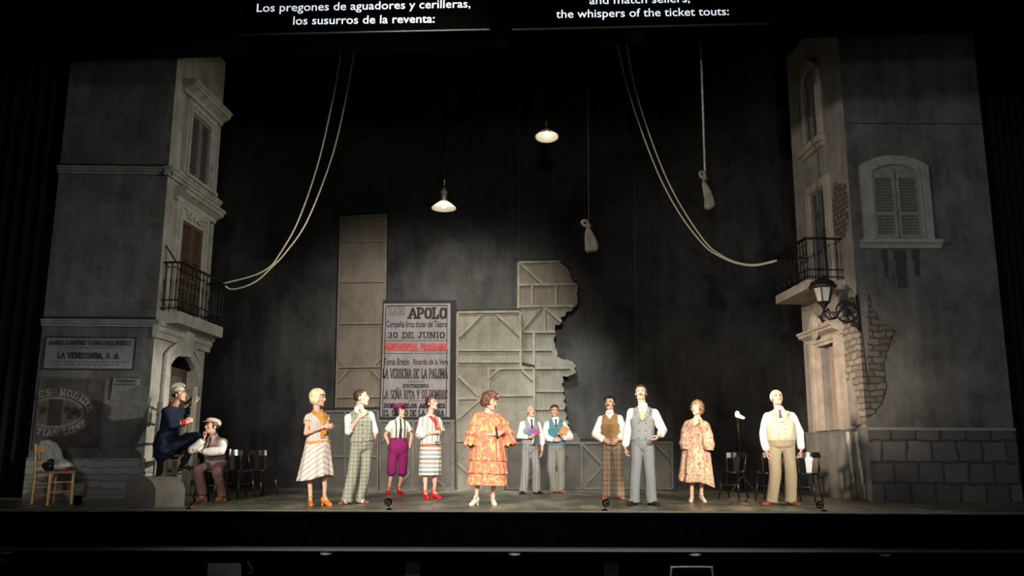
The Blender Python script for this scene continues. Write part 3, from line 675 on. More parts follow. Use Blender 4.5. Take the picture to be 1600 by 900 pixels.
# door case with entablature and cartouche
df = MB(); RS.ring(df, [(0.5, 1.235), (0.5, 3.0), (1.92, 3.0), (1.92, 1.235)], [(0.86, 1.235), (0.86, 2.86), (1.7, 2.86), (1.7, 1.235)], 0, 0.1)
RS.ring(df, [(0.62, 1.235), (0.62, 2.98), (1.84, 2.98), (1.84, 1.235)], [(0.74, 1.235), (0.74, 2.92), (1.76, 2.92), (1.76, 1.235)], 0.1, 0.14)
df = obj('door_surround', df, STONE2, rt)
mb = MB(); RS.mould(mb, 0.34, 2.0, 2.98, [(a, b * 0.8) for a, b in HOOD]); S(mb, 0.66, 1.7, 3.18, 3.3, 0, 0.1); obj('entablature', mb, STONE2, df)
mb = MB(); c = RS.P(1.1, 3.24, 0.2); mb.ell(c, [RS.d, RS.n, ez], (0.13, 0.07, 0.2), 14, 9); mb.tube([c + RS.d * 0.15 * math.cos(t) + ez * 0.23 * math.sin(t) for t in np.linspace(0, 2 * PI, 20)[:-1]], 0.035, 8, True)
for sg_ in (-1, 1): mb.tube([RS.P(1.1 + sg_ * (0.12 + 0.3 * t), 3.34 - 0.14 * t + 0.03 * math.sin(8 * t), 0.18) for t in np.linspace(0, 1, 10)], [0.05 - 0.035 * t for t in np.linspace(0, 1, 10)], 8)
obj('cartouche', mb, STONE2, df, True)
mb = MB(); S(mb, 0.85, 1.72, 1.2, 2.9, -0.2, -0.17); S(mb, 0.99, 1.38, 1.2, 2.86, -0.17, -0.1); obj('door_panel', mb, mat('plain_brown_door', (0.26, 0.2, 0.155), 0.7, 0.2, 3), df)
mb = MB(); S(mb, 0.86, 0.97, 1.22, 2.86, -0.17, -0.16); S(mb, 1.40, 1.70, 1.22, 2.86, -0.17, -0.12); obj('door_gap', mb, DARKHOLE, df)
# bared brick patches: ragged edged slabs of brick on both faces of the corner
def ragged(pts, amp, step=0.05, seed=1):
    rnd = random.Random(seed); out = []
    for (a, b), (c, d) in zip(pts, pts[1:] + pts[:1]):
        n = max(1, int(math.hypot(c - a, d - b) / step))
        for k in range(n):
            t = k / n; out.append((a + (c - a) * t + rnd.uniform(-amp, amp), b + (d - b) * t + rnd.uniform(-amp, amp)))
    return out
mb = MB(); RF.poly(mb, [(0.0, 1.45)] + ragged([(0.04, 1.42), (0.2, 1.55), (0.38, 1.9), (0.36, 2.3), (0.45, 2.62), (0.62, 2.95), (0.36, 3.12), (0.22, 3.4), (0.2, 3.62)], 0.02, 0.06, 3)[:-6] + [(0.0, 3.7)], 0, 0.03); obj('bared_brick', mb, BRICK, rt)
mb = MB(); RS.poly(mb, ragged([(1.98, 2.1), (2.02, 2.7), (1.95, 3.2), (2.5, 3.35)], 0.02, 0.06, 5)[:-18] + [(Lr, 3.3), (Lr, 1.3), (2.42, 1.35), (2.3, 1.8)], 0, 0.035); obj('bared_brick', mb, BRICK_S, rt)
mb = MB(); RS.poly(mb, ragged([(1.9, 4.9), (1.92, 5.6), (2.1, 5.85), (2.5, 5.7), (2.52, 5.1), (2.3, 4.7)], 0.03, 0.07, 7), 0, 0.03); obj('bared_brick', mb, masonry('crumbled_brick', (0.13, 0.105, 0.08), (0.22, 0.17, 0.13), (0.05, 0.045, 0.04), 0.16, 0.1, 0.5, 0.02, 1.0), rt)
mb = MB(); RS.poly(mb, ragged([(2.05, 1.3), (2.05, 1.95), (2.2, 2.2), (2.38, 1.75), (2.5, 1.3)], 0.02, 0.06, 8), 0, 0.045); obj('render_remnant', mb, WALLSIDE2, rt)
mb = MB()
for pts in ([(1.98, 1.2), (2.02, 0.75), (2.1, 0.3), (2.16, 0.3), (2.12, 0.8), (2.1, 1.2)], [(2.3, 1.2), (2.42, 0.5), (2.52, 0.05), (2.58, 0.05), (2.5, 0.6), (2.42, 1.2)]): RS.poly(mb, ragged(pts, 0.02, 0.08, 4), 0.08, 0.098)
obj('lime_run', mb, mat('pale_lime', (0.42, 0.41, 0.37), 0.9), rt)
# windows
wn = MB(); o_ = arch(0.78, 1.66, 6.98, 8.72, 0.3); i_ = arch(0.92, 1.52, 6.98, 8.54, 0.22); RS.ring(wn, o_, i_, 0, 0.08); wn = obj('window_frame', wn, STONE2, rt)
shutters(RS, wn, 0.92, 1.52, 6.99, 8.46, 0.01, SHUT_D, (7.5,), 0.12, 24)
mb = MB(); S(mb, 0.56, 1.74, 6.84, 6.98, 0, 0.14); S(mb, 0.62, 1.68, 6.76, 6.84, 0, 0.08); obj('window_sill', mb, STONE2, wn)
dn = MB(); RS.ring(dn, [(0.74, 3.94), (0.74, 6.12), (1.82, 6.12), (1.82, 3.94)], [(0.94, 3.94), (0.94, 5.95), (1.66, 5.95), (1.66, 3.94)], 0, 0.09); dn = obj('balcony_door_frame', dn, STONE2, rt)
shutters(RS, dn, 0.94, 1.66, 3.95, 5.95, 0.01, SHUT_D, (), 0, 34)
wn = MB(); o_ = arch(0.2, 1.46, 4.6, 6.2, 0.2, 16); i_ = arch(0.4, 1.26, 4.6, 6.02, 0.14, 16); RF.ring(wn, o_, i_, 0, 0.06)
o_ = arch(0.37, 1.29, 4.6, 6.06, 0.15, 16); RF.ring(wn, o_, i_, 0.05, 0.08); wn = obj('window_frame', wn, plaster('window_stone_front', (0.13, 0.13, 0.12), (0.24, 0.24, 0.225), 3, 0.3), rt)
shutters(RF, wn, 0.4, 1.26, 4.62, 5.92, 0.01, SHUT_D, (5.05,), 0.08, 20)
mb = MB(); RF.box(mb, 0.4, 1.26, 5.85, 6.02, -0.01, 0.01); obj('shutter_head', mb, SHUT_D, wn)
mb = MB(); RF.mould(mb, 0.12, 1.56, 4.44, [(0, 0), (0.06, 0), (0.1, 0.06), (0.16, 0.09), (0.16, 0.15), (0, 0.15)]); obj('window_sill', mb, plaster('sill_stone_front', (0.13, 0.13, 0.12), (0.24, 0.24, 0.225), 3, 0.3), wn)
mb = MB()
for a, b, z in ((0.5, 0.62, 3.9), (0.72, 0.95, 3.7), (1.05, 1.2, 3.95)): RF.poly(mb, ragged([(a, 4.43), (a + 0.03, z), (b - 0.03, z), (b, 4.43)], 0.02, 0.08, 9), 0, 0.004)
obj('damp_stain', mb, mat('damp_dark', (0.028, 0.028, 0.028), 0.95), rt)
balcony(RS, rt, 0.5, 2.16, 3.78, 3.95, 4.74, 0.72, STONE2, 12)
# wall lantern on the corner of the right house
ln = thing('street_lantern', 'black iron street lantern on a scrolled bracket at the corner of the right house', 'lantern', tuple(RC + np.array([0, 0, 3.3])))
ly = RC[1] - 0.03
def q_(px, py): p = at(px, py, ly); return p
br = MB(); br.beam(q_(1338, 461), q_(1343, 517), ex, 0.035, np.array([0, 1, 0]), 0.03)
cc = q_(1323, 487)
def spiral(c, r0, r1, a0, a1, n=26): return [c + np.array([math.cos(math.radians(a0 + (a1 - a0) * t)) * (r0 + (r1 - r0) * t), 0, math.sin(math.radians(a0 + (a1 - a0) * t)) * (r0 + (r1 - r0) * t)]) for t in np.linspace(0, 1, n)]
br.tube(spiral(cc, 0.19, 0.19, 0, 360)[:-1], 0.018, 8, True)
br.ell(cc, np.eye(3), (0.085, 0.02, 0.085), 14, 8)
for px, py, r, a in ((1301, 493, 0.07, 0), (1288, 492, 0.05, 90), (1331, 470, 0.06, 40), (1334, 505, 0.06, 200), (1327, 476, 0.04, 10), (1294, 486, 0.04, 60)): br.tube(spiral(q_(px, py), r, r * 0.3, a, a + 480), 0.013, 6)
br.tube([q_(1287, 490), q_(1296, 499), q_(1306, 497), q_(1313, 484), q_(1322, 476), q_(1334, 478), q_(1340, 486)], 0.02, 8)
br.tube([q_(1320, 500), q_(1330, 502), q_(1338, 508), q_(1342, 516)], 0.016, 8)
for k in range(8): br.tube([cc + 0.08 * np.array([math.cos(k * PI / 4), 0, math.sin(k * PI / 4)]), cc + 0.19 * np.array([math.cos(k * PI / 4), 0, math.sin(k * PI / 4)])], 0.012, 6)
obj('scroll_bracket', br, IRON, ln, True)
bc = q_(1287, 474); s_ = 1 / 97.0
mb = MB(); mb.lathe([(0.03, 0), (0.12, 0.005), (0.125, 0.03), (0.04, 0.04)], bc, 6); mb.lathe([(0.02, -0.17), (0.035, -0.15), (0.02, -0.12), (0.05, -0.06), (0.09, 0.0)], bc, 8)
for k in range(6):
    a = 2 * PI * k / 6; mb.tube([bc + np.array([0.11 * math.cos(a), 0.11 * math.sin(a), 0.02]), bc + np.array([0.175 * math.cos(a), 0.175 * math.sin(a), 0.29])], 0.011, 6)
mb.lathe([(0.17, 0.27), (0.24, 0.28), (0.245, 0.31), (0.22, 0.33), (0.2, 0.38), (0.11, 0.43), (0.06, 0.45), (0.05, 0.5), (0.0, 0.52)], bc, 18); obj('lantern_frame', mb, IRON, ln)
mb = MB(); mb.lathe([(0.10, 0.03), (0.165, 0.28)], bc, 6); g_, nt, bs = nodes('frosted_lantern_glass'); bs.inputs['Base Color'].default_value = (0.5, 0.48, 0.42, 1); bs.inputs['Roughness'].default_value = 0.35; bs.inputs['Transmission Weight'].default_value = 0.3
obj('lantern_glass', mb, g_, ln)

# ------------------------------------------------------------------ painted flats at the back
YB = 20.2
def q(px, py, Y=YB): return at(px, py, Y)
dy = np.array([0, 1.0, 0])
def flat(name, lab, pts, Y, material, battens, bmat, edge=True, cat='stage flat', bw=0.055):
    P = [q(x, y, Y) for x, y in pts]
    base = np.mean(P, axis=0); base[2] = min(p[2] for p in P)
    t = thing(name, lab, cat, tuple(base))
    obj('canvas', MB().prism(P, dy * 0.05), material, t)
    if edge:
        c = np.mean(P, axis=0); E = [p + np.array([0.02 * np.sign(p[0] - c[0]), 0.05, 0.075 if p[2] > c[2] else 0]) for p in P]
        obj('dark_rim', MB().prism(E, dy * 0.06), EDGE, t)  # dark sheet behind the canvas, showing as a rim along its top
    for nb_, (x0, y0, x1, y1) in enumerate(battens):
        a, b = q(x0, y0, Y), q(x1, y1, Y); d = unit(b - a); sd = np.cross(d, dy)
        obj('batten', MB().beam(a, b, sd, bw, dy, 0.09 + 0.0022 * nb_), bmat, t)
    return t
Z3 = lambda x, y: (690 + x / 2.309, 390 + y / 2.308)
def z3(l): return [Z3(a, b) + Z3(c, d) for a, b, c, d in l]
flat('tall_flat', 'tall narrow grey canvas flat standing left of the playbill', [(524, 655), (602, 655), (604.5, 335), (532, 339)], 20.45, FLAT_W, [(533, 340, 525, 650), (603.5, 337, 600, 650), (533, 340, 604, 336), (532, 378, 602, 377), (530, 441, 601, 440), (528, 506, 600, 505), (527, 574, 599, 573), (526, 621, 599, 620), (534, 354, 548, 341), (588, 339, 602, 352), (527, 560, 540, 573), (585, 572, 598, 558), (527, 598, 545, 578), (580, 578, 598, 596)], plaster('warm_batten', (0.085, 0.072, 0.06), (0.17, 0.145, 0.12), 4, 0.2), bw=0.045)
flat('canvas_flat', 'wide green-grey canvas flat with wooden bracing right of the playbill', [(711, 765.5), (834, 765.5), (834, 575), (812, 570), (812, 486.5), (715.5, 488)], 20.42, FLAT,
     [(715, 489, 711.5, 764), (715, 488.5, 812, 487)] + z3([(283, 225, 285, 425), (65, 315, 145, 235), (200, 235, 280, 310), (60, 363, 285, 363), (60, 405, 282, 405), (165, 430, 330, 428), (170, 430, 168, 535), (165, 470, 205, 432), (290, 435, 328, 470), (60, 455, 135, 530), (60, 537, 150, 537), (140, 540, 60, 610), (205, 527, 332, 525), (332, 430, 336, 690), (55, 690, 336, 690), (60, 770, 120, 830)]), BATTEN)
jag = [(275, 47), (425, 42), (440, 58), (447, 60), (465, 85), (462, 92), (475, 118), (486, 122), (492, 142), (486, 158), (492, 176), (488, 200), (474, 210), (470, 221), (450, 224), (447, 238), (430, 243), (434, 262), (420, 272), (411, 268), (407, 292), (412, 310), (404, 330), (409, 352), (418, 372), (416, 384), (432, 394), (455, 396), (470, 402), (486, 418), (478, 430), (486, 441), (470, 452), (455, 458), (436, 456), (440, 470), (434, 482), (443, 500), (437, 515), (446, 530), (439, 548), (448, 562), (441, 580), (452, 596), (446, 610), (460, 624), (452, 640), (470, 655), (470, 865), (290, 865), (283, 420), (275, 420)]
rnd = random.Random(3); jj = []
for k, (x, y) in enumerate(jag):
    jj.append(Z3(x, y))
    if 1 < k < 46:
        x2, y2 = jag[k + 1]; jj.append(Z3((x + x2) / 2 + rnd.uniform(-3, 3), (y + y2) / 2 + rnd.uniform(-3, 3)))
flat('torn_flat', 'tall broken canvas flat with a torn jagged right edge', jj, 20.6, FLAT,
     z3([(276, 47, 425, 44), (277, 48, 276, 420), (285, 52, 365, 125), (278, 128, 478, 126), (278, 206, 474, 204), (325, 130, 325, 205), (411, 128, 411, 204), (355, 215, 290, 290), (370, 210, 370, 295), (375, 213, 432, 262), (290, 298, 410, 297), (332, 300, 333, 560), (285, 363, 395, 362), (335, 428, 462, 427), (340, 510, 440, 510), (340, 575, 440, 574)]), BATTEN, True)
# upper warm patch of the same flat, painted brown
p_ = [Z3(x, y) for x, y in [(275, 47)] + jag[1:16] + [(450, 212), (276, 212)]]
tf = [o for o in C.objects if o.name == 'torn_flat'][0]
obj('brown_canvas', MB().prism([q(x, y, 20.595) for x, y in p_], dy * 0.006), FLAT_W, tf)
Z4 = lambda x, y: (860 + x / 3.0, 480 + y / 3.0)
YR = 20.12
flat('low_flat', 'low dark ground row of braced canvas at the foot of the tall flat', [(505, 765.5), (592, 765.5), (592, 641), (507, 642)], YR, FLAT_D, [(507, 643, 592, 642), (506, 763, 592, 763), (591, 642, 591, 764), (507, 713, 591, 713), (540, 643, 540, 763)], BATTEN_D)
flat('low_flat', 'low grey ground row of braced canvas below the playbill', [(592.5, 765.5), (711, 765.5), (711, 656.5), (593, 656.5)], YR, FLAT_D, [(593, 658, 711, 658), (593, 763, 711, 763), (594, 658, 593.5, 764), (646, 658, 645, 764), (707, 657, 707, 764), (616, 727, 641, 738), (641, 738, 625, 757), (684, 750, 696, 761), (597, 690, 606, 678)], BATTEN_D)
flat('low_flat', 'long low grey ground row of braced canvas behind the two men in waistcoats', [(790, 765.5), (1052, 765.5), (1050, 690), (790, 691)], YR, FLAT_D, [(790, 692.5, 1050, 691.5), (790, 763, 1051, 763), (792, 692, 792, 764), (860, 692, 860, 764), (908, 692, 908, 764), (1001, 692, 1001, 764), (1049, 691, 1050, 764), (910, 694, 941, 727), (941, 728, 910, 761), (1025, 695, 1048, 719), (1048, 732, 1025, 758), (874, 700, 885, 712), (820, 755, 835, 740)], BATTEN_D)
sb = thing('stacked_ledge', 'small stepped grey block on top of the long low ground row beside the torn edge', 'block', tuple(q(893, 690, 20.2)))
a, b = q(885, 690, 20.2), q(906, 690, 20.2); mb = MB(); mb.box((a[0], 20.16, a[2] - 0.005), (b[0], 20.3, a[2] + 0.11)); obj('lower_step', mb, FLAT_D, sb)
mb = MB(); mb.box((a[0], 20.16, a[2] + 0.11), (b[0] - 0.06, 20.3, a[2] + 0.2)); obj('upper_step', mb, FLAT_D, sb)

# ------------------------------------------------------------------ the playbill
YP = 20.28
PAPER = plaster('lilac_grey_poster', (0.115, 0.102, 0.104), (0.19, 0.172, 0.174), 1.6, 0.1)
INKP = mat('poster_ink', (0.012, 0.01, 0.011), 0.9, 0.3, 6); REDI = mat('poster_red_ink', (0.30, 0.028, 0.028), 0.9, 0.3, 6)
P4_ = [q(594, 655, YP), q(702.5, 655, YP), q(704, 474, YP), q(600, 474.5, YP)]
pb = thing('playbill', 'giant lilac-grey theatre playbill for Teatro Apolo standing at the back', 'poster', tuple(q(648, 655, YP)))
obj('poster_board', MB().prism(P4_, dy * 0.05), PAPER, pb)
E_ = [P4_[0] + np.array([-0.03, 0.05, 0]), P4_[1] + np.array([0.14, 0.05, 0]), P4_[2] + np.array([0.13, 0.05, 0.09]), P4_[3] + np.array([-0.03, 0.05, 0.09])]
obj('dark_rim', MB().prism(E_, dy * 0.06), EDGE, pb)  # dark sheet behind the board, showing along its top and right
PZ = lambda x, y: (590 + x / 4.5, 460 + y / 4.5)
def pline(s, x0, x1, y0, y1, kind='slab', m=INKP, wt=0.2, bold=0.012, ref=None):
    wt *= 0.8
    (ax, ay), (bx, by) = PZ(x0, y1), PZ(x1, y1); A = q(ax, ay, YP - 0.004); B = q(bx, by, YP - 0.004); T = q(*PZ(x0, y0), YP - 0.004)
    mb = MB(); h = T[2] - A[2]
    if kind == 'slab': slab_text(mb, s, A, unit(B - A), ez, np.linalg.norm(B - A), h, wt)
    else: text_into(mb, s, A, unit(B - A), ez, np.linalg.norm(B - A), h, bold, ref)
    obj('poster_lettering', mb, m, pb)
def rule(x0, x1, y, t=2.5):
    a, b = q(*PZ(x0, y), YP - 0.002), q(*PZ(x1, y), YP - 0.002); obj('rule', MB().beam(a, b, ez, t / 4.5 / 67, dy, 0.004), INKP, pb)
pline('TEATRO', 70, 193, 82, 146, 'slab', wt=0.11)
pline('APOLO', 221, 485, 90, 173, 'slab', wt=0.27)
pline('Compañía lírica titular del Teatro', 60, 485, 186, 245, 'font', bold=0.02)
pline('30 DE JUNIO', 70, 473, 264, 308, 'slab', wt=0.24)
rule(40, 500, 325); rule(36, 500, 415)
pline('MONUMENTAL PROGRAMA', 48, 490, 345, 394, 'slab', REDI, 0.3)
pline('Tomás Bretón', 42, 222, 449, 497, 'font', bold=0.02); pline('Ricardo de la Vega', 250, 495, 452, 508, 'font', bold=0.02)
pline('LA VERBENA DE LA PALOMA', 34, 491, 522, 590, 'slab', wt=0.26)
rule(215, 332, 613)
pline('ESTRENO', 180, 357, 630, 656, 'slab', wt=0.32)
pline('LA SEÑA RITA Y SU HOMBRE', 35, 490, 672, 735, 'slab', wt=0.24)
rule(215, 332, 750)
pline('DON CARLOS ARNICHES', 47, 475, 766, 800, 'slab', wt=0.32)
pline('EL SANTO DE LA ISIDRA', 42, 465, 812, 858, 'slab', wt=0.3)
mb = MB(); Q = [P4_[0] + np.array([0.05, -0.004, 0.03]), P4_[1] + np.array([-0.08, -0.004, 0.03]), P4_[2] + np.array([-0.08, -0.004, -0.05]), P4_[3] + np.array([0.05, -0.004, -0.05])]
for a, b in zip(Q, Q[1:] + Q[:1]): mb.beam(a, b, np.cross(unit(b - a), dy), 0.018, dy, 0.004)
obj('border_line', mb, INKP, pb)

# ------------------------------------------------------------------ hanging ropes, wires, sacks and lamps
def spline(pts, n=10):
    P = [np.array(p, float) for p in pts]; P = [2 * P[0] - P[1]] + P + [2 * P[-1] - P[-2]]; out = []
    for i in range(1, len(P) - 2):
        for k in range(n):
            t = k / n; a, b, c, d = P[i - 1:i + 3]
            out.append(0.5 * (2 * b + (c - a) * t + (2 * a - 5 * b + 4 * c - d) * t * t + (3 * b - a - 3 * c + d) * t ** 3))
    return out + [P[-2]]
def rope(lab, px, Y, r, m, grp, split=None):
    pts = spline([at(x, y, Y + dY) for x, y, dY in px]); t = tag(obj('rope', MB().tube(pts, r, 6), m, None, True, tuple(pts[0])), lab, 'rope', grp)
rope('upper of the two slack ropes sagging to the left balcony', [(540, 40, 0), (531, 95, 0), (519, 160, 0), (497, 255, 0), (466, 345, 0), (435, 400, 0), (420, 418, 0), (395, 431, 0), (349, 443, 0.1)], 17.0, 0.016, ROPE, 'left slack ropes')
rope('lower of the two slack ropes sagging to the left balcony', [(561, 40, 0), (552, 90, 0), (537, 170, 0), (517, 250, 0), (480, 345, 0), (446, 395, 0), (424, 418, 0), (405, 436, 0), (385, 447, 0), (362, 452, 0.1), (352, 447, 0.1)], 17.05, 0.016, ROPE, 'left slack ropes')
rope('left of the two slack ropes sagging to the right balcony', [(958, 30, 0), (966, 75, 0), (983, 145, 0), (1007, 217, 0), (1035, 285, 0), (1066, 340, 0), (1100, 383, 0), (1122, 399, 0), (1150, 411, 0), (1180, 415, 0), (1214, 408, 0)], 17.2, 0.016, ROPE, 'right slack ropes')
rope('right of the two slack ropes sagging to the right balcony', [(973, 30, 0), (980, 75, 0), (993, 140, 0), (1013, 205, 0), (1040, 275, 0), (1069, 330, 0), (1102, 378, 0), (1124, 397, 0), (1150, 409.5, 0), (1180, 413.5, 0), (1214, 406.5, 0)], 17.25, 0.016, ROPE, 'right slack ropes')
for px_, lab in ((810.5, 'thin dark wire dropping to the broken flat'), (990, 'thin dark wire dropping behind the tall man in grey waistcoat')):
    x2 = 811 if px_ < 900 else 994; y2 = 409 if px_ < 900 else 689; Y = 20.55 if px_ < 900 else 20.15
    b = at(x2, y2, Y); tp = at(px_, 50, Y); tag(obj('wire', MB().tube([tp, b], 0.006, 5), ROPE_D, None, True, tuple(b)), lab, 'wire', 'thin wires')
def sack(lab, top, knot, bot, hw, Y, r, cloth_m, rope_m, twist):
    t = thing('hanging_sack', lab, 'sack', tuple(at(*bot, Y)), 0, 'hanging sacks')
    a, b = at(*knot, Y), at(*bot, Y); ax = unit(a - b); Lg = np.linalg.norm(a - b); hw = hw / FPX * Y
    obj('rope', MB().tube([at(top[0], 40, Y), at(*top, Y), a], r, 6), rope_m, t, True)
    prof = [(0.0, 0), (0.75, 0.01), (0.98, 0.06), (1.0, 0.18), (0.92, 0.35), (0.72, 0.58), (0.42, 0.8), (0.24, 0.93), (0.2, 0.98), (0.34, 1.03), (0.42, 1.08), (0.2, 1.12), (0.0, 1.12)]
    mb = MB(); mb.loft([(b + ax * (z * Lg) + ex * (0.02 * math.sin(5 * z)), unit(np.cross(dy, ax)) * max(0.005, r_ * hw) , dy * max(0.005, r_ * hw * 0.6)) for r_, z in prof], 28, 2.6)
    me = mb.mesh(); ruffle(me, 0.03, 9, (1.6, 1.6, 0.4)); obj('bag', me, cloth_m, t, True)
    mb = MB(); mb.tube([a + hw * 0.27 * np.array([math.cos(k), math.sin(k), 0.15 * math.sin(2 * k)]) for k in np.linspace(0, 2 * PI, 18)[:-1]], 0.02, 7, True)
    mb.tube(spline([a + ex * hw * 0.2, a - ex * hw * 0.7 + ez * 0.03, a - ex * hw * 0.9 + ez * 0.1, a - ex * hw * 0.3 + ez * 0.11, a + ez * 0.02]), 0.03, 8); obj('knot', mb, cloth_m, t, True)
SACKC = plaster('canvas_sack', (0.16, 0.13, 0.10), (0.34, 0.29, 0.23), 5, 0.3)
sack('pale canvas sack hanging on a thin cord over the centre stage', (918.5, 68), (920, 354), (924, 393), 11.5, 16.5, 0.008, SACKC, ROPE_D, 0)
sack('shiny narrow sack hanging on a thick rope right of centre', (1095, 62), (1102, 279), (1108, 326), 9, 14.2, 0.02, plaster('oiled_sack', (0.13, 0.11, 0.07), (0.42, 0.38, 0.26), 6, 0.3), mat('thick_rope', (0.42, 0.41, 0.35), 0.8, 0.5, 26), 1)
ENW, nt, bs = nodes('white_enamel'); bs.inputs['Base Color'].default_value = (0.75, 0.72, 0.66, 1); bs.inputs['Roughness'].default_value = 0.4
LAMPDARK = mat('lamp_bronze', (0.05, 0.04, 0.03), 0.4, 0.3, 20, 0.5)
def lamp(lab, cx, cy, rpx, Y, bulb, lum, tilt=0.0):
    c = at(cx, cy, Y); AX = np.array([0, math.sin(math.radians(tilt)), math.cos(math.radians(tilt))]); R_ = rpx / FPX * Y * 0.985
    t = thing('pendant_lamp', lab, 'lamp', tuple(c), 0, 'pendant lamps')
    mb = MB(); mb.lathe([(R_ * 0.97, 0.008), (R_, 0.0), (R_ * 1.01, 0.015), (R_ * 0.75, 0.075), (R_ * 0.45, 0.13), (R_ * 0.24, 0.16), (R_ * 0.22, 0.15), (R_ * 0.42, 0.115), (R_ * 0.72, 0.06), (R_ * 0.97, 0.008)][1:], c, 36, AX, False)
    me = mb.mesh(); sh = obj('lamp_shade', me, [ENW], t, True)
    mb = MB(); mb.lathe([(0.055, 0.14), (0.06, 0.16), (0.06, 0.30), (0.075, 0.31), (0.075, 0.33), (0.06, 0.345), (0.055, 0.37), (0.03, 0.39), (0.02, 0.43), (0, 0.44)], c, 18, AX); obj('lamp_neck', mb, LAMPDARK, t, True)
    mb = MB()
    for k in range(5): mb.tube([c + (AX - ez) * 0.44 + np.array([0.012 * math.cos(a) * (k % 2), 0.012 * math.cos(a) * ((k + 1) % 2), 0.455 + 0.035 * k + 0.02 * math.sin(a)]) for a in np.linspace(0, 2 * PI, 10)[:-1]], 0.004, 5, True)
    obj('chain', mb, LAMPDARK, t)
    mb = MB(); mb.tube([c + AX * 0.44 + ez * 0.16, at(cx + 1, 30, Y)], 0.006, 6); obj('cord', mb, BLACK, t)
    mb = MB(); mb.ell(c + AX * 0.075, np.eye(3), (0.052, 0.052, 0.065), 14, 10); obj('bulb', mb, bulb, t, True)
    l = bpy.data.lights.new('bulb_light', 'POINT'); l.energy = lum; l.color = (1, 0.86, 0.62); l.shadow_soft_size = 0.05
    o = bpy.data.objects.new('bulb_light', l); C.objects.link(o); o.location = c - ez * 0.01
BULB = emit('warm_bulb', (1, 0.93, 0.78), 1.6)
lamp('lower white enamel pendant lamp over the playbill', 693.5, 326, 20, 16.5, BULB, 1.7)
lamp('higher white enamel pendant lamp near the top of the stage', 854.5, 214, 19.5, 16.5, BULB, 1.7, 9)

# ------------------------------------------------------------------ chairs
WOODB, nt, bs = nodes('black_bentwood'); bs.inputs['Base Color'].default_value = (0.012, 0.011, 0.010, 1); bs.inputs['Roughness'].default_value = 0.22; bs.inputs['Specular IOR Level'].default_value = 0.6
def bentwood(lab, group):
    t = thing('bentwood_chair', lab, 'chair', (0, 0, 0), 0, group)
    mb = MB(); mb.lathe([(0.0, 0.445), (0.17, 0.445), (0.2, 0.44), (0.215, 0.45), (0.215, 0.468), (0.2, 0.476), (0.17, 0.472), (0.0, 0.470)], (0, 0, 0), 30); obj('seat', mb, WOODB, t, True)
    for sx in (-1, 1):
        obj('leg', MB().tube([(sx * 0.15, -0.15, 0.45), (sx * 0.165, -0.17, 0.2), (sx * 0.19, -0.205, 0)], [0.019, 0.017, 0.013], 8), WOODB, t, True)
        obj('leg', MB().tube(spline([(sx * 0.155, 0.135, 0.46), (sx * 0.165, 0.17, 0.22), (sx * 0.185, 0.235, 0)], 6), 0.016, 8), WOODB, t, True)
        obj('back_post', MB().tube(spline([(sx * 0.155, 0.14, 0.44), (sx * 0.165, 0.165, 0.55), (sx * 0.18, 0.2, 0.68), (sx * 0.19, 0.215, 0.78)], 6), 0.014, 8), WOODB, t, True)
        obj('hip_brace', MB().tube(spline([(sx * 0.2, -0.03, 0.47), (sx * 0.215, 0.04, 0.485), (sx * 0.2, 0.11, 0.53), (sx * 0.172, 0.17, 0.6)], 6), 0.011, 7), WOODB, t, True)
    obj('stretcher_ring', MB().tube([(0.165 * math.cos(a), 0.165 * math.sin(a), 0.24) for a in np.linspace(0, 2 * PI, 26)[:-1]], 0.010, 7, True), WOODB, t, True)
    mb = MB(); n = 16; o_ = []; i_ = []
    for k in range(n + 1):
        a = math.radians(-62 + 124 * k / n); x = 0.215 * math.sin(a); y = 0.10 + 0.135 * math.cos(a); o_.append((x * 1.02, y + 0.012, 0)); i_.append((x * 0.95, y - 0.008, 0))
    mb.prism([(p[0], p[1], 0.72) for p in o_] + [(p[0], p[1], 0.72) for p in reversed(i_)], (0, 0.012, 0.095)); obj('top_rail', mb, WOODB, t)
    mb = MB(); pr = [(0.045, 0.46), (0.05, 0.55), (0.06, 0.65), (0.085, 0.74)]; F_ = []
    for (h, z) in pr: F_.append((h, z, 0.185 + 0.05 * (z - 0.46) / 0.3))
    for (h0, z0, y0), (h1, z1, y1) in zip(F_[:-1], F_[1:]): mb.hexa([(-h0, y0 - 0.006, z0), (h0, y0 - 0.006, z0), (h0, y0 + 0.006, z0), (-h0, y0 + 0.006, z0)], [(-h1, y1 - 0.006, z1), (h1, y1 - 0.006, z1), (h1, y1 + 0.006, z1), (-h1, y1 + 0.006, z1)])
    obj('splat', mb, WOODB, t)
    return t
proto = bentwood('black bentwood chair left of the lamp stand, beside the woman in paisley', 'bentwood chairs on the right')
def place(o, px, py, yaw, sc=1.0):
    g = gnd(px, py); o.location = g; o.rotation_euler = (0, 0, math.radians(yaw) - math.atan2(g[0], g[1])); o.scale = (sc, sc, sc); return g
place(proto, 1146, 779, -22)
for px, py, yaw, lab, g in ((1204, 782, -20, 'black bentwood chair mostly hidden behind the legs of the stout man in cream waistcoat', 'bentwood chairs on the right'),
                            (1262, 784, -16, 'black bentwood chair under the stout man\'s left hand beside the right house front', 'bentwood chairs on the right'),
                            (372, 778, 42, 'empty black bentwood chair next to the seated man in the cap', 'bentwood chairs on the left'),
                            (409, 776, 38, 'empty black bentwood chair farthest right of those by the left house front', 'bentwood chairs on the left')):
    c = copy_tree(proto); c['label'] = lab; c['group'] = g; place(c, px, py, yaw)
seat_chair = copy_tree(proto); seat_chair['label'] = 'black bentwood chair under the seated man in the flat cap'; seat_chair['group'] = 'bentwood chairs on the left'

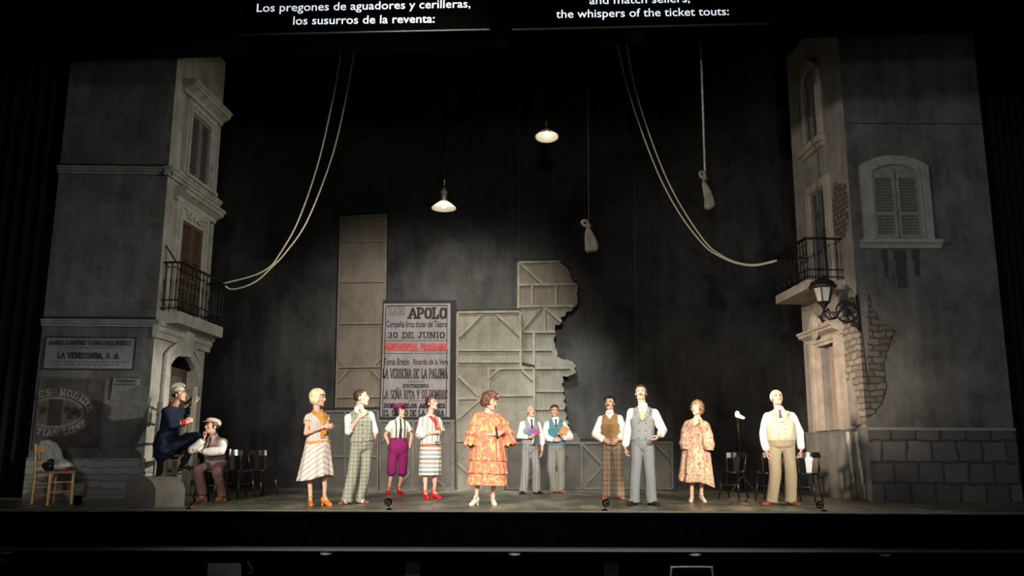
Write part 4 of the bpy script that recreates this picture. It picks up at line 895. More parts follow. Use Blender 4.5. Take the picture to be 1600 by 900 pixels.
# rush seated chair at far left with clothes on it
HONEY = mat('honey_wood', (0.72, 0.42, 0.18), 0.5, 0.2, 14); RUSH = mat('woven_rush', (0.35, 0.24, 0.11), 0.8, 0.35, 60, bmp=0.6)
g0 = gnd(79, 788); RCA = math.radians(36) - math.atan2(g0[0], g0[1])
rc = thing('ladder_back_chair', 'honey-coloured ladder-back wooden chair with clothes on it, at far left', 'chair', tuple(g0), RCA)
for sx in (-1, 1):
    o = obj('leg', MB().tube([(sx * 0.19, -0.19, 0), (sx * 0.185, -0.185, 0.47)], 0.02, 10), HONEY); o.parent = rc
    o = obj('leg', MB().tube([(sx * 0.165, 0.19, 0), (sx * 0.165, 0.18, 0.45), (sx * 0.17, 0.23, 0.86)], 0.021, 10), HONEY); o.parent = rc
    for z in (0.14, 0.30): o = obj('stretcher', MB().tube([(sx * 0.19, -0.19, z), (sx * 0.165, 0.19, z)], 0.012, 8), HONEY); o.parent = rc
for z in (0.18, 0.32): o = obj('stretcher', MB().tube([(-0.19, -0.19, z), (0.19, -0.19, z)], 0.012, 8), HONEY); o.parent = rc
o = obj('stretcher', MB().tube([(-0.165, 0.19, 0.24), (0.165, 0.19, 0.24)], 0.012, 8), HONEY); o.parent = rc
for z, h in ((0.56, 0.06), (0.74, 0.1)):
    mb = MB(); pts = [(-0.165, 0.2, z), (0.165, 0.2, z), (0.165, 0.2, z + h * 0.8), (0.08, 0.2, z + h), (-0.08, 0.2, z + h), (-0.165, 0.2, z + h * 0.8)]; mb.prism([(x, y + (zz - 0.45) * 0.09 - 0.01, zz) for x, y, zz in pts], (0, 0.018, 0)); o = obj('slat', mb, HONEY); o.parent = rc
mb = MB(); mb.prism([(-0.2, -0.205, 0.44), (0.2, -0.205, 0.44), (0.175, 0.19, 0.44), (-0.175, 0.19, 0.44)], (0, 0, 0.035)); o = obj('seat', mb, RUSH); o.parent = rc
def rcw(x, y, z): a = RCA; return g0 + np.array([x * math.cos(a) - y * math.sin(a), x * math.sin(a) + y * math.cos(a), z])
def heap(lab, name, blobs, m, seed, amp=0.03, cat='garment'):
    mb = MB()
    for c, r in blobs: mb.ell(rcw(*c), np.eye(3), r)
    me = fuse(mb, 0.012, 2); ruffle(me, amp, 11); tag(obj(name, me, m, None, True, tuple(rcw(*blobs[0][0]))), lab, cat)
heap('crumpled white cloth lying on the seat of the ladder-back chair', 'cloth', [((0.06, -0.10, 0.545), (0.15, 0.14, 0.045)), ((0.10, -0.05, 0.575), (0.11, 0.1, 0.05)), ((0.02, -0.16, 0.555), (0.11, 0.08, 0.05))], cloth('white_linen', (0.78, 0.76, 0.72)), 1)
heap('folded red cloth under the white cloth on the ladder-back chair', 'cloth', [((0.1, -0.12, 0.495), (0.13, 0.1, 0.025)), ((0.14, -0.06, 0.495), (0.07, 0.1, 0.02))], cloth('brick_red_cloth', (0.38, 0.07, 0.05)), 2, 0.015)
heap('dark handbag on the seat of the ladder-back chair', 'handbag', [((-0.11, -0.02, 0.55), (0.09, 0.09, 0.075)), ((-0.1, -0.05, 0.6), (0.05, 0.06, 0.05)), ((-0.07, 0.06, 0.55), (0.06, 0.06, 0.06))], mat('dark_leather', (0.015, 0.013, 0.013), 0.4), 3, 0.02, 'bag')
mb = MB(); pts = []
for k in range(11):
    t = k / 10; a = PI * (t - 0.15) * 1.2
    x = 0.13 + 0.05 * t; 
    pass
a_ = RCA; sdv = np.array([math.cos(a_), math.sin(a_), 0])
cs = spline([rcw(0.02, 0.30, 0.62), rcw(0.02, 0.295, 0.80), rcw(0.02, 0.245, 0.90), rcw(0.03, 0.16, 0.83), rcw(0.05, 0.08, 0.70), rcw(0.06, 0.02, 0.61), rcw(0.08, -0.10, 0.56)], 5)
mb.loft([(c, sdv * (0.10 + 0.05 * k / len(cs)), np.cross(sdv, unit(cs[min(k + 1, len(cs) - 1)] - cs[max(k - 1, 0)])) * 0.018) for k, c in enumerate(cs)], 24, 2.2); me = fuse(mb, 0.01, 2); ruffle(me, 0.025, 12, (1.5, 1.5, 0.4)); tag(obj('shirt', me, cloth('grey_white_shirt_cloth', (0.42, 0.41, 0.38)), None, True, tuple(rcw(0.15, 0.2, 0.5))), 'greyish white shirt draped over the back of the ladder-back chair', 'garment')
mb = MB(); pb_ = gnd(121, 789); mb.lathe([(0.0, 0), (0.05, 0), (0.055, 0.13), (0.05, 0.13), (0.045, 0.02), (0, 0.02)], pb_, 16); tag(obj('black_cup', mb, BLACKPAINT, None, True, tuple(pb_)), 'small black pot standing on the boards right of the ladder-back chair', 'pot')

# prompter's hood
PBX = plaster('painted_hood', (0.22, 0.2, 0.175), (0.4, 0.37, 0.325), 2, 0.3)
PBD = plaster('painted_hood_shade_side', (0.06, 0.057, 0.053), (0.10, 0.095, 0.088), 2, 0.3)  # end panel of the same hood, its shade put into the colour
A0 = gnd(194, 793); B0 = gnd(238, 793); dv = unit(B0 - A0); dpt = np.array([0.66, 0.62, 0]) ; wv = np.linalg.norm(B0 - A0)
ph = thing('prompter_hood', 'grey curved prompter hood at the front edge of the stage on the left', 'prompter box', tuple(A0))
prof = [(0, 0), (wv, 0), (wv, 0.2)] + [(wv - 0.24 + 0.24 * math.cos(math.radians(a)), 0.2 + 0.22 * math.sin(math.radians(a))) for a in range(10, 91, 10)] + [(0, 0.41)]
P_ = [A0 + dv * u + ez * z for u, z in prof]
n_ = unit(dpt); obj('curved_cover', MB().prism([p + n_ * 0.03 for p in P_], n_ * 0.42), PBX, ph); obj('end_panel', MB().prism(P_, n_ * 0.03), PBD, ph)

# wooden step ladder
LWOOD = plaster('old_ladder_wood', (0.12, 0.105, 0.08), (0.27, 0.24, 0.19), 6, 0.3)
YL = 15.0
def ql(px, py, d=0.0): return at(px, py, YL + d)
la = gnd(283, 782)
ld = thing('step_ladder', 'old wooden step ladder in front of the left house doorway', 'ladder', tuple(la))
def rail(a, b, w_=0.06, t=0.035): obj('rail', MB().beam(a, b, ex, w_, dy, t), LWOOD, ld)
r1 = (la + ez * 0.0, ql(306, 605, -0.08)); rail(*r1)
lb = gnd(276, 779); dY2 = lb[1] - YL
r2 = (lb + ez * 0.0, ql(292, 618, 0.3)); rail(*r2)
def on(r, t): return r[0] + (r[1] - r[0]) * t
for t in (0.1, 0.27, 0.43, 0.6, 0.78, 0.92): obj('rung', MB().beam(on(r1, t), on(r2, t), ez, 0.035, ex, 0.05), LWOOD, ld)
l1 = gnd(254, 782) * np.array([1, 0, 1]) + np.array([0, la[1], 0]); l2 = l1 + np.array([0.02, 0.34, 0])
tz = 0.69
rail(l1, np.array([l1[0] - 0.01, l1[1], tz]), 0.055); rail(l2, np.array([l2[0] - 0.01, l2[1], tz]), 0.055)
for z in (0.1, 0.42): 
    for l, r in ((l1, r1), (l2, r2)):
        b = on(r, z / r[1][2]); obj('brace', MB().beam(np.array([l[0], l[1], z]), b, ez, 0.035, dy, 0.03), LWOOD, ld)
b1, b2 = on(r1, tz / r1[1][2]), on(r2, tz / r2[1][2])
obj('top_step', MB().prism([np.array([l1[0] - 0.03, l1[1] - 0.03, tz]), np.array([b1[0], b1[1] - 0.03, tz]), np.array([b2[0], b2[1] + 0.03, tz]), np.array([l2[0] - 0.03, l2[1] + 0.03, tz])], ez * 0.03), LWOOD, ld)
for p in (la, lb): obj('rubber_foot', MB().beam(p, p + ez * 0.06, ex, 0.075, dy, 0.05), BLACKPAINT, ld)

# ghost light on its tall stand
gl = gnd(1161, 769); YG = gl[1]
gt = thing('lamp_stand', 'tall thin lamp stand with a glowing bare bulb behind the chairs at right', 'lamp', tuple(gl))
hg = at(1161, 654, YG)[2]
obj('pole', MB().tube([gl + ez * 0.05, np.array([gl[0] - 0.05, gl[1], hg])], [0.025, 0.013], 8), IRON, gt, True)
for a in (200, 320, 80):
    v = np.array([math.cos(math.radians(a)), math.sin(math.radians(a)), 0])
    obj('foot', MB().beam(gl + v * 0.02 + ez * 0.32, gl + v * 0.3 + ez * 0.012, np.cross(v, ez), 0.06, ez, 0.025), mat('weathered_stand_wood', (0.1, 0.09, 0.075), 0.8), gt)
obj('collar', MB().lathe([(0.03, 0), (0.035, 0.02), (0.035, 0.1), (0.02, 0.12)], np.array([gl[0] - 0.03, gl[1], 0.75]), 12), IRON, gt)
bp = np.array([gl[0] - 0.05, gl[1], hg])
obj('socket', MB().lathe([(0.03, -0.06), (0.035, 0.0), (0.05, 0.02), (0.02, 0.03)], bp, 12), IRON, gt)
mb = MB(); mb.ell(bp + ez * 0.09, np.eye(3), (0.05, 0.05, 0.075), 14, 9); obj('bulb', mb, emit('amber_bulb', (1, 0.62, 0.25), 5.0), gt, True)
mb = MB(); mb.prism([bp + np.array([0.02, -0.05, 0.01]), bp + np.array([0.13, -0.05, -0.02]), bp + np.array([0.16, -0.05, 0.02]), bp + np.array([0.04, -0.05, 0.09])], (0, 0.02, 0)); obj('reflector', mb, ENW, gt)
l = bpy.data.lights.new('ghost_bulb_light', 'POINT'); l.energy = 14; l.color = (1, 0.6, 0.28); l.shadow_soft_size = 0.06
o = bpy.data.objects.new('ghost_bulb_light', l); C.objects.link(o); o.location = bp + np.array([0, -0.12, 0.1])

# small microphones along the front edge
for px, rz, lab in ((608, 10, 'small black microphone on the stage edge in front of the woman in plum breeches'), (945, -10, 'small black microphone on the stage edge in front of the man in the brown waistcoat'), (1288, 35, 'small black microphone tilted on the stage edge in front of the right house')):
    x = at(px, 800, YF + 0.03)[0]
    t = thing('microphone', lab, 'microphone', (x, YF + 0.03, 0.004), 0, 'edge microphones')
    b = np.array([x, YF + 0.03, 0.004]); a = math.radians(rz)
    v = np.array([math.sin(a) * -1, 0, math.cos(a)])
    obj('base', MB().lathe([(0.0, 0), (0.045, 0), (0.04, 0.012), (0.012, 0.02), (0, 0.02)], b, 14), BLACKPAINT, t, True)
    obj('stem', MB().tube([b + ez * 0.015, b + v * 0.06], 0.006, 6), BLACKPAINT, t)
    c = b + v * 0.10; obj('shock_mount', MB().tube([c + np.array([0.045 * math.cos(k), -0.01, 0.045 * math.sin(k)]) for k in np.linspace(0, 2 * PI, 20)[:-1]], 0.008, 6, True).tube([c + np.array([0.03 * math.cos(k), 0.02, 0.03 * math.sin(k)]) for k in np.linspace(0, 2 * PI, 20)[:-1]], 0.006, 6, True), BLACKPAINT, t)
    obj('capsule', MB().tube([c + np.array([0, -0.06, -0.006]), c + np.array([0, 0.05, 0.006])], 0.012, 8), BLACKPAINT, t)
x0 = at(294, 800, YF + 0.03)[0]; t = thing('microphone', 'long thin black microphone boom leaning on the stage edge near the seated man', 'microphone', (x0, YF + 0.03, 0.004), 0, 'edge microphones')
b = np.array([x0, YF + 0.03, 0.004]); e_ = at(303, 783, YF + 0.25); obj('base', MB().lathe([(0.0, 0), (0.04, 0), (0.035, 0.012), (0.01, 0.02), (0, 0.02)], b, 14), BLACKPAINT, t, True)
obj('boom', MB().tube([b + ez * 0.015, e_], 0.007, 6), BLACKPAINT, t); obj('capsule', MB().tube([e_, e_ + (e_ - b) * 0.25], 0.014, 8), BLACKPAINT, t)

# orchestra pit: work lights under the stage lip, a loudspeaker and a chair
GLASSD = mat('dim_lamp_glass', (0.22, 0.23, 0.22), 0.3)
for px, py, lab in ((510, 857, 'round pit work light under the stage lip at left'), (804, 859, 'round pit work light under the middle of the stage lip'), (1085, 861, 'round pit work light under the stage lip right of the middle'), (1381, 862, 'round pit work light under the stage lip at right'), (12, 853, 'wide pit work light at the far left under the stage lip')):
    c = at(px, py, 11.95); c[2] = -0.505; t = thing('pit_light', lab, 'lamp', tuple(c), 0, 'pit work lights')
    obj('housing', MB().lathe([(0.0, 0), (0.09, 0), (0.1, -0.015), (0.095, -0.025), (0, -0.025)], c, 18), IRON, t); mb = MB(); mb.lathe([(0.088, -0.022), (0.085, -0.04), (0.06, -0.06), (0.03, -0.07), (0, -0.072)], c, 18); obj('lens', mb, GLASSD, t, True)
t = thing('loudspeaker', 'dark wedge loudspeaker in the orchestra pit at lower left', 'loudspeaker', tuple(at(352, 905, 11.6)))
a, b = at(318, 905, 11.6), at(384, 905, 11.6); c = at(352, 876, 11.6); mb = MB(); mb.prism([a, b, np.array([b[0] - 0.03, b[1], c[2]]), np.array([a[0] + 0.02, a[1], c[2] - 0.01])], (0, 0.35, 0)); obj('cabinet', mb, BLACKPAINT, t)
mb = MB(); mb.prism([a + np.array([0.04, -0.01, 0.02]), b + np.array([-0.05, -0.01, 0.02]), np.array([b[0] - 0.07, b[1] - 0.01, c[2] - 0.03]), np.array([a[0] + 0.05, a[1] - 0.01, c[2] - 0.03])], (0, 0.012, 0)); obj('grille', mb, IRON, t)
obj('handle', MB().tube(spline([b + np.array([0.0, 0.1, 0.05]), b + np.array([0.05, 0.1, 0.1]), np.array([b[0] - 0.02, b[1] + 0.1, c[2] - 0.02])]), 0.012, 6), IRON, t)
t = thing('pit_chair', 'dark chair back with a pale rim in the orchestra pit at lower right', 'chair', tuple(at(1080, 915, 11.4)))
a, b, d, e = at(1046, 915, 11.4), at(1115, 915, 11.4), at(1112, 886, 11.4), at(1049, 886, 11.4)
obj('back_frame', MB().tube(spline([a, e - ez * 0.02, e + ex * 0.03, d - ex * 0.03, d - ez * 0.02, b], 8), 0.014, 8), mat('dull_chrome', (0.12, 0.11, 0.10), 0.4, 0.1, 8, 0.6), t, True)
obj('backrest', MB().prism([a + ex * 0.03, b - ex * 0.03, d - ez * 0.04, e - ez * 0.04], (0, 0.03, 0)), BLACKPAINT, t)
t = tag(obj('notice_plate', MB().prism([at(-4, 879, 11.7), at(14, 879, 11.7), at(14, 870, 11.7), at(-4, 870, 11.7)], (0, 0.02, 0)), mat('grey_plate', (0.03, 0.03, 0.03), 0.6)), 'small grey plate at the far left edge of the orchestra pit', 'plate')

# ------------------------------------------------------------------ people
SKIN = {'pale': skin('fair_skin', (0.70, 0.43, 0.32)), 'warm': skin('warm_skin', (0.62, 0.36, 0.25)), 'rosy': skin('rosy_skin', (0.72, 0.40, 0.30))}
LIPM = mat('lip_colour', (0.46, 0.19, 0.15), 0.5); LIPR = mat('red_lipstick', (0.45, 0.03, 0.04), 0.4)
EYEW = mat('eye_white', (0.75, 0.72, 0.68), 0.3); IRIS = mat('dark_iris', (0.02, 0.014, 0.01), 0.3); LID = mat('lash_line', (0.02, 0.015, 0.012), 0.7)
def hairm(n, c): 
    m, nt, bs = nodes(n); mp = N(nt, 'ShaderNodeMapping'); L(nt, objc(nt), mp.inputs[0]); mp.inputs['Scale'].default_value = (1, 1, 0.25)
    f = nz(nt, mp.outputs[0], 55, 3); L(nt, ramp(nt, f, [(0.35, tuple(x * 0.55 for x in c)), (0.65, tuple(min(1, x * 1.25) for x in c))]), bs.inputs['Base Color'])
    bs.inputs['Roughness'].default_value = 0.5; bump(nt, bs, f, 0.5, 0.01); return m
WHITE_SHIRT = cloth('white_shirt_cotton', (0.80, 0.78, 0.74))
SHOE_BLACK = mat('black_shoe_leather', (0.014, 0.013, 0.013), 0.3); SHOE_BROWN = mat('brown_shoe_leather', (0.22, 0.09, 0.045), 0.4, 0.2)
I3 = np.eye(3)

def ray_to(P): return np.asarray(P) - CAM
class Fig:
    def __init__(s, label, foot, skin_='pale', sh=0.18, female=False, scale=1.0):
        s.base = gnd(*foot); s.Y = s.base[1]; s.female = female; s.k = scale
        s.ppm = 1 / np.linalg.norm(at(foot[0] + 1, foot[1], s.Y) - s.base)
        s.root = thing('person', label, 'person', tuple(s.base)); s.skin = SKIN[skin_]; s.sh = sh
        s.body = MB()
    def va(s, P=None):
        P = s.base if P is None else P; return math.degrees(math.atan2(P[0], P[1]))
    def p(s, x, y, off=0.0): return at(x, y, s.Y + off)
    def reach(s, A, x, y, Lg, sg):
        """point on the sight line through (x, y) at distance Lg from A; sg = -1 towards the viewer, +1 away"""
        d = unit(ray(x, y)); w_ = A - CAM; b = d @ w_; disc = b * b - (w_ @ w_ - Lg * Lg)
        return CAM + d * (b + sg * math.sqrt(max(0.0, disc)))
    def o(s, name, geo, m, smooth=True, parent=None): return obj(name, geo, m, parent or s.root, smooth)
    # --- torso frame
    def torso(s, hip, sho, yaw, lean=0.0, chest=1.0, waist=1.0, depth=1.0, belly=0.0, hipw=1.0, twist=0.0):
        s.H = s.p(hip[0], hip[1], hip[2] if len(hip) > 2 else 0); s.S = s.p(sho[0], sho[1], (sho[2] if len(sho) > 2 else 0) + lean)
        a = math.radians(yaw - s.va()); s.up = unit(s.S - s.H); sd = np.array([math.cos(a), math.sin(a), 0]); s.sd = unit(sd - s.up * (sd @ s.up)); s.fr = np.cross(s.up, s.sd)
        s.fr = -s.fr if s.fr @ np.array([math.sin(a), -math.cos(a), 0]) < 0 else s.fr
        s.TL = np.linalg.norm(s.S - s.H); s.prm = (chest, waist, depth, belly, hipw)
        f = s.female; w = s.sh / 0.18
        # t along the trunk, half width, half depth, forward shift
        prof = [(-0.16, 0.10, 0.09, 0), (-0.08, 0.150 * hipw, 0.108 * depth, 0), (0.05, (0.172 if f else 0.162) * hipw, 0.118 * depth, 0), (0.2, (0.155 if f else 0.15) * (waist + hipw) / 2, 0.108 * depth + belly * 0.6, belly * 0.5),
                (0.38, (0.128 if f else 0.145) * waist, 0.1 * depth + belly, belly * 0.8), (0.55, (0.138 if f else 0.155) * (chest + waist) / 2, 0.108 * depth + belly * 0.6, belly * 0.4 + 0.005),
                (0.70, 0.152 * chest if f else 0.168 * chest, (0.125 if f else 0.12) * depth, 0.012), (0.82, 0.152 * chest * w if f else 0.165 * chest, 0.105 * depth, 0.002), (0.90, 0.135 * w, 0.085, -0.008), (0.96, 0.098 * w, 0.07, -0.012), (1.02, 0.070, 0.060, -0.012), (1.08, 0.056, 0.054, -0.012)]
        s.tprof = prof
        s.sj = [s.S + s.sd * (g * s.sh * 0.93) - s.up * 0.08 - s.fr * 0.012 for g in (-1, 1)]
        s.hj = [s.H - s.sd * 0.084 * hipw, s.H + s.sd * 0.084 * hipw]
    def tp(s, lx, t, lf): return s.H + s.up * (t * s.TL) + s.sd * lx + s.fr * lf
    def loc(s, P): d = np.asarray(P) - s.H; return d @ s.sd, (d @ s.up) / s.TL, d @ s.fr
    def add_torso(s, mb, infl=0.0, t0=-9, t1=9, shoulders=True, e=2.3):
        R = [(s.H + s.up * (t * s.TL) + s.fr * f, s.sd * (a + infl), s.fr * (b + infl)) for t, a, b, f in s.tprof if t0 <= t <= t1]
        mb.loft(R, 30, e)
        if shoulders:
            for j in s.sj: mb.cap(s.S - s.up * 0.03 - s.fr * 0.01, j, 0.042 + infl, 0.050 + infl * 0.8)
    def front_depth(s, t, lx=0.0):
        """distance of the trunk's front surface from the spine line at height t"""
        P = s.tprof
        for (a, b) in zip(P[:-1], P[1:]):
            if a[0] <= t <= b[0]:
                q_ = (t - a[0]) / (b[0] - a[0]); w = a[1] + (b[1] - a[1]) * q_; d = a[2] + (b[2] - a[2]) * q_; f = a[3] + (b[3] - a[3]) * q_
                return f + d * max(0.0, 1 - min(1, abs(lx) / w) ** 2.3) ** (1 / 2.3)
        return 0.1
    # --- limbs
    def clear(s, P, mg):
        for k in range(60):
            x, t, d = s.loc(P)
            if not (-0.3 < t < 1.0) or d > s.front_depth(max(-0.1, min(t, 0.9)), x * 0.8) + mg or abs(x) > 0.24: break
            P = P - unit(ray_to(P)) * 0.008
        return P
    def arm(s, i, el, se, wr, sw, hand=None, hs=-1, curl=0.5, n=None, ua=0.31, fa=0.265, thumb=None, spread=0.0):
        k = s.k; A = s.sj[i]; E = s.reach(A, el[0], el[1], ua * k, se); E = s.clear(E, 0.045) if se < 0 else E; W = s.reach(E, wr[0], wr[1], fa * k, sw); W = s.clear(W, 0.06) if sw <= -0.5 else W
        f = 0.86 if s.female else 1.0
        s.body.cap(A, E, 0.046 * f, 0.038 * f); s.body.cap(E, W, 0.039 * f, 0.026 * f)
        s.body.cap(E + (W - E) * 0.25, E + (W - E) * 0.3, 0.041 * f, 0.041 * f)
        d = unit(W - E) if hand is None else unit(s.reach(W, hand[0], hand[1], 0.1, hs) - W)
        if n is None: n = (s.sd if i == 0 else -s.sd)
        s.hand(W, d, np.asarray(n, float), (1 if i == 0 else -1) if thumb is None else thumb, curl, spread)
        if not hasattr(s, 'E'): s.E = [None, None]; s.W = [None, None]; s.D = [None, None]
        s.E[i] = E; s.W[i] = W; s.D[i] = d
    def hand(s, W, d, n, th, curl, spread=0.0):
        k = 0.9 * s.k if s.female else 1.0 * s.k; m = s.body
        n = unit(n - d * (n @ d)); l = np.cross(d, n) * th
        R = MB(); k0 = W + d * 0.015
        for off, ln in ((0.028, 0.074), (0.0095, 0.083), (-0.0095, 0.077), (-0.027, 0.060)):
            kn = W + d * 0.088 * k + l * off * k; m.cap(W + l * off * 0.55 * k, kn, 0.0145 * k, 0.0125 * k, 8)
            a = spread * off / 0.028; dd = unit(d + l * a); p0 = kn; ang = curl * 0.55
            for seg, r0, r1 in ((0.46, 0.0098, 0.009), (0.3, 0.009, 0.0082), (0.24, 0.0082, 0.0068)):
                v = dd * math.cos(ang) + n * math.sin(ang); p1 = p0 + v * ln * seg * k; m.cap(p0, p1, r0 * k, r1 * k, 8); p0 = p1; ang += curl
        b = W + d * 0.022 * k + l * 0.018 * k; t1 = b + unit(d * 0.62 + l * 0.75 + n * 0.3) * 0.045 * k; t2 = t1 + unit(d * 0.9 + l * 0.2 + n * (0.2 + 0.5 * min(1, curl))) * 0.032 * k; t3 = t2 + unit(d + n * (0.2 + 0.5 * min(1, curl)) - l * 0.15) * 0.026 * k
        m.cap(b, t1, 0.015 * k, 0.0115 * k, 8); m.cap(t1, t2, 0.0115 * k, 0.0098 * k, 8); m.cap(t2, t3, 0.0098 * k, 0.008 * k, 8)
        m.ell(W + d * 0.05 * k, [l, d, n], (0.04 * k, 0.052 * k, 0.016 * k), 14, 8)
    def leg(s, i, kn, an, toe, koff=-0.03, off=0.0, ah=0.085, an3=None, kn3=None):
        """kn pixel of the knee; an = pixel x of the ankle standing on the floor"""
        Hj = s.hj[i]
        if an3 is None:
            g = at(an, 780, s.Y + off); A = np.array([g[0], g[1], ah])
        else: A = np.asarray(an3, float)
        K = s.p(kn[0], kn[1], koff + off * 0.5) if kn3 is None else np.asarray(kn3, float)
        f = 0.9 if s.female else 1.0
        s.body.cap(Hj, K, 0.075 * f, 0.048 * f); s.body.cap(K, A, 0.046 * f, 0.031 * f); m_ = K + (A - K) * 0.28; a = math.radians(toe - s.va()); fr = np.array([math.sin(a), -math.cos(a), 0])
        s.body.ell(m_ - fr * 0.012, [np.cross(fr, unit(K - A)), fr, unit(K - A)], (0.046 * f, 0.05 * f, 0.11))
        if not hasattr(s, 'K'): s.K = [None, None]; s.A = [None, None]; s.T = [0, 0]
        s.K[i] = K; s.A[i] = A; s.T[i] = fr
        fz = A * np.array([1, 1, 0]) if A[2] < 0.25 else A - ez * 0.085; heel = ah > 0.1
        s.body.cap(A, fz + fr * 0.10 + ez * 0.035, 0.03 * f, 0.022, 10); s.body.cap(fz + fr * 0.1 + ez * 0.032, fz + fr * 0.14 + ez * 0.03, 0.024, 0.02, 10)
    # --- head
    def head(s, c, yaw, pitch=0.0, roll=0.0, k=1.0, off=0.0, neck=None, mouth='shut'):
        a, b, g = math.radians(yaw - s.va()), math.radians(pitch), math.radians(roll)
        fr = np.array([math.sin(a) * math.cos(b), -math.cos(a) * math.cos(b), math.sin(b)]); sd = np.array([math.cos(a), math.sin(a), 0.0]); up = np.cross(fr, sd)
        up = up if up[2] > 0 else -up
        sd, up = sd * math.cos(g) - up * math.sin(g), up * math.cos(g) + sd * math.sin(g)
        s.hc = s.p(c[0], c[1], off) if len(c) == 2 else np.asarray(c); s.hf = fr; s.hs = sd; s.hu = up; s.hk = k * 1.07
        X = [sd, fr, up]; h = s.hp; r = lambda *q_: tuple(v * s.hk for v in q_); m = s.body
        m.ell(h(0, -0.018, 0.033), X, r(0.074, 0.094, 0.080), 24, 16); m.ell(h(0, 0.022, -0.018), X, r(0.060, 0.068, 0.088), 22, 14)
        m.ell(h(0, 0.034, -0.072), X, r(0.045 if s.female else 0.05, 0.050, 0.038)); m.ell(h(0, 0.072, -0.095), X, r(0.022, 0.018, 0.018), 12, 8)
        for sx in (-1, 1):
            m.ell(h(sx * 0.040, 0.052, -0.020), X, r(0.024, 0.022, 0.024), 12, 8); m.ell(h(sx * 0.076, -0.012, -0.008), X, r(0.010, 0.020, 0.033), 12, 8)
            m.cap(h(sx * 0.05, 0.01, -0.07), h(sx * 0.02, 0.062, -0.090), 0.015 * s.hk, 0.016 * s.hk, 10)
            m.cap(h(sx * 0.012, 0.086, 0.028), h(sx * 0.05, 0.068, 0.026), 0.010 * s.hk, 0.008 * s.hk, 8)
            m.ell(h(sx * 0.011, 0.093, -0.027), X, r(0.009, 0.010, 0.008), 10, 6)
        m.cap(h(0, 0.086, 0.016), h(0, 0.103, -0.022), 0.009 * s.hk, 0.0115 * s.hk, 10)
        m.ell(h(0, 0.086, -0.055), X, r(0.024, 0.010, 0.016), 12, 8)
        nb = s.tp(0, 1.0, -0.012); m.cap(nb, h(0, -0.022, -0.075), 0.054 if s.female else 0.064, 0.049 if s.female else 0.058)
        for j in s.sj: m.cap(nb + s.up * 0.03, s.S * 0.45 + j * 0.55, 0.045, 0.04)
        s.neck0 = nb
    def hp(s, x, y, z): return s.hc + s.hk * (s.hs * x + s.hf * y + s.hu * z)
    def hl(s, P): d = np.asarray(P) - s.hc; return d @ s.hs / s.hk, d @ s.hf / s.hk, d @ s.hu / s.hk
    def face(s, brow=None, lip=LIPM, moustache=None, beard=None, smile=False, open_=False, lipw=0.022):
        X = [s.hs, s.hf, s.hu]; k = s.hk
        for sx in (-1, 1):
            mb = MB(); c = s.hp(sx * 0.031, 0.0735, 0.006); mb.ell(c, X, (0.0145 * k, 0.012 * k, 0.0085 * k), 12, 9); me = mb.mesh()
            me.materials.append(EYEW); me.materials.append(IRIS); 
            for f in me.polygons:
                d = s.hl(f.center); f.material_index = 1 if math.hypot(d[0] - sx * 0.031, d[2] - 0.006) < 0.0072 and d[1] > 0.078 else 0
            o = bpy.data.objects.new('eye', me); C.objects.link(o); o.parent = s.root; me.transform(Matrix.Translation(-root_loc(s.root)))
            s.o('eyelid', MB().tube([s.hp(sx * 0.015, 0.084, 0.010), s.hp(sx * 0.031, 0.0875, 0.0165), s.hp(sx * 0.046, 0.077, 0.011)], 0.0032 * k, 6), LID)
            if brow: s.o('eyebrow', MB().tube([s.hp(sx * 0.012, 0.0915, 0.030), s.hp(sx * 0.032, 0.0835, 0.0375), s.hp(sx * 0.050, 0.069, 0.031)], [0.005 * k, 0.005 * k, 0.003 * k], 7), brow)
        u = 0.006 if smile else 0.0
        mb = MB(); mb.tube([s.hp(-lipw, 0.086, -0.054 + u), s.hp(-0.008, 0.0955, -0.0505), s.hp(0.008, 0.0955, -0.0505), s.hp(lipw, 0.086, -0.054 + u)], [0.002 * k, 0.0045 * k, 0.0045 * k, 0.002 * k], 7)
        z = -0.070 if open_ else -0.0595
        mb.tube([s.hp(-lipw, 0.085, -0.056 + u), s.hp(-0.008, 0.093, z), s.hp(0.008, 0.093, z), s.hp(lipw, 0.085, -0.056 + u)], [0.002 * k, 0.0055 * k, 0.0055 * k, 0.002 * k], 7)
        s.o('lips', mb, lip)
        if open_: s.o('mouth', MB().ell(s.hp(0, 0.0885, -0.058), X, (0.014 * k, 0.008 * k, 0.010 * k), 12, 8), mat('mouth_dark', (0.06, 0.012, 0.012), 0.6))
        if moustache:
            mb = MB()
            for sx in (-1, 1): mb.tube([s.hp(0, 0.103, -0.040), s.hp(sx * 0.014, 0.102, -0.042), s.hp(sx * 0.032, 0.089, -0.049)], [0.006 * k, 0.006 * k, 0.003 * k], 7)
            s.o('moustache', mb, moustache)
    def hair(s, m, style='short', thick=0.010, extra=(), keep=None, amp=0.004, freq=30, name='hair', vox=0.006):
        X = [s.hs, s.hf, s.hu]; k = s.hk; mb = MB(); r = lambda q_: tuple(v * k for v in q_)
        mb.ell(s.hp(0, -0.018, 0.033), X, r((0.074 + thick, 0.094 + thick, 0.080 + thick)), 28, 18)
        for c, q_ in extra: mb.ell(s.hp(*c), X, r(q_), 20, 14)
        me = fuse(mb, vox, 2)
        if amp: ruffle(me, amp, freq)
        def kp(P):
            x, y, z = s.hl(P)
            if style == 'short':
                zt = 0.070 if y > 0.055 else (0.070 - (0.055 - y) / 0.055 * 0.052 if y > 0.0 else (0.018 - (-y) / 0.07 * 0.07))
                if 0.0 < y < 0.022 and abs(x) > 0.06: zt = min(zt, -0.012)
                return z > max(zt, -0.07)
            return keep(x, y, z)
        me = trim(me, (), kp, 0.008); return s.o(name, me, m)
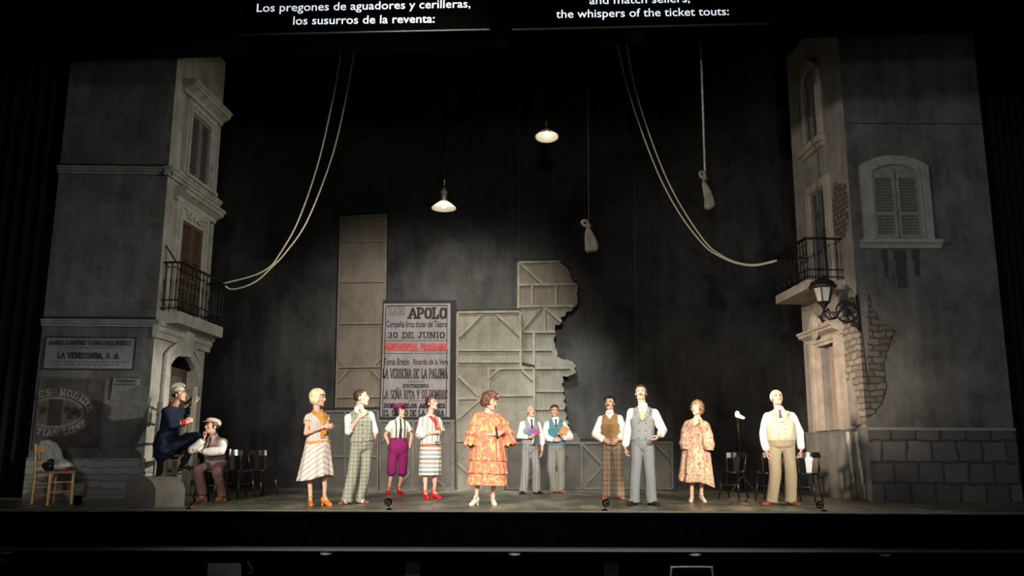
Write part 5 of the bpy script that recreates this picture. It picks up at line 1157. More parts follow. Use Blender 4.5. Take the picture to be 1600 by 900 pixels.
    def skin_up(s): s.o('body', fuse(s.body, 0.0058, 2), s.skin)
    # --- clothes
    def garment(s, name, build, m, cuts=(), keep=None, vox=0.0095, amp=0.006, freq=9, solid=0.007, smooth=6, stretch=(1, 1, 0.7)):
        mb = MB(); build(mb); me = fuse(mb, vox, smooth)
        if amp: ruffle(me, amp, freq, stretch)
        if cuts or keep or solid: me = trim(me, cuts, keep, solid if (cuts or keep) else 0)
        return s.o(name, me, m)
    def sleeve(s, mb, i, to=1.0, r=(0.066, 0.056, 0.046), puff=0.0):
        A, E, W = s.sj[i], s.E[i], s.W[i]
        if to < 0: mb.tube([A, A + (E - A) * (-to)], [r[0], r[1]], 20); mb.ell(A, I3, (r[0],) * 3); return
        mb.cap(A, E, r[0], r[1])
        if to > 0:
            p1 = E + (W - E) * to; mb.tube([E, E + (p1 - E) * 0.7, p1], [r[1], (r[1] + r[2]) / 2 + puff, r[2]], 18)
    def cuff(s, i, at_=0.95, r=0.036, m=WHITE_SHIRT, w=0.05):
        E, W = s.E[i], s.W[i]; d = unit(W - E); c = E + (W - E) * at_
        s.o('cuff', MB().tube([c - d * w, c - d * (w * 0.5), c], [r + 0.004, r + 0.003, r], 18), m)
    def shirt(s, sleeves=(0.95, 0.95), m=WHITE_SHIRT, infl=0.012, r=(0.062, 0.054, 0.046), t0=0.12, cuffs=True, puff=0.0, name='shirt', neck=True):
        def b(mb):
            s.add_torso(mb, infl, t0, 1.05)
            for i in (0, 1): s.sleeve(mb, i, sleeves[i], r, puff)
        nk = s.neck0 + s.up * 0.035
        s.garment(name, b, m, keep=lambda P: not ((lambda q_: q_[1] > 1.02 and math.hypot(q_[0], q_[2] + 0.012) < 0.058)(s.loc(P))), amp=0.012, freq=7)
        if cuffs:
            for i in (0, 1):
                if sleeves[i] > 0.3: s.cuff(i, min(1, sleeves[i] + 0.05), r[2] - 0.008, m)
    def collar(s, m=WHITE_SHIRT, r=0.068, h=0.045, tz=1.07, drop=0.055, open_=0.01):
        c = s.tp(0, tz, -0.008) + s.up * 0.0; mb = MB(); n = 20; R0 = []; R1 = []
        nu = unit(s.up + 0.15 * s.fr)
        mb.loft([(c - s.up * 0.01, s.sd * r * 1.02, s.fr * r * 0.98), (c + s.up * h * 0.6 - s.fr * 0.004, s.sd * r * 0.96, s.fr * r * 0.94), (c + s.up * h - s.fr * 0.006, s.sd * r * 0.92, s.fr * r * 0.9), (c + s.up * h * 0.9 - s.fr * 0.006, s.sd * r * 0.85, s.fr * r * 0.83)], 24, 2.0, cap=False)
        for sx in (-1, 1):
            a = c + s.fr * (r * 0.98) + s.sd * (sx * open_) + s.up * h * 0.7; b_ = c + s.fr * (r * 0.55) + s.sd * (sx * r * 0.86) + s.up * h * 0.75; d = c + s.fr * (r * 1.15) + s.sd * (sx * (0.035 + open_)) - s.up * drop; e = c + s.fr * (r * 0.85) + s.sd * (sx * r * 1.08) - s.up * drop * 0.25
            mb.prism([a, d, e, b_], s.fr * 0.008)
        s.o('collar', mb, m, False)
    def tie(s, m, t0=0.55, tz=1.03, w=0.035, knot=True, tuck=0.008):
        mb = MB(); n = 8; L_ = []; R_ = []
        for k in range(n + 1):
            t = tz - 0.03 - (tz - 0.03 - t0) * k / n; hw = 0.012 + (w - 0.012) * (k / n); f = max(s.front_depth(min(t, 1.0)), 0.058 if t > 0.95 else 0) + 0.02 + tuck
            L_.append(s.tp(-hw, t, f)); R_.append(s.tp(hw, t, f))
        for k in range(n): mb.hexa([L_[k], R_[k], R_[k] - s.fr * 0.008, L_[k] - s.fr * 0.008], [L_[k + 1], R_[k + 1], R_[k + 1] - s.fr * 0.008, L_[k + 1] - s.fr * 0.008])
        if knot: mb.ell(s.tp(0, tz - 0.02, 0.075 + tuck), [s.sd, s.fr, s.up], (0.019, 0.014, 0.024), 12, 8)
        s.o('tie', mb, m)
    def vest(s, m, infl=0.026, tv=0.6, hem=0.06, kn=None, arm=0.80, point=0.05, lapel=None, buttons=0, double=False, btn=None, name='waistcoat', neckw=0.075, solid=0.012):
        W_ = s.sh
        slope = (1.03 - tv) / neckw
        def kp(P):
            x, t, f = s.loc(P)
            if t > 1.07: return False
            if t > 0.58 and abs(x) > W_ * (arm + 0.28 * max(0, (0.72 - t)) / 0.14 * (1 if t < 0.72 else 0)): return False
            if t > 1.0 and abs(x) < 0.062 and f > -0.03: return False
            if f > 0 and t > tv + slope * abs(x): return False
            hm = hem - (point * max(0.0, 1 - abs(abs(x) - 0.045) / 0.045) if f > 0 and point else 0)
            return t > hm
        v1 = unit(-s.sd * slope * s.TL / 1.0 + s.up * 0 + s.up)   # plane through the V edge
        cuts = []
        for sx in (-1, 1):
            e = s.tp(0, tv, 0); d = unit(s.tp(sx * neckw, 1.03, 0) - e); n_ = np.cross(d, s.fr); cuts.append((e, n_, False))
            cuts.append((s.tp(sx * W_ * arm, 0.8, 0), s.sd, False))
        cuts.append((s.tp(0, hem, 0), s.up, False))
        o = s.garment(name, lambda mb: s.add_torso(mb, infl, -0.16, 1.09), m, cuts, kp, 0.0085, 0.003, 8, solid)
        if buttons:
            for j in range(buttons):
                t = hem + 0.05 + (tv - hem - 0.09) * j / max(1, buttons - 1)
                for x in ((-0.055, 0.055) if double else (0.0,)):
                    s.o('button', MB().ell(s.tp(x, t, s.front_depth(t, x) + infl + 0.008), [s.sd, s.fr, s.up], (0.010, 0.006, 0.010), 10, 6), btn or SHOE_BLACK)
        if lapel:
            for sx in (-1, 1):
                pts = []
                for t, x0, x1 in ((1.0, neckw * 0.95, neckw + 0.03), (0.86, neckw * (0.86 - tv) / (1.03 - tv), 0.115), (0.80, neckw * (0.8 - tv) / (1.03 - tv), 0.12), (tv + 0.02, 0.004, 0.03)):
                    pts.append((t, x0, x1))
                mb = MB()
                for (t0, a0, b0), (t1, a1, b1) in zip(pts[:-1], pts[1:]):
                    q_ = [s.tp(sx * x, t, max(s.front_depth(min(t, 0.9), x), 0.06) + infl + 0.016 + 0.004 * (x == b)) for (t, x, b) in ((t0, a0, b0), (t0, b0, b0), (t1, b1, b1), (t1, a1, b1))]
                    mb.prism(q_, s.fr * 0.009)
                s.o('lapel', mb, lapel)
        return o
    def trousers(s, m, r=(0.09, 0.078, 0.072), top=0.2, infl=0.016, name='trousers', ankle=0.04, amp=0.012, brk=0.0, keepk=None, vox=0.0095, hemw=None):
        def b(mb):
            s.add_torso(mb, infl, -0.17, top, False)
            mb.ell(s.H - s.up * 0.05, [s.sd, s.fr, s.up], (0.155 * s.prm[4] + infl, 0.10 + infl, 0.10))
            for i in (0, 1):
                Hj, K, A = s.hj[i], s.K[i], s.A[i]; mb.cap(Hj, K, r[0], r[1], 20)
                if keepk is None:
                    e = A + unit(A - K) * (0.085 - ankle if A[2] < 0.2 else 0.0); mb.ell(K, I3, (r[1],) * 3, 16, 10); mb.tube([K, K + (e - K) * 0.5, e], [r[1], (r[1] + r[2]) / 2, r[2]], 22)
                else:
                    e = K + (A - K) * keepk; mb.tube([K, K + (e - K) * 0.45, e], [r[1], r[1] * 1.02, r[2]], 22)
        o = s.garment(name, b, m, amp=amp, freq=6, stretch=(1.3, 1.3, 0.6), vox=vox, cuts=[(s.tp(0, top - 0.02, 0), s.up, True)])
        if keepk is None: 
            for i in (0, 1):
                d = unit(s.A[i] - s.K[i]); e = s.A[i] + d * (0.085 - ankle if s.A[i][2] < 0.2 else 0.0); s.o('turn_up', MB().tube([e - d * 0.045, e - d * 0.02, e + d * 0.002], [r[2] + 0.004, r[2] + 0.007, r[2] + 0.006], 22), m)
        return o
    def belt(s, m, t=0.2, h=0.03, infl=0.022):
        R = []
        for dt in (-0.5, -0.2, 0.2, 0.5):
            tt = t + dt * h / s.TL
            for (a, b) in zip(s.tprof[:-1], s.tprof[1:]):
                if a[0] <= tt <= b[0]:
                    q_ = (tt - a[0]) / (b[0] - a[0]); R.append((s.H + s.up * (tt * s.TL) + s.fr * (a[3] + (b[3] - a[3]) * q_), s.sd * (a[1] + (b[1] - a[1]) * q_ + infl), s.fr * (a[2] + (b[2] - a[2]) * q_ + infl)))
        s.o('belt', MB().loft(R, 32, 2.3), m)
    def shoe(s, i, m, heel=0.0, boot=0.0, strap=None, toe_m=None, ln=1.0):
        A = s.A[i]; fr = s.T[i]; sd = np.cross(fr, ez); X = [sd, fr, ez]; fz = A * np.array([1, 1, 0]) + ez * (A[2] - 0.085 - heel if A[2] > 0.25 else 0); k = ln * (0.88 if s.female else 1.0)
        if A[2] > 0.25: fz = A - ez * (0.085 + heel)
        mb = MB()
        mb.ell(fz + fr * 0.135 * k + ez * 0.024, X, (0.043 * k, 0.062 * k, 0.034)); mb.ell(fz + fr * 0.06 * k + ez * (0.036 + heel * 0.35), X, (0.041 * k, 0.085 * k, 0.036))
        mb.ell(fz - fr * 0.035 * k + ez * (0.045 + heel), X, (0.034 * k, 0.045 * k, 0.045))
        mb.cap(fz + fr * 0.1 * k + ez * 0.022, fz - fr * 0.03 * k + ez * (0.022 + heel), 0.03 * k, 0.03 * k)
        if heel: mb.cap(fz - fr * 0.045 * k + ez * (0.03 + heel), fz - fr * 0.052 * k + ez * 0.004, 0.02, 0.013, 10)
        else: mb.tube([fz - fr * 0.04 * k + ez * 0.03, fz - fr * 0.04 * k], 0.036 * k, 14); mb.tube([fz + fr * 0.1 * k + ez * 0.02, fz + fr * 0.1 * k], 0.04 * k, 14)
        if boot: mb.cap(fz + ez * 0.07, fz + ez * (0.07 + boot), 0.045, 0.045)
        z0 = fz[2] + 0.0012
        me = fuse(mb, 0.006, 2)
        for v in me.vertices:
            if v.co.z < z0: v.co.z = z0
        o = s.o('shoe', me, [m, toe_m] if toe_m else m)
        if toe_m:
            for f in o.data.polygons:
                d = np.array(f.center) + s.base - fz; y = d @ fr / k
                f.material_index = 1 if 0.02 < y < 0.105 and d[2] > 0.02 else 0
        if strap: 
            up_ = unit(s.K[i] - A); c = fz + ez * (0.085 + heel) + fr * 0.005; s.o('shoe_strap', MB().tube([c + 0.037 * k * (sd * math.cos(t) + fr * math.sin(t)) for t in np.linspace(0, 2 * PI, 20)[:-1]], 0.007, 6, True).tube([c + fr * 0.037 * k, fz + fr * 0.085 * k + ez * (0.062 + heel * 0.3)], 0.007, 6), strap)
        return o
    def skirt(s, name, m, top, ra, bot, rb, waves=10, amp=0.012, flare=1.0, rings=16, a0=0.0, e=2.1, lift=None, thick=0.006, seed=0.0):
        top = np.asarray(top, float); bot = np.asarray(bot, float); n = 96; vs = []; fs = []
        for i in range(rings + 1):
            t = i / rings; c = top + (bot - top) * t; w_ = t ** flare; a = ra[0] + (rb[0] - ra[0]) * w_; b = ra[1] + (rb[1] - ra[1]) * w_
            for k in range(n):
                th = 2 * PI * k / n + a0; co, si = math.cos(th), math.sin(th)
                q_ = 1 + amp / max(a, 0.05) * t * (math.sin(waves * th + seed) + 0.5 * math.sin(waves * 1.7 * th + 1 + seed))
                x = a * q_ * math.copysign(abs(co) ** (2 / e), co); y = b * q_ * math.copysign(abs(si) ** (2 / e), si)
                P = c + s.sd * x + s.fr * y
                if lift is not None: P = P + ez * lift(x, y, t)
                vs.append(P)
        for i in range(rings):
            for k in range(n): fs.append((i * n + k, i * n + (k + 1) % n, (i + 1) * n + (k + 1) % n, (i + 1) * n + k))
        me = MB().add(vs, fs).mesh(); me = apply_mods(me, [('SOLIDIFY', dict(thickness=thick, offset=0.0))]); return s.o(name, me, m)
    def strip(s, name, pts, w, m, th=0.006, tw=None):
        """a flat ribbon following points, its width along the trunk's side axis unless tw is given"""
        mb = MB(); P = [np.asarray(p_, float) for p_ in pts]
        for k in range(len(P) - 1):
            d = unit(P[k + 1] - P[k]); sx = (np.cross(d, s.fr) if tw is None else np.asarray(tw)); sx = unit(sx); w0 = w if isinstance(w, (int, float)) else w[k]; w1 = w if isinstance(w, (int, float)) else w[k + 1]
            mb.hexa([P[k] - sx * w0, P[k] + sx * w0, P[k] + sx * w0 + s.fr * th, P[k] - sx * w0 + s.fr * th], [P[k + 1] - sx * w1, P[k + 1] + sx * w1, P[k + 1] + sx * w1 + s.fr * th, P[k + 1] - sx * w1 + s.fr * th])
        return s.o(name, mb, m, False)

BLACKH = hairm('black_hair', (0.022, 0.016, 0.013)); BROWNH = hairm('dark_brown_hair', (0.06, 0.032, 0.02)); GREYH = hairm('grey_hair', (0.32, 0.30, 0.27)); WHITEH = hairm('white_hair', (0.62, 0.60, 0.56)); BLONDE = hairm('pale_blonde_hair', (0.80, 0.68, 0.40)); CURLY = hairm('chestnut_hair', (0.13, 0.06, 0.035)); FAIR = hairm('light_brown_hair', (0.26, 0.15, 0.075))
def bobk(front=0.05, fz=0.055, low=-0.085, side=0.02):
    def f(x, y, z):
        if z < low: return False
        if y > front and z < fz: return False
        if y > side and z < fz and abs(x) < 0.068: return False
        return True
    return f

# ---- blonde woman in white and orange
f = Fig('woman with pale blonde bob in a white striped dress with orange collar and belt', (497, 791), 'pale', 0.152, True, 0.96)
f.torso((497, 695), (496, 644.5), 32, chest=0.98, waist=1.0)
f.arm(0, (478, 677), -0.2, (506, 667), -1, (517, 665), 1, 0.7, n=f.fr * -1 + ez * 0.2); f.arm(1, (514, 671), -1, (512, 668), -1, (521, 664), 1, 0.8, n=-f.fr)
f.leg(0, (484, 741), 485, 8, ah=0.135, off=-0.05); f.leg(1, (508, 740), 507, 38, ah=0.135, off=0.08)
f.head((497.5, 622), 66, -2); f.skin_up(); f.face(FAIR, LIPR)
f.hair(BLONDE, 'bob', 0.020, [((0, -0.02, -0.02), (0.092, 0.098, 0.085))], bobk(0.052, 0.05, -0.088, 0.02), 0.004, 34)
ST = cloth('white_pastel_striped_silk', (0.70, 0.66, 0.60), 'vstripe', ((0.56, 0.36, 0.30), (0.36, 0.37, 0.37)), 15, 0.22)
f.garment('bodice', lambda mb: (f.add_torso(mb, 0.014, -0.1, 1.0), [mb.cap(f.sj[i], f.sj[i] + (f.E[i] - f.sj[i]) * 0.22, 0.062, 0.066) for i in (0, 1)]), ST, [(f.tp(0, 0.06, 0), f.up, False)],
          lambda P: (lambda q_: q_[1] > 0.06 and not (q_[2] > -0.02 and q_[1] > 0.72 + 3.2 * abs(q_[0])) and not (q_[1] > 1.0 and abs(q_[0]) < 0.07))(f.loc(P)), amp=0.008)
ORANGE = cloth('orange_silk', (0.66, 0.30, 0.05)); WDS = cloth('white_diagonal_striped_silk', (0.72, 0.67, 0.62), 'chevron', ((0.50, 0.36, 0.32),), 13, 0.26, ang=0.75)
for sx in (-1, 1):
    f.strip('collar_scarf', [f.tp(sx * 0.06, 1.02, -0.06), f.tp(sx * 0.078, 1.03, 0.01), f.tp(sx * 0.07, 0.95, f.front_depth(0.9, 0.07) + 0.012), f.tp(sx * 0.04, 0.82, f.front_depth(0.82, 0.04) + 0.02), f.tp(sx * 0.008, 0.66, f.front_depth(0.66) + 0.024)], [0.03, 0.034, 0.036, 0.032, 0.018], ORANGE, 0.014)
f.o('collar_scarf', MB().ell(f.tp(0.005, 0.64, f.front_depth(0.64) + 0.03), [f.sd, f.fr, f.up], (0.028, 0.02, 0.026)), ORANGE)
f.strip('scarf_tail', [f.tp(0.0, 0.64, f.front_depth(0.64) + 0.03), f.tp(-0.012, 0.45, f.front_depth(0.5) + 0.035), f.tp(-0.015, 0.2, f.front_depth(0.3) + 0.035)], [0.014, 0.024, 0.03], ORANGE, 0.008)
f.strip('scarf_tail', [f.tp(0.012, 0.64, f.front_depth(0.64) + 0.034), f.tp(0.02, 0.5, f.front_depth(0.5) + 0.04), f.tp(0.025, 0.3, f.front_depth(0.3) + 0.04)], [0.014, 0.022, 0.026], ORANGE, 0.008)
for i in (0, 1):
    a, b = f.sj[i], f.E[i]; d = unit(b - a); c = a + d * 0.07; f.o('sleeve_trim', MB().tube([c - d * 0.012, c + d * 0.014], [0.066, 0.068], 20), ORANGE)
f.belt(ORANGE, 0.07, 0.045, 0.024)
f.skirt('skirt', WDS, f.tp(0, 0.07, 0), (0.19, 0.14), np.array([f.H[0] - 0.01, f.H[1], f.p(497, 749)[2]]), (0.262, 0.22), 9, 0.014, 1.1, lift=lambda x, y, t: 0.03 * t * math.sin(9 * x + 1) + 0.02 * t)
f.shoe(0, mat('orange_shoe', (0.62, 0.2, 0.03), 0.35), 0.05, strap=ORANGE); f.shoe(1, mat('orange_shoe', (0.62, 0.2, 0.03), 0.35), 0.05, strap=ORANGE)

# ---- man in checked suit, hand on chest
f = Fig('man in pale checked waistcoat and trousers holding one hand to his chest', (560, 788), 'pale', 0.172, False, 1.0)
f.torso((566, 692), (561, 643), 8, chest=1.0, waist=0.95)
f.arm(0, (544, 675), -0.6, (561, 652), -1, (570, 644), -0.2, 0.5, n=-f.fr); f.arm(1, (586, 673), 0.2, (583, 693), -0.3, (576, 701), 0.1, 0.3)
f.leg(0, (552, 736), 543, -38, off=-0.12); f.leg(1, (571, 735), 562, 48, off=0.15)
f.head((565, 621.5), 74, 4); f.skin_up(); f.face(BROWNH, open_=True)
f.hair(BROWNH, 'x', 0.007, (), lambda x, y, z: z > (0.085 if y > 0.045 else 0.02 if y > -0.0 else -0.06) and not (y > 0.02 and z < 0.06), 0.002)
PL = cloth('sage_checked_wool', (0.27, 0.275, 0.215), 'plaid', ((0.37, 0.37, 0.30), (0.18, 0.18, 0.15)), 17, 0.5)
f.shirt((0.0, 0.12)); 
for i, t in ((0, 0.15), (1, 0.2)): f.o('rolled_cuff', MB().tube([f.E[i] + (f.W[i] - f.E[i]) * (t - 0.1), f.E[i] + (f.W[i] - f.E[i]) * (t + 0.05)], [0.058, 0.054], 20), WHITE_SHIRT)
f.collar(); f.tie(mat('dark_neckerchief', (0.10, 0.06, 0.05), 0.7), 0.9, w=0.02); f.vest(PL, tv=0.82, hem=0.04, buttons=4)
f.trousers(PL, (0.088, 0.082, 0.084))
for i in (0, 1): f.shoe(i, SHOE_BROWN, toe_m=mat('white_shoe_leather', (0.7, 0.66, 0.6), 0.4))

# ---- woman in plum breeches
f = Fig('woman in plum cap and plum knee breeches with braces, hands in her pockets', (621, 773), 'warm', 0.155, True, 0.96)
f.torso((622, 702), (624, 656), 12, hipw=1.1, waist=1.05)
f.arm(0, (602, 680), 0.2, (609, 698), -0.3, (617, 705), 0.2, 0.4); f.arm(1, (643, 680), 0.2, (640, 699), -0.3, (632, 706), 0.2, 0.4)
f.leg(0, (612, 737), 607, -10, ah=0.13); f.leg(1, (629, 737), 623, 30, ah=0.13, off=0.1)
f.head((625.5, 643.5), 42, 4); f.skin_up(); f.face(BLACKH, LIPR)
f.hair(BLACKH, 'bob', 0.014, [((0, -0.015, -0.02), (0.088, 0.095, 0.08))], bobk(0.05, 0.05, -0.095, 0.025), 0.003)
PLUM = cloth('plum_wool', (0.20, 0.018, 0.10)); CREAM = cloth('cream_blouse', (0.66, 0.61, 0.52))
f.o('cap', MB().ell(f.hp(-0.01, -0.03, 0.10), [f.hs, unit(f.hf + 0.25 * f.hu), unit(f.hu - 0.25 * f.hf)], (0.112, 0.125, 0.055), 28, 14), PLUM); f.o('cap_brim', MB().ell(f.hp(0.0, 0.085, 0.088), [f.hs, unit(f.hf - 0.2 * f.hu), unit(f.hu + 0.2 * f.hf)], (0.075, 0.05, 0.009), 20, 10), PLUM)
f.o('cap_band', MB().loft([(f.hp(0, -0.012, 0.062), f.hs * 0.085, f.hf * 0.105), (f.hp(0, -0.012, 0.085), f.hs * 0.09, f.hf * 0.11)], 28, 2.0), PLUM)
f.shirt((-0.62, -0.62), CREAM, r=(0.062, 0.068, 0.05), cuffs=False, t0=0.2, name='blouse', infl=0.016)
f.collar(CREAM, 0.054, 0.03, drop=0.06); f.tie(mat('charcoal_tie', (0.03, 0.026, 0.026), 0.7), 0.38, w=0.03, tuck=0.028)
BR = mat('dark_braces', (0.035, 0.028, 0.026), 0.7)
for sx in (-1, 1): f.strip('braces', [f.tp(sx * 0.085, 1.0, -0.02), f.tp(sx * 0.088, 0.98, 0.06), f.tp(sx * 0.085, 0.82, f.front_depth(0.82, 0.085) + 0.04), f.tp(sx * 0.08, 0.55, f.front_depth(0.55, 0.08) + 0.045), f.tp(sx * 0.08, 0.3, f.front_depth(0.3, 0.08) + 0.045)], 0.012, BR, 0.01)
f.trousers(PLUM, (0.092, 0.09, 0.068), top=0.42, keepk=0.15, name='breeches', infl=0.02)
for i in (0, 1):
    c = f.K[i] + (f.A[i] - f.K[i]) * 0.15; d = unit(f.A[i] - f.K[i]); f.o('knee_cuff', MB().tube([c - d * 0.02, c + d * 0.03], [0.066, 0.06], 20), PLUM)
RED = mat('red_shoe_leather', (0.55, 0.02, 0.025), 0.3)
for i in (0, 1): f.shoe(i, RED, 0.05, strap=RED)

# ---- woman in horizontal striped dress
f = Fig('woman with red headband and red scarf in a grey striped dress', (673, 780), 'pale', 0.152, True, 0.98)
f.torso((673, 700), (672, 650), 24)
f.arm(0, (655, 680), -0.3, (680, 676), -1, (688, 673), 0.2, 0.9, n=-f.fr); f.arm(1, (691, 679), -0.3, (691, 672), -1, (686, 666), -0.2, 1.0, n=-f.sd)
f.leg(0, (665, 741), 664, 22, ah=0.135, off=-0.05); f.leg(1, (681, 741), 678, 48, ah=0.135, off=0.06)
f.head((675.5, 630), 48, 8); f.skin_up(); f.face(BROWNH, LIPR, open_=True)
f.hair(BROWNH, 'x', 0.014, [((0, -0.08, 0.02), (0.06, 0.05, 0.07)), ((0, -0.0, 0.085), (0.075, 0.08, 0.04))], lambda x, y, z: z > (0.062 if y > 0.04 else 0.03 if y > 0.0 else -0.06), 0.004)
f.o('headband', MB().tube([f.hp(0.084 * math.cos(t), 0.02 - 0.02 * math.sin(t), 0.03 + 0.092 * math.sin(t)) for t in np.linspace(-0.35, PI + 0.35, 22)], 0.011, 8), mat('red_band', (0.42, 0.05, 0.04), 0.6))
HS = cloth('grey_banded_cotton', (0.80, 0.77, 0.70), 'hstripe', ((0.22, 0.25, 0.23), (0.62, 0.25, 0.18), (0.25, 0.38, 0.40)), 4.6, 0.2)
VS = cloth('grey_pinstriped_cotton', (0.78, 0.75, 0.68), 'vstripe', ((0.30, 0.31, 0.28), (0.5, 0.5, 0.46)), 12, 0.26)
f.garment('bodice', lambda mb: (f.add_torso(mb, 0.018, -0.1, 1.05), f.sleeve(mb, 0, -0.55, (0.066, 0.07, 0.05)), f.sleeve(mb, 1, -0.85, (0.066, 0.068, 0.05))), VS, (), lambda P: (lambda q_: q_[1] > 0.03 and not (q_[2] > -0.02 and q_[1] > 0.8 + 3.5 * abs(q_[0])) and not (q_[1] > 1.0 and abs(q_[0]) < 0.062))(f.loc(P)), amp=0.01)
f.o('white_sleeve', MB().cap(f.sj[0] + (f.E[0] - f.sj[0]) * 0.35, f.E[0], 0.068, 0.072).cap(f.E[0], f.E[0] + (f.W[0] - f.E[0]) * 0.22, 0.072, 0.06), WHITE_SHIRT)
f.collar(cloth('pale_collar', (0.72, 0.70, 0.64)), 0.062, 0.02, 1.02, 0.09, 0.03)
f.skirt('skirt', HS, f.tp(0, 0.12, 0), (0.185, 0.145), np.array([f.H[0], f.H[1], f.p(673, 742.5)[2]]), (0.195, 0.18), 12, 0.006)
f.belt(mat('coral_belt', (0.5, 0.12, 0.08), 0.7), 0.1, 0.03, 0.035)
SC_ = cloth('red_neck_scarf', (0.55, 0.035, 0.04))
f.strip('neck_scarf', [f.tp(-0.06, 1.03, 0.0), f.tp(-0.03, 0.96, 0.09), f.tp(0.03, 0.78, f.front_depth(0.78) + 0.03), f.tp(0.05, 0.62, f.front_depth(0.62) + 0.045), f.tp(0.06, 0.5, f.front_depth(0.5) + 0.06)], [0.012, 0.016, 0.022, 0.034, 0.03], SC_, 0.014)
f.strip('neck_scarf', [f.tp(0.06, 1.03, 0.0), f.tp(0.05, 0.9, 0.1), f.tp(0.05, 0.62, f.front_depth(0.62) + 0.035)], [0.012, 0.016, 0.024], SC_, 0.014)
f.o('scarf_end', MB().ell(f.tp(0.055, 0.54, f.front_depth(0.55) + 0.07), [f.sd, f.fr, f.up], (0.025, 0.012, 0.03)), mat('green_scarf_print', (0.12, 0.3, 0.2), 0.8))
for i in (0, 1): f.shoe(i, RED, 0.055, strap=RED)
fold = thing('folded_spectacles', 'dark folded spectacles held by the woman in the striped dress', 'glasses', tuple(f.p(683, 691, -0.22)))
p0 = f.p(681, 691, -0.22); p1 = f.p(685, 691, -0.22)
for c in (p0, p1): obj('lens', MB().ell(c, [ex, dy, ez], (0.02, 0.006, 0.015), 12, 8), IRIS, fold, True)
obj('temple', MB().tube([p1, f.W[0] + f.D[0] * 0.09], 0.004, 6), WHITE_SHIRT, fold)

# ---- stout woman in floral ruffled dress
f = Fig('stout curly-haired woman in a tiered orange and yellow floral dress', (756, 790), 'rosy', 0.17, True, 0.98)
f.torso((762, 700), (764, 645), 22, chest=1.3, waist=1.5, depth=1.3, hipw=1.28, belly=0.02)
f.arm(0, (738, 677), -0.4, (770, 679), -1, (781, 675), 0.2, 0.9, n=-f.fr); f.arm(1, (793, 677), -0.4, (785, 675), -1, (780, 677), 0.2, 1.4, n=-f.sd)
f.leg(0, (748, 742), 744, -32, ah=0.13, off=-0.05); f.leg(1, (772, 742), 770, 12, ah=0.13, off=0.1)
f.head((766, 627), 58, -12, 4, k=1.05); f.skin_up(); f.face(BROWNH, LIPR, open_=True, smile=True)
f.hair(CURLY, 'x', 0.022, [((0, -0.04, -0.02), (0.098, 0.085, 0.085)), ((0, 0.0, 0.085), (0.085, 0.09, 0.055)), ((0.075, 0.02, 0.0), (0.03, 0.04, 0.05)), ((-0.075, 0.02, 0.0), (0.03, 0.04, 0.05))], lambda x, y, z: z > -0.09 and not (y > 0.05 and z < 0.045) and not (y > 0.03 and z < 0.05 and abs(x) < 0.06), 0.022, 32)
FL = cloth('orange_yellow_floral', (0.72, 0.16, 0.10), 'floral', ((0.80, 0.56, 0.24), (0.78, 0.42, 0.17), (0.74, 0.20, 0.14), (0.82, 0.54, 0.36)), 12)
f.garment('bodice', lambda mb: (f.add_torso(mb, 0.02, -0.12, 1.02), [f.sleeve(mb, i, 0.0, (0.08, 0.078, 0.06)) for i in (0, 1)]), FL, (), lambda P: (lambda q_: not (q_[1] > 0.9 + 2 * abs(q_[0]) and q_[2] > -0.03) and not (q_[1] > 0.99 and abs(q_[0]) < 0.07))(f.loc(P)), amp=0.014, freq=10)
for i in (0, 1):
    A, E, W = f.sj[i], f.E[i], f.W[i]
    for j, (t0, t1, r0, r1) in enumerate(((0.15, 0.62, 0.075, 0.105), (0.5, 0.98, 0.082, 0.125), (0.85, 1.28, 0.085, 0.14))):
        a = A + (E - A) * t0; b = A + (E - A) * min(t1, 1.15) - ez * (0.05 * j + (0.05 if t1 > 1 else 0)); d = unit(b - a); x_ = unit(np.cross(d, f.fr)); y_ = np.cross(d, x_); vs = []; n = 60; R_ = 6
        for r in range(R_ + 1):
            t = r / R_; c = a + (b - a) * t; rr = r0 + (r1 - r0) * t
            for k in range(n): th = 2 * PI * k / n; q_ = rr * (1 + 0.12 * t * math.sin(9 * th + j)); vs.append(c + x_ * q_ * math.cos(th) * 0.8 + y_ * q_ * math.sin(th) + ez * 0.018 * t * math.sin(9 * th + 1))
        me = MB().add(vs, [(r * n + k, r * n + (k + 1) % n, (r + 1) * n + (k + 1) % n, (r + 1) * n + k) for r in range(R_) for k in range(n)]).mesh()
        f.o('sleeve_ruffle', apply_mods(me, [('SOLIDIFY', dict(thickness=0.006))]), FL)
zb = f.p(760, 758)[2]; zt = f.tp(0, 0.28, 0)[2]; cx0 = f.H + f.fr * 0.01
def at_z(z, dx=0.0): return np.array([cx0[0] + dx, cx0[1], z])
f.skirt('skirt_tier', FL, at_z(zt + 0.02), (0.235, 0.19), at_z(zt - 0.33), (0.275, 0.235), 13, 0.014, 1.0, seed=0)
f.skirt('skirt_tier', FL, at_z(zt - 0.22), (0.245, 0.205), at_z(zt - 0.52), (0.285, 0.245), 14, 0.016, 1.0, seed=1)
f.skirt('skirt_tier', FL, at_z(zt - 0.42), (0.25, 0.21), at_z(zb, -0.01), (0.285, 0.25), 15, 0.016, 1.0, seed=2)
f.o('hair_flower', MB().ell(f.hp(0.05, 0.055, 0.085), [f.hs, f.hf, f.hu], (0.032, 0.022, 0.024)).ell(f.hp(0.015, 0.08, 0.088), [f.hs, f.hf, f.hu], (0.024, 0.02, 0.022)).ell(f.hp(0.078, 0.02, 0.07), [f.hs, f.hf, f.hu], (0.02, 0.024, 0.024)), mat('salmon_flower', (0.75, 0.32, 0.2), 0.8))
IVORY = mat('ivory_shoe', (0.72, 0.67, 0.58), 0.4)
for i in (0, 1): f.shoe(i, IVORY, 0.05, strap=IVORY)
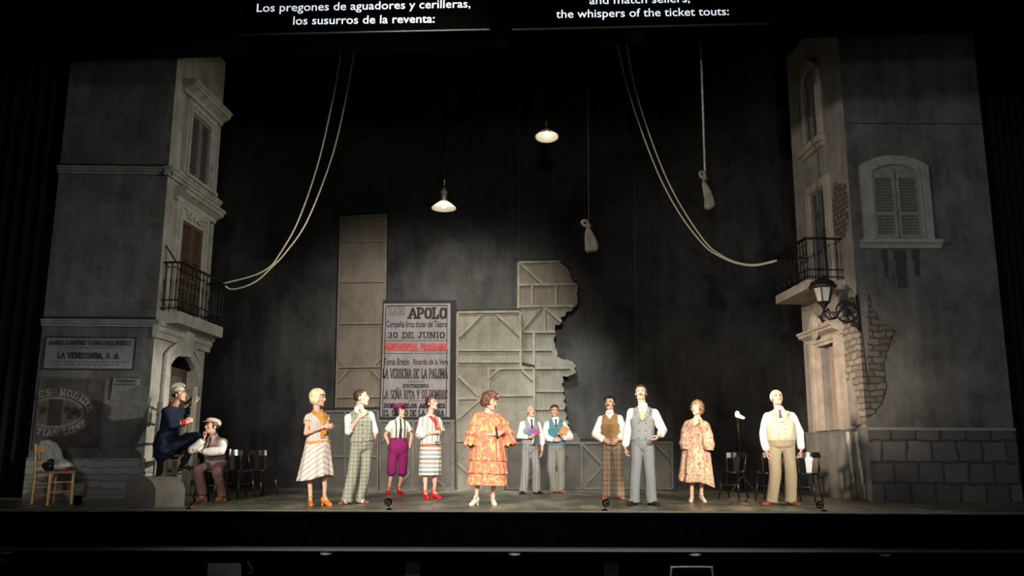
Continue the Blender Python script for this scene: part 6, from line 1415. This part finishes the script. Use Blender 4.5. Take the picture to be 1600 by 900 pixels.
fn = thing('folded_fan', 'dark folded fan with hanging cord held by the woman in floral dress', 'fan', tuple(f.p(779, 678, -0.3)))
a = f.W[0] + f.D[0] * 0.07 - f.fr * 0; obj('fan_sticks', MB().tube([a + np.array([-0.02, -0.03, 0.09]), a + np.array([0.005, -0.035, -0.09])], [0.012, 0.016], 8), IRIS, fn, True)
obj('cord', MB().tube(spline([a + np.array([0.005, -0.035, -0.08]), a + np.array([0.015, -0.05, -0.2]), a + np.array([0.02, -0.06, -0.36])]), 0.006, 6), mat('cream_cord', (0.7, 0.6, 0.45), 0.8), fn, True)

# ---- grey haired man with fan
f = Fig('grey-haired man in grey waistcoat holding a purple and red paper fan', (828, 772), 'warm', 0.168, False, 1.0)
f.torso((828, 698), (829, 657.5), 14, chest=0.98, waist=1.0)
f.arm(0, (812, 682), -0.3, (829, 683), -1, (838, 680), -0.1, 1.1, n=-f.fr); f.arm(1, (847, 683), 0.2, (847, 703), -0.4, (846, 712), -0.2, 0.5)
f.leg(0, (821, 733), 818, -18); f.leg(1, (838, 733), 838, 42)
f.head((829.5, 643), 26, 8); f.skin_up(); f.face(GREYH); f.hair(GREYH, 'short', 0.006, amp=0.002)
GP = cloth('grey_pinstripe', (0.225, 0.22, 0.215), 'vstripe', ((0.275, 0.27, 0.265), (0.17, 0.165, 0.165)), 16, 0.2)
f.shirt((0.75, 0.6)); f.collar(); f.tie(mat('black_tie', (0.015, 0.015, 0.02), 0.7), 0.55, w=0.03); f.vest(cloth('slate_waistcoat', (0.24, 0.24, 0.25)), tv=0.62, hem=0.1, buttons=4)
f.trousers(GP, (0.09, 0.082, 0.08), top=0.3)
for i in (0, 1): f.shoe(i, SHOE_BLACK)
hc = f.W[0] + f.D[0] * 0.06
fn = thing('paper_fan', 'open paper fan in purple, blue and red held by the grey-haired man', 'fan', tuple(hc))
piv = hc + np.array([0.0, -0.045, -0.02]); cols = [(0.16, 0.18, 0.24), (0.13, 0.16, 0.30), (0.16, 0.12, 0.36), (0.24, 0.10, 0.34), (0.42, 0.06, 0.16), (0.46, 0.05, 0.08)]
for k in range(6):
    a0, a1 = math.radians(152 - k * 20), math.radians(152 - (k + 1) * 20)
    def fp(a, r, z=0): return piv + np.array([r * math.cos(a), -0.004 * z, r * math.sin(a)])
    am = (a0 + a1) / 2
    obj('fan_leaf', MB().prism([fp(a0, 0.05), fp(a0, 0.165), fp(am, 0.17, 3), fp(a1, 0.165), fp(a1, 0.05)], (0, -0.003, 0)), mat('fan_paper', cols[k], 0.8), fn)
    obj('fan_rib', MB().beam(fp(am, 0.0, 2), fp(am, 0.07, 2), np.cross(fp(am, 1) - piv, dy), 0.008, dy, 0.003), mat('fan_rib_wood', (0.5, 0.4, 0.3), 0.6), fn)
obj('fan_guard', MB().beam(piv + np.array([0.01, -0.008, -0.02]), piv + np.array([-0.03, -0.008, -0.13]), ex, 0.03, dy, 0.008), mat('cream_guard', (0.6, 0.5, 0.38), 0.6), fn)
bk_ = tag(obj('black_notebook', MB().beam(hc + np.array([0.06, -0.06, 0.03]), hc + np.array([0.03, -0.06, -0.14]), ex, 0.07, dy, 0.02), mat('notebook_black', (0.015, 0.013, 0.016), 0.5), None, False, tuple(hc)), 'black notebook held below the fan by the grey-haired man', 'notebook')

# ---- man in teal waistcoat with folder
f = Fig('young dark-haired man in a teal waistcoat clasping a tan folder', (870, 771), 'warm', 0.176, False, 1.0)
f.torso((869, 698), (868, 657.5), 6)
f.arm(0, (851, 683), -0.3, (866, 688), -1, (875, 687), 0.0, 0.8, n=-f.fr); f.arm(1, (891, 683), -0.3, (879, 684), -1, (876, 679), -0.3, 0.9, n=-f.sd)
f.leg(0, (862, 733), 865, -22); f.leg(1, (877, 733), 876, 28)
f.head((866.5, 642), 4, 0); f.skin_up(); f.face(BLACKH); f.hair(BLACKH, 'short', 0.012, [((0.0, 0.05, 0.085), (0.06, 0.035, 0.03))], amp=0.004)
f.shirt((0.85, 0.9), r=(0.07, 0.066, 0.05)); f.collar(); f.tie(mat('navy_tie', (0.01, 0.012, 0.025), 0.7), 0.75, w=0.02); f.vest(cloth('teal_knit', (0.075, 0.20, 0.235)), tv=0.72, hem=0.06, point=0.0, name='knitted_vest')
f.trousers(cloth('grey_flannel', (0.205, 0.2, 0.18), 'vstripe', ((0.235, 0.23, 0.21),), 14, 0.3), (0.094, 0.088, 0.08))
for i in (0, 1): f.shoe(i, SHOE_BROWN)
c = f.p(881.5, 672, -0.24); t = thing('folder', 'tan card folder with white papers held by the man in teal', 'folder', tuple(c)); u_ = unit(np.array([0.5, 0, 0.86])); v_ = np.cross(dy, u_)
obj('cover', MB().beam(c - u_ * 0.09, c + u_ * 0.08, v_, 0.15, dy, 0.008), mat('tan_card', (0.45, 0.25, 0.08), 0.7), t); obj('papers', MB().beam(c - u_ * 0.08 + dy * 0.01, c + u_ * 0.10 + dy * 0.01, v_, 0.14, dy, 0.008), WHITE_SHIRT, t)

# ---- young man in brown waistcoat
f = Fig('young moustached man in brown waistcoat and windowpane check trousers', (958, 780), 'pale', 0.168, False, 1.0)
f.torso((956, 697), (953, 648), -4, waist=0.92)
f.arm(0, (931, 679), -0.3, (945, 688), -1, (955, 693), -0.1, 0.6, n=-f.fr + ez * 0.3); f.arm(1, (975, 677), -0.3, (965, 687), -1, (957, 693), -0.1, 0.6, n=-f.fr + ez * 0.3)
f.leg(0, (948, 738), 948, -18); f.leg(1, (967, 738), 968, 22)
f.head((952.5, 630), -16, 4); f.skin_up(); f.face(BLACKH, moustache=BLACKH); f.hair(BLACKH, 'short', 0.013, [((0.045, 0.03, 0.075), (0.05, 0.05, 0.04)), ((-0.035, 0.04, 0.08), (0.045, 0.04, 0.03))], amp=0.006)
f.shirt((0.85, 0.75), r=(0.07, 0.07, 0.056)); f.collar(open_=0.025, drop=0.075); f.vest(cloth('tan_brown_wool', (0.33, 0.19, 0.08)), tv=0.84, hem=0.06, buttons=5)
WP = cloth('brown_windowpane', (0.33, 0.24, 0.16), 'plaid', ((0.33, 0.24, 0.16), (0.07, 0.05, 0.04)), 11.5, 0.06)
f.trousers(WP, (0.09, 0.08, 0.082), ankle=0.05)
for i in (0, 1): f.shoe(i, mat('tan_boot', (0.36, 0.17, 0.08), 0.5), boot=0.06)

# ---- tall man in grey double breasted waistcoat
f = Fig('tall moustached man in grey double-breasted waistcoat and yellow tie', (1004, 790), 'rosy', 0.182, False, 1.06)
f.torso((1004, 690), (1004.5, 638), -3, chest=1.05, waist=0.98, hipw=0.94)
f.arm(0, (981, 671), 0.1, (976.5, 698), -0.6, (978, 708), -0.2, 0.6); f.arm(1, (1036, 672), -0.2, (1031, 680), -1, (1026, 685), -0.2, 0.8, n=-f.sd)
f.leg(0, (993, 738), 991, -30); f.leg(1, (1015, 738), 1018, 30)
f.head((1001.5, 614), -4, 12); f.skin_up(); f.face(BROWNH, moustache=BROWNH, open_=True); f.hair(BROWNH, 'short', 0.010, amp=0.004)
GW = cloth('grey_fleck_wool', (0.205, 0.22, 0.225), 'plaid', ((0.25, 0.265, 0.27),), 40, 0.5)
f.shirt((0.95, 0.85), r=(0.072, 0.066, 0.05)); f.collar(h=0.045, drop=0.06); f.tie(mat('yellow_tie', (0.78, 0.62, 0.2), 0.5), 0.66, w=0.04); f.vest(GW, tv=0.58, hem=0.04, point=0.0, lapel=GW, buttons=3, double=True, btn=IRIS)
f.trousers(GW, (0.09, 0.078, 0.076), ankle=0.05)
for i in (0, 1): f.shoe(i, SHOE_BLACK)

# ---- woman in paisley dress
f = Fig('woman with wavy light-brown hair in a long paisley dress, hands clasped under her chin', (1088, 785), 'rosy', 0.155, True, 0.94)
f.torso((1087, 704), (1088, 656.5), -16, chest=1.1, waist=1.3, hipw=1.12, depth=1.1)
f.arm(0, (1071, 681), -0.6, (1084, 664), -1, (1093, 655), -0.2, 0.4, n=f.fr * -1); f.arm(1, (1106, 682), -0.6, (1097, 663), -1, (1096, 653), -0.2, 0.5, n=-f.sd)
f.leg(0, (1081, 743), 1081, -8, ah=0.125); f.leg(1, (1097, 743), 1096, 22, ah=0.125)
f.head((1089, 638), -32, 8, -4); f.skin_up(); f.face(BROWNH, smile=True)
f.hair(FAIR, 'x', 0.018, [((0.0, -0.04, -0.03), (0.09, 0.075, 0.075)), ((0.08, 0.01, -0.03), (0.028, 0.045, 0.06)), ((-0.08, 0.01, 0.0), (0.022, 0.04, 0.045))], lambda x, y, z: z > -0.1 and not (y > 0.048 and z < 0.055) and not (y > 0.03 and z < 0.05 and abs(x) < 0.066), 0.014, 30)
PA = cloth('rust_paisley', (0.62, 0.36, 0.22), 'paisley2', ((0.10, 0.09, 0.08), (0.50, 0.13, 0.07), (0.74, 0.56, 0.36), (0.78, 0.62, 0.48)), 10)
f.garment('bodice', lambda mb: (f.add_torso(mb, 0.025, -0.1, 1.02), [f.sleeve(mb, i, 0.0, (0.075, 0.085, 0.06)) for i in (0, 1)]), PA, (), lambda P: (lambda q_: not (q_[1] > 0.92 + 2 * abs(q_[0]) and q_[2] > -0.03) and not (q_[1] > 1.0 and abs(q_[0]) < 0.065))(f.loc(P)), amp=0.012)
for i in (0, 1):
    A, E = f.sj[i], f.E[i]; mb = MB(); mb.loft([(A + (E - A) * 0.3, f.sd * 0.075, f.fr * 0.07), (A + (E - A) * 0.8 - ez * 0.03, f.sd * 0.09, f.fr * 0.085), (E - ez * 0.12, f.sd * 0.10, f.fr * 0.09), (E - ez * 0.22, f.sd * 0.085, f.fr * 0.08)], 30, 2.1); me = fuse(mb, 0.01, 3); ruffle(me, 0.012, 10); f.o('draped_sleeve', me, PA)
f.skirt('skirt', PA, f.tp(0, 0.62, 0), (0.195, 0.16), np.array([f.H[0] - 0.01, f.H[1], f.p(1088, 754)[2]]), (0.29, 0.24), 8, 0.02, 1.1, lift=lambda x, y, t: -0.05 * t * t * x / 0.29 + 0.03 * t * t * math.sin(11 * x))
CRS = mat('cream_shoe', (0.66, 0.52, 0.36), 0.4)
for i in (0, 1): f.shoe(i, CRS, 0.045, strap=CRS)

# ---- stout white haired man at right
f = Fig('stout white-haired man in cream double-breasted waistcoat looking up', (1220, 790), 'rosy', 0.186, False, 1.05)
f.torso((1221, 693), (1217.5, 643), 6, chest=1.16, waist=1.3, depth=1.2, belly=0.03, hipw=1.15)
f.arm(0, (1193, 676), 0.1, (1197, 704), -0.6, (1199, 714), -0.2, 0.7); f.arm(1, (1249, 675), 0.1, (1252, 702), -0.6, (1250, 712), -0.2, 0.7)
f.leg(0, (1211, 740), 1206, -52); f.leg(1, (1236, 740), 1235, 42)
f.head((1213.5, 622), 18, 18, k=1.05); f.skin_up(); f.face(GREYH); f.hair(WHITEH, 'short', 0.006, amp=0.002)
f.o('stubble', trim(fuse(MB().ell(f.hp(0, 0.036, -0.072), [f.hs, f.hf, f.hu], tuple(v * 1.07 * 1.05 for v in (0.0515, 0.0515, 0.0395))), 0.006, 2), (), lambda P: (lambda q_: q_[2] < -0.068 or (abs(q_[0]) > 0.035))(f.hl(P)), 0.003), skin('grey_stubble', (0.55, 0.42, 0.36)))
CW = cloth('cream_waistcoat_wool', (0.56, 0.51, 0.37), 'plaid', ((0.6, 0.55, 0.41),), 30, 0.5)
f.shirt((0.95, 0.95), r=(0.074, 0.066, 0.05)); f.collar(drop=0.05); f.tie(mat('maroon_tie', (0.14, 0.07, 0.07), 0.7, 0.4, 60), 0.78, w=0.026); f.vest(CW, tv=0.62, hem=0.1, point=0.0, lapel=CW, buttons=4, double=True, btn=mat('horn_button', (0.3, 0.24, 0.14), 0.4))
f.trousers(cloth('beige_tweed', (0.36, 0.29, 0.19), 'plaid', ((0.40, 0.325, 0.22),), 30, 0.5), (0.1, 0.09, 0.086), ankle=0.05, top=0.24)
f.belt(mat('dark_sash', (0.06, 0.045, 0.04), 0.7), 0.2, 0.05, 0.022)
for i in (0, 1): f.shoe(i, mat('chestnut_shoe', (0.2, 0.075, 0.03), 0.35))

# ---- seated man in flat cap
gs = place(seat_chair, 329, 783, -32)
f = Fig('seated man in beige flat cap and patterned waistcoat, chin on his hand', (329, 783), 'warm', 0.172, False, 1.0)
f.torso((337, 728, 0.06), (334, 686, 0.02), -38, waist=0.95)
f.arm(0, (301, 703), -1, (318, 687), -0.6, (321, 681), -0.1, 1.1, n=f.fr * 0.2 + ez); f.arm(1, (345, 705), -0.9, (315, 706), -0.5, (306, 706), 0.0, 0.6, n=ez)
K0 = f.p(309, 735, -0.3); K1 = f.p(340, 738, -0.34)
f.leg(0, None, None, -52, an3=np.array([f.p(317, 780, -0.22)[0], f.Y - 0.22, 0.085]), kn3=K0); f.leg(1, None, None, -42, an3=np.array([f.p(347, 780, -0.05)[0], f.Y - 0.05, 0.085]), kn3=K1)
f.head((331, 666.5), -62, 6, off=-0.03); f.skin_up(); f.face(BLACKH); f.hair(BLACKH, 'short', 0.010, amp=0.003)
CAPB = cloth('beige_cap_wool', (0.58, 0.42, 0.32))
f.o('cap', MB().ell(f.hp(0, -0.015, 0.085), [f.hs, unit(f.hf + 0.1 * f.hu), unit(f.hu - 0.1 * f.hf)], (0.098, 0.125, 0.05), 28, 14).ell(f.hp(0, -0.06, 0.055), [f.hs, f.hf, f.hu], (0.09, 0.08, 0.06), 24, 12), CAPB); f.o('cap_peak', MB().ell(f.hp(0, 0.105, 0.066), [f.hs, unit(f.hf - 0.25 * f.hu), unit(f.hu + 0.25 * f.hf)], (0.068, 0.05, 0.009), 20, 10), CAPB)
f.shirt((0.9, 0.9), r=(0.072, 0.066, 0.05)); f.collar(); f.tie(mat('burgundy_tie', (0.09, 0.02, 0.025), 0.6), 0.55, w=0.03)
f.vest(cloth('mauve_brocade', (0.36, 0.25, 0.23), 'paisley', ((0.22, 0.13, 0.12), (0.42, 0.31, 0.28), (0.33, 0.22, 0.20), (0.46, 0.36, 0.32)), 14), tv=0.6, hem=0.1, buttons=4)
f.trousers(cloth('dusky_mauve_wool', (0.20, 0.115, 0.115)), (0.09, 0.078, 0.064), top=0.25, ankle=0.11)
for i in (0, 1): f.shoe(i, mat('tan_leather_boot', (0.30, 0.13, 0.07), 0.45), boot=0.08)

# ---- fireman astride the ladder
f = Fig('man in silver fireman\'s helmet and long navy coat with red cuffs, astride the step ladder', (272, 782), 'warm', 0.175, False, 1.0)
f.torso((262, 697, 0.16), (271, 636.5, 0.12), 62, waist=1.05)
f.arm(0, (268, 664), -0.6, (290, 660), 0.6, (299, 656), 0.2, 1.3, n=-f.sd * -1, fa=0.26); f.arm(1, (292, 645), 0.3, (304, 630), -0.2, (304, 621), 0.1, 1.2, n=f.sd)
f.leg(0, None, None, 70, an3=f.p(249, 741, 0.05), kn3=f.p(252, 716, 0.02)); f.leg(1, None, None, 70, an3=f.p(286, 726, 0.12), kn3=f.p(306, 683, 0.06))
f.head((280, 616.5), 66, 8, off=0.06); f.skin_up(); f.face(BLACKH); f.hair(BLACKH, 'short', 0.008, amp=0.002)
NAVY = cloth('navy_coat_wool', (0.014, 0.018, 0.036)); SCAR = cloth('scarlet_facings', (0.36, 0.015, 0.02)); GOLD = mat('gold_braid', (0.6, 0.40, 0.08), 0.4, 0.2, 40, 0.6)
STEEL = mat('silver_helmet', (0.78, 0.79, 0.72), 0.3, 0.12, 12, 0.45, spec=0.6)
hm = trim(fuse(MB().ell(f.hp(0, -0.015, 0.04), [f.hs, f.hf, f.hu], (0.094, 0.116, 0.1), 28, 18), 0.006, 2), (), lambda P: (lambda q_: q_[2] > 0.035 - 0.35 * max(0, -q_[1] - 0.02))(f.hl(P)), 0.006)
hm = f.o('helmet', hm, STEEL)
mb = MB(); mb.prism([f.hp(-0.012, y, z) for y, z in ((0.10, 0.10), (0.09, 0.155), (0.03, 0.185), (-0.04, 0.185), (-0.10, 0.15), (-0.125, 0.09), (-0.09, 0.10), (-0.02, 0.135), (0.05, 0.125))], f.hs * 0.024 * f.hk); f.o('helmet_crest', mb, STEEL, False, hm)
f.o('helmet_peak', MB().ell(f.hp(0, 0.115, 0.045), [f.hs, unit(f.hf - 0.2 * f.hu), unit(f.hu + 0.2 * f.hf)], (0.07, 0.045, 0.007), 20, 8), SHOE_BLACK, True, hm)
f.o('helmet_band', MB().loft([(f.hp(0, -0.012, 0.036), f.hs * 0.098, f.hf * 0.12), (f.hp(0, -0.012, 0.055), f.hs * 0.097, f.hf * 0.119)], 30, 2.0), GOLD, True, hm)
f.o('chin_strap', MB().tube([f.hp(0.078 * math.cos(t), 0.012 + 0.03 * max(0, -math.sin(t)), 0.03 + 0.145 * math.sin(t)) for t in np.linspace(-PI, 0, 18)], 0.006, 6), SHOE_BLACK)
zb1 = f.p(246, 716, 0.1); zk = f.p(309, 684, 0.02)
def coat(mb):
    f.add_torso(mb, 0.035, -0.16, 1.05)
    for i in (0, 1): f.sleeve(mb, i, 0.72, (0.082, 0.072, 0.055))
    U_ = [f.H, f.H + np.array([0, 0, -0.1])]
    mb.loft([(f.tp(0, 0.35, -0.02), f.sd * 0.19, f.fr * 0.16), (f.tp(0.0, 0.0, -0.02), f.sd * 0.22, f.fr * 0.2), (f.p(262, 706, 0.14), f.sd * 0.23, f.fr * 0.2), (f.p(258, 715, 0.14), f.sd * 0.22, f.fr * 0.17)], 30, 2.1)
    for i in (0, 1): mb.cap(f.hj[i], f.K[i], 0.12, 0.085)
    mb.cap(f.hj[1], f.K[1], 0.13, 0.09); mb.cap(f.hj[1] - ez * 0.08, f.K[1] - ez * 0.03, 0.11, 0.05); mb.cap(f.hj[0] - ez * 0.05, f.K[1] - ez * 0.02 - f.sd * 0.12, 0.12, 0.05)
    mb.cap(f.hj[0], f.p(251, 712, 0.04), 0.13, 0.075)
    A_ = f.p(253, 708, 0.06)
    for q_, ra, rb in ((0.0, 0.1, 0.05), (0.5, 0.11, 0.06), (1.0, 0.13, 0.07)): mb.cap(A_ + (f.H - A_) * q_, f.K[1] - ez * 0.05 * (1 - q_), ra, rb); mb.cap(A_ + (f.H - A_) * q_ + f.sd * 0.1, f.K[1] - ez * 0.06 * (1 - q_) + f.sd * 0.04, ra, rb)
f.garment('coat', coat, NAVY, amp=0.016, freq=6, vox=0.011, keep=lambda P: (lambda q_: not (q_[1] > 1.02 and math.hypot(q_[0], q_[2] + 0.012) < 0.06))(f.loc(P)), cuts=())
for i in (0, 1):
    E, W = f.E[i], f.W[i]; d = unit(W - E); f.o('red_cuff', MB().tube([E + (W - E) * 0.55, E + (W - E) * 0.93], [0.062, 0.056], 20), SCAR); c = E + (W - E) * 0.56; f.o('gold_braid', MB().tube([c - d * 0.008, c + d * 0.008], [0.065, 0.065], 20), GOLD)
c = f.tp(0, 1.02, -0.008); f.o('red_collar', MB().loft([(c - f.up * 0.02, f.sd * 0.085, f.fr * 0.085), (c + f.up * 0.065, f.sd * 0.07, f.fr * 0.072)], 24, 2.0), SCAR)
f.o('collar_patch', MB().prism([f.tp(0.0, 1.0, 0.082), f.tp(-0.06, 1.02, 0.062), f.tp(-0.05, 1.14, 0.05), f.tp(0.0, 1.12, 0.075)], f.fr * 0.012), GOLD)
f.garment('trousers', lambda mb: [[mb.cap(f.hj[i], f.K[i], 0.085, 0.066), mb.cap(f.K[i], f.A[i], 0.066, 0.05)] for i in (0, 1)], mat('black_uniform_trousers', (0.012, 0.012, 0.014), 0.8), amp=0.006)
for i in (0, 1): f.shoe(i, SHOE_BLACK, boot=0.1)
